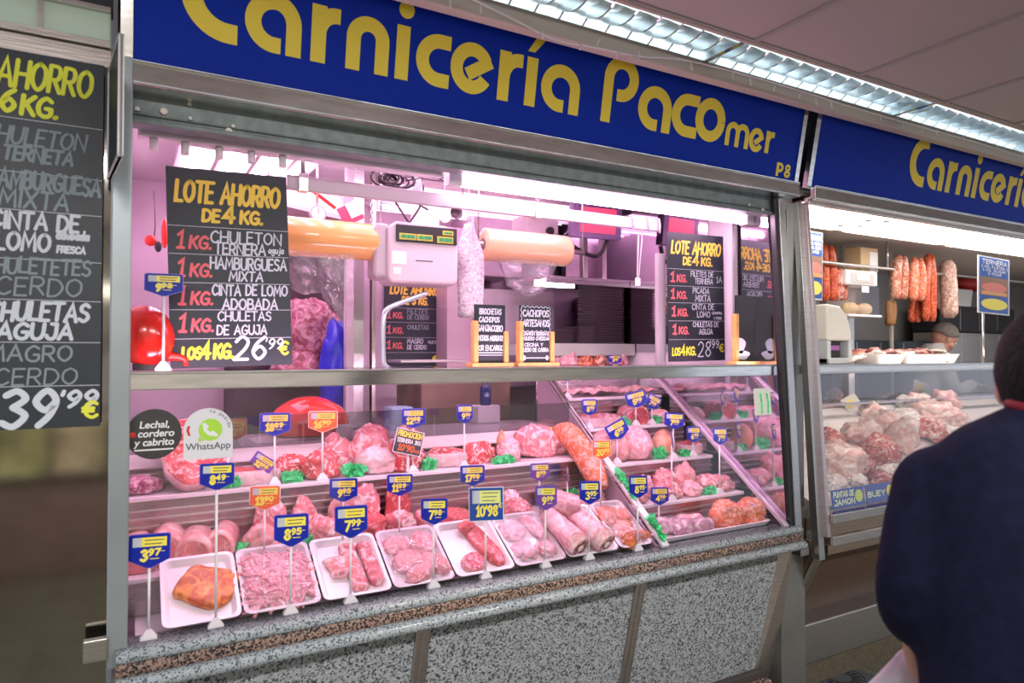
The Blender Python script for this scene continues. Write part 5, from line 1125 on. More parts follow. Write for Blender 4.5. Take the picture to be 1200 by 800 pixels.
# ---- right section ----
def lev(i): return LEV[i][0], LEV[i][1]+.0155
def fold(w, d, th, seed, m, name='fillet'):
    nx, ny = 26, 8; vs = []; fs = []
    for t_ in (0, 1):
        for a in range(nx+1):
            for b in range(ny+1):
                u, v = a/nx, b/ny; e = min(1, 5*min(u, 1-u)+.3)*min(1, 5*min(v, 1-v)+.4)
                z = .012+.022*(noise.noise(Vector((u*5+seed, v*2.5, seed)))+.55)+(th*e if t_ else 0)
                vs.append(((u-.5)*w*(1+.1*noise.noise(Vector((v*3, seed, 1)))), (v-.5)*d*(1+.25*noise.noise(Vector((u*4, seed, 2)))), max(0, z)))
    K = (nx+1)*(ny+1)
    for a in range(nx):
        for b in range(ny):
            q = (a*(ny+1)+b, (a+1)*(ny+1)+b, (a+1)*(ny+1)+b+1, a*(ny+1)+b+1); fs.append(tuple(K+i for i in q)); fs.append(q[::-1])
    bd = [a*(ny+1) for a in range(nx+1)]+[nx*(ny+1)+b for b in range(1, ny+1)]+[a*(ny+1)+ny for a in range(nx-1, -1, -1)]+[b for b in range(ny-1, 0, -1)]
    for i in range(len(bd)): j = (i+1) % len(bd); fs.append((bd[i], bd[j], K+bd[j], K+bd[i]))
    return MB().add(vs, fs, 0, True).mesh(name, [m])
Y1, Z1 = lev(3)
for k, (x, dy, w, d, m, lab) in enumerate(((1.95, .07, .22, .10, CHICK, 'thin pink fillets at the left of the topmost narrow shelf'), (2.12, .06, .26, .11, CHICK, 'pile of pale wavy fillets in the middle of the topmost narrow shelf'), (2.33, .07, .24, .11, POUL, 'pale wavy fillet at the right of the topmost narrow shelf'), (2.16, .15, .24, .07, CHICK, 'pale fillet behind the wavy pile on the topmost narrow shelf'))):
    put('fillet', fold(w, d, .014, 3+k*2, m), (x, Y1+dy, Z1), lab)
Y2, Z2 = lev(2)
put('streaky_slab', slab(.13, .055, .045, 33, FAT, VEAL, .12, dome=.4), (1.965, Y2+.075, Z2), 'streaky pink slab with fat on the second narrow shelf, left')
parsley((2.085, Y2+.03, Z2), 'parsley tuft right of the streaky pink slab', .03, .02, .04, 60, 51)
put('meat_roll', loin(.13, .062, .055, 12, VEAL, BEEFL), (2.19, Y2+.09, Z2), 'round meat roll with red cut face on the second narrow shelf', rot=(0, 0, -8))
parsley((2.28, Y2+.03, Z2), 'parsley tuft right of the round meat roll', .025, .02, .04, 60, 52)
put('meat_piece', lump(.055, .05, .04, 161, POUL, .2), (2.37, Y2+.09, Z2), 'small pale meat piece at the right end of the second narrow shelf')
Y3, Z3r = lev(1)
put('pork_joint', lump(.10, .09, .085, 170, PORK, .16, 1.3, .6), (1.90, Y3+.10, Z3r), 'large pale pork joint on the third narrow shelf beside the divider', rot=(0, 0, -20))
put('pork_joint', lump(.085, .085, .09, 171, CHICK, .18, 1.4, .6), (2.045, Y3+.09, Z3r), 'pale pork joint with whitish skin on the third narrow shelf', rot=(0, 0, 15))
parsley((2.145, Y3+.03, Z3r), 'parsley tuft between the pale joint and the round orange-skinned meat', .03, .025, .055, 80, 53)
put('round_meat', lump(.055, .055, .068, 172, meatmat('orange_skin', (.85, .42, .22), (.92, .64, .48), 9, .4, .7, .8, .35, .2), .06, 1.2, .8), (2.225, Y3+.09, Z3r), 'round orange-skinned meat on the third narrow shelf')
parsley((2.30, Y3+.03, Z3r), 'small parsley tuft right of the round orange-skinned meat', .022, .02, .035, 50, 54)
put('steak', slab(.065, .055, .05, 36, FAT, BEEFL, .14, dome=.4), (2.385, Y3+.085, Z3r), 'thick red steak with fat rim at the right of the third narrow shelf')
Y4, Z4r = lev(0)
for k, (x, dy, a, b, c, m, lab) in enumerate(((1.87, .07, .055, .065, .042, PORK, 'pink leg piece at the left of the fourth narrow shelf behind the 8.95 tag'), (1.955, .12, .06, .055, .062, CHICK, 'pale leg piece behind on the fourth narrow shelf'), (2.05, .06, .065, .058, .048, VEAL, 'folded pink cut in front on the fourth narrow shelf'), (2.10, .13, .06, .05, .07, VEAL, 'plump pale cut at the back of the fourth narrow shelf'), (2.20, .12, .065, .05, .088, PORK, 'tall plump cut at the back of the fourth narrow shelf, tallest there'), (2.18, .05, .055, .045, .04, CHICK, 'small pink cut in front of the tallest cut'), (2.35, .09, .10, .06, .05, VEAL, 'long pale cut at the right end of the fourth narrow shelf'))):
    put('meat_cut', lump(a, b, c, 180+k, m, .24, 1.7, .5), (x, Y4+dy, Z4r), lab, rot=(0, 0, (k*43) % 60-30))
parsley((2.265, Y4+.03, Z4r), 'faint parsley tuft in front of the long pale cut', .025, .02, .03, 50, 55)
# bottom: wide tray, sausages, wrapped roasts
me = tray_mesh(.62, .15, .02, .02, .010, FOAM, .012); o = link('foam_tray', me, None, (2.13, 2.108, .8095)); tag(o, 'wide shallow white tray at the bottom of the right section', 'tray')
def sausage(pts, r, seed, m):
    p = smooth_path(pts, 6); N_ = len(p); return MB().tube(p, [r*(.5+.5*min(1, 5*(i+.3)/N_, 5*(N_-i-.5)/N_))*(1+.12*math.sin(i*1.1+seed)) for i in range(N_)], 14).mesh('pale_sausage', [m])
GREYM = meatmat('grey_pink', (.46, .32, .38), (.86, .66, .70), 14, .42, .64, 1.6)
put('wrapped_tripe', sausage([(-.09, .02, .026), (-.03, .0, .034), (.04, -.01, .03), (.09, .0, .026)], .034, 1, GREYM), (1.925, 2.13, .815), 'grey-pink film-wrapped cut at the left of the wide bottom tray')
put('wrapped_tripe', sausage([(-.10, .0, .022), (-.03, .01, .028), (.05, 0, .026), (.10, .01, .022)], .032, 2, GREYM), (2.03, 2.085, .815), 'grey-pink film-wrapped cut in front on the wide bottom tray')
put('wrapped_tripe', sausage([(-.08, .0, .024), (0, .008, .03), (.08, 0, .024)], .030, 3, CHICK), (2.06, 2.15, .815), 'pale film-wrapped cut behind on the wide bottom tray')
for x, lab in ((2.235, 'orange-edged wrapped roast with a label, left of two in the bottom tray'), (2.385, 'orange-edged wrapped roast with a label, right of two in the bottom tray')):
    o = put('wrapped_roast', lump(.082, .058, .066, int(x*100), MARIN2, .16, 1.4, .55), (x, 2.108, .815), lab)
    MB().box(-.03, .03, -.022, .02, 0, .002).obj('label', mat('roast_label', (.45, .28, .45), .5), o, (-.005, -.02, .088), (R(24), 0, R(10)))
# meats on the shelf at the back, above the steel rail
for k, (px, w, h, m, lab) in enumerate(((664, .06, .06, CHICK, 'pale frilly meat pile at the left of the rear shelf'), (684, .05, .045, MARIN2, 'brownish folded slice on the rear shelf'), (700, .05, .05, CURED, 'brown-edged folded slice on the rear shelf'), (718, .05, .04, CHICK, 'pale slice behind the small tag on the rear shelf'), (738, .05, .045, BEEF, 'red slice at the right of the small tag on the rear shelf'), (756, .045, .05, CHICK, 'round pale piece at the right end of the rear shelf'))):
    put('meat_slice', lump(w, .05, h, 210+k, m, .3, 2.4, .4), (min(2.40, X(px, 3.04)), 3.04, 1.4855), lab)

# =====================================================================
# price tags
# =====================================================================
def plate_poly(w, h): return [(-w/2, h/2-.004), (-w/2+.004, h/2), (w/2-.004, h/2), (w/2, h/2-.004), (w/2, -h*.24), (w*.06, -h*.48), (-w*.06, -h*.48), (-w/2, -h*.24)]
NTAG = 0
def tag_at(px, py, wpx, hpx, Y, zb, price, label, col='blue', rz=-14, ry=0, rx=-6, stem=True, base=True, square=False):
    global NTAG; NTAG += 1
    c = at(px, py, Y); d = dep(c); w = wpx*d/800*1.06; h = hpx*d/800
    label = label.replace('  ', ' ')
    t = thing('price_tag', label, 'price tag', (c.x, Y, zb))
    hz = c.z-zb
    Mx = Matrix.Translation((0, -.006, hz)) @ Euler((R(rx), R(ry), R(rz))).to_matrix().to_4x4()
    body = {'blue': TAGBLUE, 'purple': TAGPUR, 'orange': TAGORA, 'yellow': TAGYEL}[col]
    poly = plate_poly(w, h) if not square else [(-w/2, -h/2), (w/2, -h/2), (w/2, h/2), (-w/2, h/2)]
    def child(mb, name, mats):
        o = link(name, mb.mesh(name, mats), t); o.matrix_basis = Mx; return o
    pw = mb = MB().prism([(x*1.05, z*1.05) for x, z in poly], 'xz', .0012, .003); child(mb, 'rim', [WT if square or col == 'orange' else TAGRIM if col in ('blue', 'purple') else TAGYEL])
    child(MB().prism(poly, 'xz', 0, .0012), 'plate', [body if not square else mat('sign_teal_blue', (.0, .06, .34), .4)])
    if col != 'yellow':
        child(MB().box(-w*.42, -w*.20, -.0006, 0, h*(.02 if square else .14), h*.42), 'icon_field', [mat('tag_grey', (.55, .58, .62), .5)])
        child(MB().box(-w*.20, w*.43, -.0006, 0, h*(.02 if square else .14), h*.42), 'name_field', [TAGYEL if not square else mat('tag_lemon', (.78, .82, .25), .5)])
    mb = MB()
    for k, z in enumerate((.33, .22) if not square else (.34, .22, .10)): mb.box(-w*.12, w*(.36-.05*k), -.001, -.0006, h*z-.0008, h*z+.0014)
    child(mb, 'name_lines', [INK])
    mb = MB(); a, b = price; dh = h*.30
    wa = (.30 if len(a) == 1 else .40)*w; x0 = -w*.30 if len(a) > 1 else -w*.20
    if square:
        write(mb, a+"'"+b, -w*.30, w*.32, -h*.36, h*.30, w*.06, -.0008, 0, .2, .05)
        write(mb, '€', w*.36, w*.46, -h*.12, h*.14, w*.022, -.0008)
    else:
        xe = write(mb, a, x0, x0+wa, -h*.27, dh, w*.078, -.0008, 0, .2, .06, maxk=.95)
        write(mb, b, xe-w*.005, xe+w*.27, -h*.12, dh*.6, w*.054, -.0008, 0, .22, .06)
        mb.box(xe+w*.29, xe+w*.40 if xe+w*.40 < w*.45 else w*.45, -.0008, -.0004, -h*.02, h*.0).box(xe+w*.03, xe+w*.26, -.0008, -.0004, -h*.24, -h*.215)
    child(mb, 'digits', [TAGYEL if col != 'yellow' else TAGORA])
    if stem:
        MB().cyl((0, 0, .002), (0, 0, hz-h*.35), .0035, 8).obj('stem', PLASTIC, t)
    if base: MB().loft([[(x, y, 0) for x, y in ((-.020, -.009), (.020, -.009), (.020, .009), (-.020, .009))], [(x, y, .006) for x, y in ((-.020, -.009), (.020, -.009), (.020, .009), (-.020, .009))], [(x, y, .026) for x, y in ((-.006, -.004), (.006, -.004), (.006, .004), (-.006, .004))]], 0, False).obj('foot', PLASTIC, t)
    return t
YF, ZF = 2.0195, .8085
F_ = [(175, 645, 40, 38, ('3', '97'), 'at the far left front, beside the steel post', 'blue'), (254, 558, 34, 30, ('8', '49'), 'on a tall front stem below the arched sticker', 'blue'), (341, 621, 35, 36, ('8', '95'), 'in front of the tray of pink strips', 'blue'),
      (411, 611, 34, 36, ('7', '99'), 'in front of the pork rib tray', 'blue'), (508, 599, 28, 29, ('7', '98'), 'in front of the minced meat tray', 'blue'), (639, 583, 23, 27, ('9', '99'), 'in front of the pale fillet tray', 'purple'), (690, 577, 22, 26, ('3', '95'), 'in front of the two shanks', 'blue'), (747, 570, 20, 25, ('8', '95'), 'in front of the last orange tray beside the divider', 'blue')]
for px, py, w, h, pr_, lab, col in F_: tag_at(px, py, w, h, YF, ZF, pr_, f"{'purple' if col == 'purple' else 'blue'} shield price tag {pr_[0]}.{pr_[1]} {lab}", col, rz=-12 if px < 500 else -24)
tag_at(569, 590, 37, 37, YF, ZF, ('10', '98'), 'larger square blue price sign 10.98 with white border in front of the steak tray', 'blue', rz=-20, square=True)
Y_ = 2.214
for px, py, w, h, pr_, lab, col in ((310, 583, 31, 27, ('13', '90'), 'orange shield price tag 13.90 over the netted roasts', 'orange'), (402, 574, 29, 26, ('9', '95'), 'blue shield price tag 9.95 over the marbled roast on the middle shelf', 'blue'), (468, 568, 27, 24, ('11', '89'), 'blue shield price tag 11.89 over the roasts on the middle shelf', 'blue'),
        (553, 557, 26, 23, ('17', '98'), 'blue shield price tag 17.98 above the square price sign', 'blue'), (632, 553, 21, 20, ('8', '95'), 'purple-blue shield price tag 8.95 below the lamb joint', 'purple')):
    tag_at(px, py, w, h, Y_, .9155, pr_, lab, col, rz=-18)
tag_at(665, 557, 11, 21, 2.40, .9155, ('6', '95'), 'price tag seen almost edge-on by the long parsley strip', 'purple', rz=48)
tag_at(704, 527, 20, 22, 2.214, .9155, ('20', '95'), 'orange shield price tag 20.95 over the long orange loin', 'orange', rz=-24)
Y_ = 2.447
for px, py, w, h, pr_, lab, col in ((322, 497, 31, 26, ('18', '89'), 'blue shield price tag 18.89 on a tall stem over the fatty flank', 'blue'), (378, 494, 30, 24, ('16', '90'), 'orange shield price tag 16.90 on a tall stem over the steak joint', 'orange'), (484, 490, 25, 22, ('12', '98'), 'blue shield price tag 12.98 above the promotion card', 'blue'), (544, 485, 17, 21, ('9', '98'), 'blue shield price tag 9.98 on a tall stem over the long red beef', 'blue')):
    tag_at(px, py, w, h, Y_, 1.1005, pr_, lab, col, rz=-16)
tag_at(307, 543, 24, 19, 2.47, 1.1005, ('32', '98'), 'tilted purple price tag 32.98 leaning over the fatty flank', 'purple', ry=35)
tag_at(641, 508, 11, 15, 2.60, 1.16, ('10', '95'), 'small yellow price tag tucked in the lamb pieces', 'yellow', rz=-20)
tag_at(276, 503, 22, 24, 2.63, 1.2135, ('12', '95'), 'orange price tag half hidden behind the arched sticker', 'orange', rz=-10)
tag_at(192, 334, 37, 26, 2.13, 1.5025, ('9', '98'), 'blue shield price tag 9.98 standing above the red ticket dispenser', 'blue', rz=-6)
# right section
for px, py, w, h, i, pr_, ry, rz, lab in ((690, 477, 16, 18, 2, ('8', '95'), 0, -20, 'small blue price tag over the streaky pink slab'), (745, 468, 22, 18, 2, ('5', '95'), -14, -24, 'tilted blue price tag 5.95 over the round meat roll'), (764, 471, 15, 16, 2, ('7', '98'), 30, -30, 'small tilted blue price tag at the right of the second narrow shelf'),
        (723, 504, 23, 20, 1, ('6', '95'), -28, -24, 'strongly tilted blue price tag 6.95 over the pale joints'), (812, 509, 15, 18, 1, ('6', '95'), 0, -26, 'small blue price tag 6.95 over the thick red steak'),
        (789, 493, 21, 18, 1, ('7', '95'), 4, -26, 'blue price tag 7.95 over the round orange-skinned meat'), (787, 515, 11, 19, 0, ('5', '95'), 0, 44, 'price tag seen almost edge-on over the fourth narrow shelf'), (843, 511, 15, 19, 0, ('7', '95'), 0, -26, 'blue price tag 7.95 over the long pale cut, at far right'),
        (665, 441, 10, 12, 3, ('9', '95'), 0, -20, 'small blue price tag just under the steel rail on the topmost narrow shelf')):
    Y, z = lev(i); tag_at(px, py, w, h, Y+.012, z, pr_, lab, 'blue', rz=rz, ry=ry)
tag_at(772, 581, 19, 20, 2.185, .801, ('4', '98'), 'blue price tag 4.98 over the wide bottom tray', 'blue', rz=-26)
tag_at(720, 421, 14, 10, 2.97, 1.4855, ('8', '95'), 'small blue price tag on the rear shelf above the steel rail', 'blue', rz=-20, base=False)
# promotion card
p = at(479, 518, 2.44); t = thing('promotion_card', 'tilted dark promotion card with yellow and white lines behind the 12.98 tag stem', 'card', (p.x, 2.44, 1.1005)); hz = p.z-1.1005
Mx = Matrix.Translation((0, 0, hz)) @ Euler((R(-8), R(14), R(-10))).to_matrix().to_4x4()
def pc_child(mb, name, m): o = link(name, mb.mesh(name, [m]), t); o.matrix_basis = Mx
pc_child(MB().box(-.054, .054, .0012, .002, -.046, .046), 'border', WT); pc_child(MB().box(-.051, .051, 0, .0012, -.043, .043), 'card', mat('card_dark', (.03, .025, .04), .4))
mb = MB(); write(mb, "PROMOCION", -.046, .046, .018, .020, .004, -.0006); pc_child(mb, 'heading', TAGYEL)
mb = MB(); write(mb, "TERNERA 1KG", -.046, .046, -.004, .014, .003, -.0006); pc_child(mb, 'line', WT)
mb = MB(); write(mb, "10'90", -.036, .024, -.034, .022, .0045, -.0006); write(mb, "KG", .030, .046, -.034, .010, .002, -.0006); pc_child(mb, 'price', TAGORA)
MB().box(-.005, .005, .006, .012, 0, hz-.02).obj('holder', PLASTIC, t)
# =====================================================================
# second stall, to the right, lit warm white
# =====================================================================
WALL2 = mat('stall_two_wall', (.40, .38, .38), .35, var=.12, bscale=3)
struct(MB().box(2.69, 2.72, 2.14, 3.8, 0, 2.3).obj('wall_left', WALL2))
struct(MB().box(2.69, 9.0, 3.8, 3.86, 0, 2.7).obj('wall_back', WALL2))
struct(MB().box(8.95, 9.0, 2.1, 3.8, 0, 2.7).obj('wall_right', WALL2))
struct(MB().box(2.69, 9.0, 2.08, 3.8, 2.28, 2.32).obj('ceiling', mat('stall_two_ceiling', (.55, .50, .46), .6)))
struct(MB().box(2.69, 9.0, 2.09, 2.13, 2.32, 2.72).obj('wall_front', DARK))
t = thing('shutter_header', 'beige-tinted steel beam under the smaller blue sign', 'beam', (4.1, 2.06, 2.2)); O = Vector((4.1, 2.06, 2.2))
MB().box(-1.42, 3.4, -.04, -.012, .028, .06).box(-1.42, 3.4, -.06, -.012, .040, .05).obj('beam', STEELW, t, bevel=.004)
t = thing('stall_frame', 'leaning steel edge frame at the left of the warm-lit stall', 'frame', (0, 0, 0))
slant(2.690, 2.712, 1.945, 2.045, .74, 2.24, 2.0, 2.09, 'edge', steel('pinkish_steel', (.66, .55, .55), .3), t)
slant(2.655, 2.692, 1.96, 2.06, .64, 2.24, 2.0, 2.09, 'web', STEEL, t)
L2 = mat('light_panel', (1, 1, 1), .5, emit=STALL2, ecol=(1, .93, .86))
def zig(x0, n=5):
    p = [(x0, 2.05)]
    for k in range(n):
        y = 2.05+.38*(k+.5)/n; a, b = (x0, x0+.10) if k % 2 == 0 else (x0+.10, x0)
        p += [(a, y), (b, y)]
    return p+[(p[-1][0], 2.43)]
bnd = [[(2.72, 2.05), (2.72, 2.43)], zig(3.36), zig(4.40), [(7.0, 2.05), (7.0, 2.43)]]
for i, lab in enumerate(('glowing white light panel at the left under the beam of the warm-lit stall', 'glowing white light panel in the middle of the warm-lit stall', 'glowing white light panel at the right edge of the warm-lit stall')):
    l = [(x+(.05 if i else 0), y+(.018 if i and 2.05 < y < 2.43 else 0)) for x, y in bnd[i]]; r_ = [(x-.05, y-(.018 if 2.05 < y < 2.43 else 0)) for x, y in bnd[i+1]]
    t = thing('light_panel', lab, 'lamp', (0, 0, 0), group='white light panels of the warm-lit stall')
    MB().prism(l+r_[::-1], 'xy', 2.236, 2.245).obj('diffuser', L2, t); MB().prism(l+r_[::-1], 'xy', 2.2452, 2.2454).obj('housing', STEELW, t)
o = MB().box(2.72, 7.0, 2.045, 2.44, 2.2455, 2.262).obj('gap_darkening_sheet', mat('gap_darkening_sheet', (.10, .06, .04), .7)); tag(o, 'dark brown sheet added to darken the gaps between the white light panels', 'board')  # sheet added so the zigzag gaps read as dark shadow lines
# counter body
t = thing('steel_counter', 'stepped steel counter edge over dark brown granite, warm-lit stall', 'counter', (4.1, 2.0, 0)); O = Vector((4.1, 2.0, 0))
LT2 = steel('light_steel_two', (.74, .68, .66), .22); BR2 = steel('brown_steel', (.50, .38, .28), .28)
cb(2.715, 7.5, 1.93, 2.08, .80, .84, 'ledge', LT2); cb(2.715, 7.5, 1.95, 2.08, .742, .80, 'upper_band', BR2); cb(2.715, 7.5, 1.932, 2.08, .70, .742, 'bright_band', LT2); cb(2.715, 7.5, 1.96, 2.08, .655, .70, 'lower_band', BR2)
slant(2.70-4.1, 3.4, .19, .01, .28, .66, .24, .08, 'panel', GRAND, t)
slant(2.70-4.1, 2.745-4.1, .175, -.005, .28, .66, .20, .02, 'strip', STEELW, t)
MB().prism([(.235, .36), (.10, .295), (.10, .11), (.235, .11)], 'yz', -1.405, 3.4).obj('kick_rail', STEELW, t, bevel=.006)
MB().box(-1.41, 3.4, .105, .25, 0, .11).obj('plinth', mat('plinth_two', (.11, .09, .06), .5, var=.3, bscale=60), t)
# case
t = thing('glass_screen', 'front glass and steel rail of the warm-lit stall', 'glass screen', (4.1, 2.0, .84)); O = Vector((4.1, 2.0, .84))
MB().add([(-1.385, -.035, .002), (3.4, -.035, .002), (3.4, .052, .615), (-1.385, .052, .615), (-1.385, -.029, .002), (3.4, -.029, .002), (3.4, .058, .615), (-1.385, .058, .615)], [(0, 1, 2, 3), (7, 6, 5, 4), (0, 4, 5, 1), (3, 2, 6, 7), (0, 3, 7, 4), (1, 5, 6, 2)]).obj('pane', GLASS, t)
cb(2.715, 7.5, 2.05, 2.07, 1.455, 1.495, 'top_rail', LT2); cb(2.715, 7.5, 2.044, 2.05, 1.455, 1.462, 'lip', STEEL, .001); cb(2.715, 7.5, 2.044, 2.05, 1.488, 1.497, 'lip', STEEL, .001); cb(2.725, 7.5, 2.07, 2.46, 1.488, 1.496, 'serving_shelf', GLASS, 0)
t = thing('meat_display_case', 'warm-lit sloping display of the right stall, heaped with large cuts', 'display case', (4.1, 2.4, .85)); O = Vector((4.1, 2.4, .85))
MB().prism([(-.38, .0), (.36, .355), (.36, -.06), (-.38, -.06)], 'yz', -1.37, 3.4).obj('deck', mat('deck_two', (.70, .64, .60), .3), t)
cb(2.73, 7.5, 2.77, 2.98, 1.20, 1.225, 'worktop', LT2); MB().box(-1.37, 3.4, .36, .365, -.3, .35).obj('back_panel', STEELW, t); cb(2.73, 7.5, 2.765, 2.77, 1.225, 1.43, 'rear_glass', GLASS2, 0)
cb(2.73, 7.5, 2.62, 2.66, 1.235, 1.25, 'inner_rail', LT2)
tl2 = thing('case_lamp', 'tube behind the steel rail of the warm-lit stall', 'lamp', (4.1, 2.085, 1.470)); MB().cyl((-1.3, 0, 0), (3.2, 0, 0), .010, 12).obj('tube', mat('case_tube_two', (1, 1, 1), .5, emit=15, ecol=(1, .84, .70)), tl2)
def ats(px, py):
    r = ray(px, py); k = .48; t_ = (.852+k*(0-2.02)-1.55)/(r.z-k*r.y); return EYE+r*t_
def dk(px, py, up=.0):
    p = ats(px, py); return Vector((p.x, p.y, p.z+up-.004))
PALE = meatmat('pale_ham', (.88, .66, .50), (.97, .90, .78), 12, .42, .64, 1.6); HAMR = meatmat('ham_red', (.66, .18, .12), (.94, .74, .62), 14, .5, .6, 2.2); PACK = meatmat('packed', (.74, .78, .58), (.92, .98, .90), 16, .42, .6, 2.0, .25, .6); DRK = meatmat('dark_cured', (.36, .10, .08), (.70, .40, .34), 18, .48, .64, 1.5)
IT = [(984, 548, .13, .12, .09, PALE, 'pale ham joint at the left edge of the warm-lit display'), (972, 525, .06, .08, .07, HAMR, 'orange-red cut pressed against the left frame of the warm-lit display'), (1003, 517, .15, .075, .085, PALE, 'long pale rolled ham in the warm-lit display'), (1030, 508, .13, .11, .10, PALE, 'big pale pork cut in the middle of the warm-lit display'),
      (1026, 538, .10, .08, .09, HAMR, 'deep red lean ham face below the big pale cut'), (1006, 553, .08, .06, .06, DRK, 'dark red ham end in the middle of the warm-lit display'), (1051, 525, .05, .09, .13, PALE, 'upright pale ham slab with red edge near the navy shoulder'), (1062, 500, .12, .10, .07, PACK, 'pale wrapped belly piece behind the upright slab'), (1088, 488, .14, .10, .07, PALE, 'pale piece at the right of the warm-lit display near the navy shoulder'),
      (1003, 566, .08, .05, .035, PACK, 'whitish vacuum pack in front of the dark red ham end'), (1033, 566, .10, .055, .04, DRK, 'dark red-brown sliced pack at the front above the blue labels'), (978, 572, .06, .05, .045, PACK, 'whitish wrapped pack at the front left of the warm-lit display'), (1050, 560, .09, .06, .05, PACK, 'whitish pack beside the navy sleeve'), (1103, 478, .10, .09, .08, POUL, 'plump pink poultry piece under the bright glass edge'),
      (975, 470, .06, .05, .06, CURED, 'yellowish curled pieces at the far left behind the ham'), (1120, 520, .12, .09, .07, PACK, 'pale pack behind the navy shoulder'), (1075, 478, .10, .08, .07, PALE, 'pale rolled cut behind the wrapped belly piece'), (1085, 512, .11, .09, .07, HAMR, 'reddish ham cut just above the navy shoulder'), (1060, 478, .09, .07, .06, PACK, 'whitish pack at the back middle of the warm-lit display'), (1020, 487, .09, .06, .06, PALE, 'small pale cut behind the long rolled ham'), (1112, 497, .12, .09, .07, PALE, 'pale cut partly hidden by the navy shoulder')]
for k, (px, py, a, b, c, m, lab) in enumerate(IT): put('ham_joint' if m in (PALE, HAMR) else 'wrapped_meat', lump(a, b, c, 300+k, m, .34, 1.5, .5), dk(px, py), lab, rot=(24, 0, (k*53) % 70-35))
for px, py, w, a, lab in ((998, 482, .10, -28, 'tilted price card with yellow patch among the hams'), (1080, 463, .12, 20, 'pale open paper card at the back of the warm-lit display')):
    p = dk(px, py, .06); t = thing('price_card', lab, 'card', p, (R(-20), R(a), R(-30))); MB().box(-w/2, w/2, 0, .004, -.04, .045).obj('card', mat('card_cream', (.80, .76, .62), .6), t); MB().box(-w*.4, w*.1, -.002, 0, -.02, .02).obj('patch', TAGYEL, t)
# blue labels on the inner glass foot
for x0, x1, rows, lab in ((976, 1014, (("PUNTAS DE", .62), ("JAMON", .20)), 'blue and white shelf label with yellow disc, left one at the foot of the glass'), (1016, 1050, (("BUEY", .36),), 'blue shelf label reading as one word, right one at the foot of the glass')):
    a, b_ = at(x0, 600, 1.985), at(x1, 594, 1.985); w = b_.x-a.x; h = .085
    t = thing('shelf_label', lab, 'label', (a.x, 1.982, .845), (R(-8), 0, 0)); MB().box(0, w-.004, 0, .004, 0, h).obj('plate', mat('label_blue', (.01, .06, .36), .3), t, bevel=.001)
    mb = MB()
    for s, v in rows: write(mb, s, w*.05, w*(.66 if len(rows) > 1 else .62), v*h-.002, h*.27, h*.075, -.001)
    mb.obj('lettering', mat('label_text', (.72, .88, .50), .5), t)
    MB().prism([(w*.82+h*.33*math.cos(i*2*PI/28), h*.52+h*.33*math.sin(i*2*PI/28)) for i in range(28)], 'xz', -.0012, 0).obj('disc', mat('label_disc', (.62, .78, .12), .5) if len(rows) > 1 else TAGYEL, t)
# top-shelf goods
for k, (x0, x1, lab) in enumerate(((1003, 1036, 'white tray of sliced meats on the glass shelf, left of two'), (1036, 1098, 'white tray of sliced meats on the glass shelf, right of two'))):
    a, b_ = at(x0, 418, 2.25), at(x1, 418, 2.25); w = b_.x-a.x
    o = link('serving_tray', tray_mesh(w-.01, .28, .05, .03, .006, mat('tray_grey', (.74, .74, .72), .3), .02), None, ((a.x+b_.x)/2, 2.25, 1.4965)); tag(o, lab, 'tray')
    rnd = random.Random(k+5)
    for q in range(5 if k else 3):
        m = (PACK, CURED, DRK, PALE, PACK)[q]; u = ((q+.5)/(5 if k else 3)-.5)*.8*w
        put('meat_slices', fold(.20, .16, .018, 20+q+k*7, m), ((a.x+b_.x)/2+u, 2.25+(rnd.random()-.5)*.06, 1.503+.012*(q % 3)), f"{('pale wrapped', 'orange-brown', 'dark red', 'pale pink', 'whitish')[q]} folded slices on the {'right' if k else 'left'} white tray of the glass shelf", rot=((q % 2)*8, (q-2)*7, (q*40) % 60-30))
# slicer at the left
p = at(969, 390, 2.32); t = thing('meat_slicer', 'cream and grey meat slicer at the left of the glass shelf', 'slicer', (p.x+.02, 2.32, 1.4965))
CREAM = mat('cream_plastic', (.78, .74, .66), .3)
MB().prism([(-.10, .12), (.10, .12), (.10, .17), (.07, .25), (.01, .30), (-.10, .31)], 'xz', -.06, .10).obj('hood', CREAM, t, bevel=.012, seg=3)
mb = MB(); mb.box(.075, .105, -.06, .10, 0, .12).box(-.10, -.07, -.06, .10, 0, .12).box(-.10, .105, -.07, .11, 0, .03); mb.obj('stand', mat('slicer_grey', (.56, .60, .62), .3), t, bevel=.004)
MB().box(-.06, .06, -.02, .06, .035, .115).obj('drawer', DARK, t); MB().box(-.04, .04, -.03, -.02, .07, .095).obj('purple_label', mat('purple_label', (.38, .14, .42), .4), t)
o = link('blue_pack', blobmesh(.03, .05, .10, 5, .2, 2, .9, 3, mat('blue_pack', (.05, .20, .55), .3)), None, (p.x+.155, 2.40, 1.4965)); tag(o, 'blue plastic pack behind the cream slicer', 'pack')
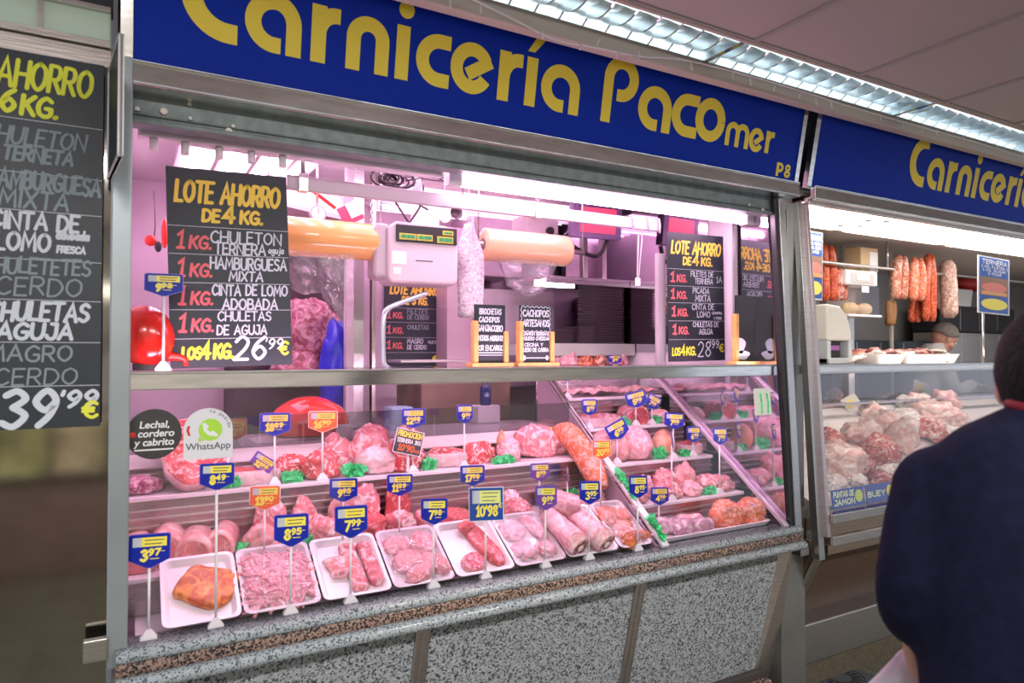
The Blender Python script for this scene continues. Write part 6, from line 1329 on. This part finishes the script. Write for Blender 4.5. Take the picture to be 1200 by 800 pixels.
# glass fronted machine
p = at(1018, 343, 2.62); t = thing('countertop_scale', 'white boxy countertop machine with glass front and pale goods inside', 'machine', (p.x, 2.66, 0)); zc = p.z
MB().box(-.16, .16, 0, .20, zc+.05, zc+.145).obj('hood', PLASTIC, t, bevel=.012); MB().box(-.12, .11, -.004, .002, zc+.065, zc+.125).obj('screen', mat('machine_screen', (.55, .50, .48), .3), t); MB().box(-.07, .06, -.008, -.004, zc+.08, zc+.115).obj('label', WT, t)
MB().box(-.17, .17, -.02, .2, zc-.15, zc-.135).obj('tray', PLASTIC, t, bevel=.004); MB().box(-.15, .15, .15, .2, zc-.135, zc+.05).obj('back', mat('machine_grey', (.45, .40, .38), .4), t)
for x in (-.06, .08): MB().ball((x, .05, zc-.095), (.06, .05, .04), 16, 10).obj('goods', mat('pale_goods', (.80, .62, .36), .5), t)
MB().box(-.155, .155, -.012, -.008, zc-.135, zc+.05).obj('glass_front', GLASS, t); MB().box(-.03, .03, .08, .14, 1.225, zc-.15).obj('post', STEEL, t); MB().box(-.03, .04, -.016, -.012, zc+.005, zc+.045).obj('sticker', WT, t)
p = at(1024, 306, 2.66); o = MB().box(-.09, .09, -.05, .06, -.07, .085).obj('carton', mat('carton', (.72, .50, .28), .6), None, (p.x, 2.74, zc+.145+.07), bevel=.002); tag(o, 'pale carton box standing on the white machine', 'box'); MB().box(-.0, .085, -.053, -.05, -.068, .06).obj('white_face', WT, o)
for px, w, lab in ((996, .022, 'cream vertical pipe behind the white machine'), (1052, .014, 'thin white upright left of the red sausages'), ):
    p = at(px, 330, 2.9); o = MB().cyl((0, 0, 1.225), (0, 0, 2.28), w, 12).obj('upright', CREAM, None, (p.x, 2.95, 0)); tag(o, lab, 'upright')
# hooks rail and hanging goods
t = thing('hook_rail', 'steel rail with hooks carrying the hanging sausages', 'rail', (4.0, 2.66, 2.10)); MB().cyl((-1.25, 0, 0), (2.2, 0, 0), .010, 12).obj('rail', STEEL, t)
for x in (-1.24, .3, 2.15): MB().cyl((x, 0, 0), (x, 0, .18), .008, 10).obj('bracket', STEEL, t)
def hang(name, px, py0, py1, r, m, label, Y=2.66, n=1, spread=0, group=None, lump_=.15, wob=.02):
    a, b_ = at(px, py0, Y), at(px, py1, Y); L = a.z-b_.z
    t = thing(name, label, 'sausage', (a.x, Y, a.z), group=group)
    for k in range(n):
        dx = (k-(n-1)/2)*spread; pts = [(dx*(.3+.7*min(1, v*2))+wob*math.sin(v*2+k), (k % 2)*r*.8, -L*v) for v in [i/12 for i in range(13)]]
        MB().tube(pts, [r*(.35+.65*min(1, 6*(v+.05)))*(1+lump_*math.sin(v*17+k)*.3)*(1 if v < .93 else .6) for v in [i/12 for i in range(13)]], 12).obj('link', m, t)
    MB().tube([(0, 0, 0), (0, 0, 2.10-a.z)], .0025, 6).obj('string', STEEL, t)
    return t
for px, y0, y1, r, m, lab in ((964, 285, 352, .028, CHORIZO, 'orange hanging sausage at the far left of the warm-lit stall'), (973, 288, 352, .03, CHORIZO, 'bright red-topped long sausage second from the left frame'), (981, 313, 352, .032, HAMR, 'short red sausage stick beside the white machine'), (988, 315, 352, .016, CURED, 'thin brown sausage stick touching the white machine')): hang('hanging_sausage', px, y0, y1, r, m, lab, 2.72)
hang('sausage_bunch', 1056, 300, 350, .030, CURED, 'orange-brown wrapped sausage bunch, leftmost of the hanging bunches', 2.66, 4, .055); hang('sausage_bunch', 1074, 302, 352, .028, MARIN2, 'reddish pale wrapped sausage bunch second in the hanging row', 2.64, 3, .06)
hang('sausage_bunch', 1090, 298, 376, .026, CHORIZO, 'long bright red sausage bunch in the middle of the hanging row', 2.66, 4, .045, wob=.01); hang('sausage_bunch', 1073, 348, 377, .022, CHORIZO, 'lower red sausage bunch hanging under the pale wrapped one', 2.74, 4, .04, wob=.01)
hang('salami', 1110, 305, 372, .052, SALAMI, 'thick greyish netted salami at the right of the hanging row', 2.66, 1, 0); hang('salami', 1101, 312, 362, .035, SALAMI, 'thinner dark salami tucked left of the thick netted one', 2.72, 1, 0); hang('cured_sticks', 1043, 352, 381, .022, mat('brown_sticks', (.28, .13, .05), .6), 'dark brown cured sticks hanging behind the white machine', 2.70, 3, .03)
# film over a bunch
# posters
def poster(label, px0, px1, py0, py1, Y, stand):
    a, b_ = at(px0, py1, Y), at(px1, py0, Y); w = b_.x-a.x; h = b_.z-a.z
    t = thing('poster', label, 'poster', (a.x, Y, a.z), (0, R(1.5), 0)); MB().box(0, w, 0, .004, 0, h).obj('card', WT, t); PB = mat('poster_blue', (.04, .13, .50), .4)
    MB().box(w*.04, w*.96, -.001, 0, h*.02, h*.98).obj('blue_field', PB, t); MB().box(w*.06, w*.94, -.002, -.001, h*.32, h*.64).obj('picture_field', mat('poster_brown', (.36, .20, .14), .5), t)
    me = MB().flat([(w*.5+w*.40*math.cos(i*2*PI/24)*(1+.08*math.sin(3*i)), h*.46+h*.09*math.sin(i*2*PI/24)) for i in range(24)], -.003); me.obj('picture_meat', mat('poster_meat', (.80, .26, .22), .5), t)
    MB().box(w*.10, w*.9, -.0035, -.002, h*.33, h*.39).obj('picture_board', mat('poster_board', (.80, .42, .20), .5), t)
    MB().flat([(w*.5+w*.42*math.cos(i*2*PI/28), h*.17+h*.10*math.sin(i*2*PI/28)) for i in range(28)], -.003).obj('yellow_oval', mat('poster_yellow', (.95, .84, .16), .5), t)
    mb = MB(); write(mb, "TERNERA", w*.12, w*.9, h*.87, h*.07, h*.018, -.002); mb.obj('heading', WT, t); mb = MB(); write(mb, "1 KG. FILETES 1", w*.1, w*.92, h*.80, h*.04, h*.011, -.002); write(mb, "1 KG. GUISAR", w*.14, w*.86, h*.74, h*.04, h*.011, -.002); write(mb, "O PICAR", w*.3, w*.72, h*.68, h*.04, h*.011, -.002); mb.obj('lines', WT, t)
    if stand: MB().cyl((w*.2, .008, -(a.z-1.4965)), (w*.2, .008, 0), .008, 12).obj('pole', STEEL, t)
poster('blue poster with a meat picture and yellow oval on a steel pole', 1146, 1182, 303, 366, 2.16, True)
poster('blue poster strip partly hidden by the left frame of the warm-lit stall', 946, 963, 272, 350, 2.30, False)
# dark and steel background pieces
for x0, x1, z0, z1, y, m, lab in ((6.28, 7.6, 1.15, 1.74, 3.4, STEELW, 'grey steel cabinet behind the poster in the warm-lit stall'), (4.9, 6.2, 1.15, 1.66, 3.5, mat('dark_blue_drawers', (.035, .045, .06), .35), 'dark cabinet behind the hanging sausages'), (6.3, 7.6, 1.745, 1.98, 3.42, DARK, 'dark cupboard above the steel cabinet')):
    o = MB().box(x0, x1, y, y+.25, z0 if z0 > 1.2 else 0, z1).obj('cabinet', m, None, bevel=.006); tag(o, lab, 'cabinet')
    for k in range(1, 4): MB().box(x0+(x1-x0)*k/4-.004, x0+(x1-x0)*k/4+.004, y-.004, y, (z0 if z0 > 1.2 else .1)+.02, z1-.02).obj('edge_strip', STEEL, o)
p = at(1140, 330, 3.30); o = MB().prism([(-.16, 0), (.16, 0), (.20, .16), (-.20, .16)], 'xz', 0, .26).obj('white_bin', PLASTIC, None, (p.x+.05, 3.42, 1.981), bevel=.01); tag(o, 'white plastic bin left of the poster', 'bin')
p = at(1150, 318, 3.3); o = link('red_bag', blobmesh(.24, .10, .08, 9, .25, 2, .8, 3, mat('red_bag', (.55, .03, .03), .4)), None, (p.x+.3, 3.55, 2.142)); tag(o, 'red bag above the white bin', 'bag')
# floor drain
p = atz(972, 792, 0); t = thing('floor_drain', 'dark cast drain grate in the floor at the foot of the right stall', 'drain', (p.x+.02, p.y-.04, .0005), (0, 0, R(8)))
DG = mat('cast_iron', (.07, .08, .09), .45); MB().box(-.15, .15, -.15, .15, 0, .008).obj('plate', DG, t, bevel=.003)
for k in range(18):
    a = k*2*PI/18; MB().box(.055, .10, -.008, .008, .0082, .0095, M=Matrix.Rotation(a, 4, 'Z')).obj('slot', BLACK, t)
MB().tube([(.115*math.cos(a), .115*math.sin(a), .009) for a in [i*2*PI/36 for i in range(36)]], .005, 6, closed=True).obj('ring', DG, t)
# =====================================================================
# people
# =====================================================================
SKIN = mat('skin', (.72, .36, .27), .5, bump=.1, bscale=80)
def remeshed(o, vox, it=4, fac=.5):
    r = o.modifiers.new('Remesh', 'REMESH'); r.mode = 'VOXEL'; r.voxel_size = vox; r.use_smooth_shade = True
    s = o.modifiers.new('Smooth', 'SMOOTH'); s.factor = fac; s.iterations = it; return o
def limb(mb, pts, rad, n=14, sub=5): 
    P = smooth_path(pts, sub); N_ = len(P); K = len(rad)-1
    rr_ = []
    for i in range(N_):
        f = i/(N_-1)*K; k = min(int(f), K-1); rr_.append(rad[k]+(rad[k+1]-rad[k])*(f-k))
    mb.tube(P, rr_, n); mb.ball(P[0], rad[0], 12, 8); mb.ball(P[-1], rad[-1], 12, 8)
def stackloft(mb, rings, n=24, sub=4):
    """rings: z, cx, cy, rx, ry"""
    P = []
    for i in range(len(rings)-1):
        for k in range(sub):
            f = k/sub; f = f*f*(3-2*f); P.append([a+(b-a)*f for a, b in zip(rings[i], rings[i+1])])
    P.append(rings[-1])
    mb.loft([[(cx+rx*math.copysign(abs(math.cos(2*PI*j/n))**.85, math.cos(2*PI*j/n)), cy+ry*math.copysign(abs(math.sin(2*PI*j/n))**.85, math.sin(2*PI*j/n)), z) for j in range(n)] for z, cx, cy, rx, ry in P], 0, True)
def hand(mb, wrist, d, side, palm_n, curl=1.0):
    """palm and five curled fingers; d = direction of the palm, palm_n = the way the palm faces"""
    d = Vector(d).normalized(); nn = Vector(palm_n); nn = (nn-d*nn.dot(d)).normalized(); s_ = d.cross(nn).normalized()*side; w = Vector(wrist)
    for k in range(5):
        b = w+s_*(.016*(k-2)*.95); mb.tube([b+d*.0, b+d*.05, b+d*.088], [.016, .0155, .011], 10)
    for k, L in enumerate((.066, .078, .074, .058)):
        b = w+d*.085+s_*(.0195*(k-1.5)); a1, a2, a3 = 35*curl, 85*curl, 130*curl; p = [b]; q = b
        for ang, f in ((a1, .42), (a2, .32), (a3, .26)): q = q+(d*math.cos(R(ang))+nn*math.sin(R(ang)))*L*f; p.append(q)
        mb.tube(smooth_path(p, 3), .0078, 8); mb.ball(p[-1], .0076, 8, 6)
    b = w+d*.03-s_*.032; p = [b, b+(d*.6-s_*.6+nn*.4).normalized()*.032, b+(d*.9-s_*.25+nn*.7).normalized()*.058]; mb.tube(smooth_path(p, 3), [.012, .0115, .011, .0105, .010, .009, .0085][:7], 8); mb.ball(p[-1], .0086, 8, 6)
def person(name, label, loc, rz, lean, headtilt, arms, colours, hairlen, up=0.0, wid=1.0):
    arms = [(a, (e[0]*wid, e[1], e[2]), (w[0]*wid, w[1], w[2]), h, n_) for a, e, w, h, n_ in arms]
    t = thing(name, label, 'person', loc, (0, 0, R(rz)))
    coat, collar, trous, hairm = colours
    nk = Vector((0, .02+lean*.35, 1.44+up*.5)); hd = Vector((0, .055+lean*.55, 1.535+up*.35)); RH = Matrix.Translation(hd) @ Matrix.Rotation(R(-headtilt), 4, 'X')
    mb = MB()
    SL = lambda b_, rg: stackloft(b_, [(z, cx, cy, rx*(wid if rx > .1 else 1), ry) for z, cx, cy, rx, ry in rg])
    SL(mb, [(.90, 0, 0, .165, .115), (1.02, 0, .005, .165, .115), (1.18, 0, .01+lean*.1, .18, .115), (1.32, 0, .01+lean*.2, .185, .105), (1.39, 0, lean*.3, .14, .08), (1.42, 0, .01+lean*.33, .07, .06)])
    mb.tube([nk+Vector((0, -.005, -.06)), nk, hd+Vector((0, -.015, -.05))], [.062, .054, .055], 16)
    # head: skull, jaw, nose, brows, lips, ears
    for c, r in (((0, -.012, .02), (.075, .092, .095)), ((0, .022, -.045), (.056, .062, .066)), ((0, .045, -.085), (.034, .032, .026)), ((0, .088, -.022), (.012, .018, .012)), ((0, .080, .0), (.009, .012, .026)), ((-.032, .066, .022), (.026, .014, .008)), ((.032, .066, .022), (.026, .014, .008)), ((0, .080, -.052), (.020, .008, .005)), ((0, .079, -.061), (.019, .008, .006)), ((-.045, .045, -.03), (.022, .025, .022)), ((.045, .045, -.03), (.022, .025, .022)), ((-.077, -.005, -.005), (.008, .018, .030)), ((.077, -.005, -.005), (.008, .018, .030))): mb.ball(c, r, 16, 10, M=RH)
    for s, el, wr, hd_, pn in arms:
        sh = Vector((s*.175*wid, lean*.28, 1.345+up*.8)); limb(mb, [sh, el, wr], [.050, .045, .038, .030, .026], 12)
        hand(mb, Vector(wr)+(Vector(hd_).normalized())*.01, hd_, -s, pn)
    for s in (-1, 1):
        limb(mb, [(s*.085, 0, .90), (s*.09, .015, .48), (s*.095, -.015, .09)], [.085, .075, .055, .052, .038], 14)
    body = remeshed(mb.obj('body', SKIN, t), .0052, 3)
    EYE_ = mat('eye_white', (.8, .8, .78), .2)
    for s in (-1, 1):
        e = MB().ball((s*.030, .073, .006), .0115, 12, 8, M=RH).obj('eye', EYE_, t); MB().ball((s*.030, .0825, .005), (.0055, .003, .0055), 10, 6, M=RH).obj('iris', INK, e)
    # hair
    hb = MB(); n = 30; rings = []
    for i in range(13):
        v = i/12; th = v*hairlen
        rg = []
        for j in range(n):
            a = 2*PI*j/n; front = max(0, math.sin(a)); tt = R(th*(1-.42*front)); q = 1.07+.035*noise.noise(Vector((math.cos(a)*4, math.sin(a)*4, v*6)))
            x, y, z = .078*math.sin(tt)*math.cos(a)*q, .096*math.sin(tt)*math.sin(a)*q, .099*math.cos(tt)*q; rg.append(RH @ Vector((x*1.03, y*1.02-.012, z+.02)))
        rings.append(rg)
    inner = [[RH @ (Vector((0, -.012, .01))+((RH.inverted() @ p)-Vector((0, -.012, .01)))*.93) for p in rg] for rg in rings[::-1]]
    ho = hb.loft(rings+inner, 0, True, True).obj('hair', hairm, t)
    # clothes
    sb = MB()
    SL(sb, [(.86, 0, .0, .205, .155), (.98, 0, .005, .215, .16), (1.10, 0, .0+lean*.05, .222, .16), (1.24, 0, -.005+lean*.15, .225, .145), (1.33+up*.7, 0, -.005+lean*.23, .219, .128), (1.39+up, 0, lean*.28, .20+up*.15, .108), (1.435+up, 0, .0+lean*.33, .150+up*.15, .09), (1.47+up*.8, 0, .012+lean*.36, .088, .076), (1.487+up*.7, 0, .014+lean*.36, .068, .066)])
    for s, el, wr, hd_, pn in arms:
        sh = Vector((s*.180*wid, lean*.26, 1.335+up)); w_ = Vector(wr); e_ = Vector(el); limb(sb, [sh, e_, e_+(w_-e_)*.9], [.072, .068, .060, .052, .045], 14)
    so = remeshed(sb.obj('sweater', coat, t), .011, 7)
    MB().tube([Vector((.064*math.cos(a), .016+lean*.38+.064*math.sin(a), 1.488+up*.7+.004*math.cos(2*a))) for a in [i*2*PI/30 for i in range(30)]], .0095, 8, closed=True).obj('collar', collar, t)
    tb = MB(); stackloft(tb, [(.80, 0, 0, .178, .13), (.9, 0, 0, .185, .135), (.97, 0, 0, .182, .132)])
    for s in (-1, 1): limb(tb, [(s*.088, 0, .86), (s*.092, .015, .47), (s*.096, -.012, .07)], [.098, .09, .075, .07, .062], 14)
    remeshed(tb.obj('trousers', trous, t), .011, 4)
    for s in (-1, 1):
        qb = MB(); qb.ball((s*.097, .05, .035), (.048, .13, .035), 16, 8); qb.box(s*.097-.045, s*.097+.045, -.07, .165, 0, .016); remeshed(qb.obj('shoe', BLACK, t), .008, 3)
    return t
NAVY = mat('navy_sweater', (.006, .007, .024), .9, spec=.15, bump=.35, bscale=45, var=.25)
c = EYE + FW*.98 + RT*.791; c.z = 0
HAIRD = mat('dark_hair', (.011, .009, .008), .75, spec=.15, bump=.9, bscale=120, var=.5)
person('person', 'person seen from behind in navy sweater and red collar, carrying a bag', (c.x, c.y, 0), -66, -.05, 12,
    [(-1, (-.218, -.04, 1.215), (-.240, .16, 1.10), (.05, .45, -.85), (.8, -.2, -.2)), (1, (.222, .0, 1.10), (.235, .10, .86), (0, .2, -1), (-1, 0, 0))],
    (NAVY, mat('red_collar', (.20, .006, .014), .7), mat('dark_trousers', (.03, .03, .04), .8), HAIRD), 138, .045, .86)
# carrier bag in the left hand
Rm = Matrix.Translation((c.x, c.y, 0)) @ Matrix.Rotation(R(-66), 4, 'Z'); bpy.data.objects['person'].scale = (.97,)*3; g = Rm @ Vector((-.20, .25, 1.02))
t = thing('carrier_bag', 'pinkish white plastic carrier bag held low beside the navy sweater', 'bag', g, (0, 0, R(-30)))
BAGM = mat('carrier_plastic', (.60, .52, .57), .4, bump=.7, bscale=14); rings = []
for i in range(20):
    v = i/19; w = .018+.15*min(1, v*2.6)**.8*(1-.1*v); d_ = .012+.055*min(1, v*2)
    rings.append([((w+.012*noise.noise(Vector((j*.9, v*5, 2))))*math.cos(2*PI*j/28), (d_*(1+.5*noise.noise(Vector((j*.7, v*4, 5)))))*math.sin(2*PI*j/28), -.015-.40*v) for j in range(28)])
MB().loft(rings, 0, True, True).obj('sack', BAGM, t)
for s in (-1, 1): MB().tube(smooth_path([(-.03, s*.012, -.05), (-.012, s*.01, .0), (0, s*.008, .022), (.014, s*.01, .0), (.035, s*.012, -.05)], 5), .005, 8).obj('handle', BAGM, t)
# stallholder bending over in the right stall
p = at(1104, 394, 3.24)
person('person', 'grey-haired stallholder in a white coat bending behind the trays of the warm-lit stall', (p.x-.16, 3.34, 0), -120, .25, 34,
    [(-1, (-.24, .12, 1.14), (-.16, .30, 1.19), (.3, 1, -.1), (.3, 0, -1)), (1, (.24, .12, 1.14), (.16, .30, 1.19), (-.3, 1, -.1), (-.3, 0, -1))],
    (mat('white_coat', (.74, .72, .70), .8, bump=.3, bscale=30), mat('coat_collar', (.74, .72, .70), .8), mat('white_trousers', (.70, .68, .66), .8), mat('grey_hair', (.22, .19, .17), .7, bump=.9, bscale=120, var=.4)), 100)
bpy.data.objects['person.001'].scale = (1.09,)*3
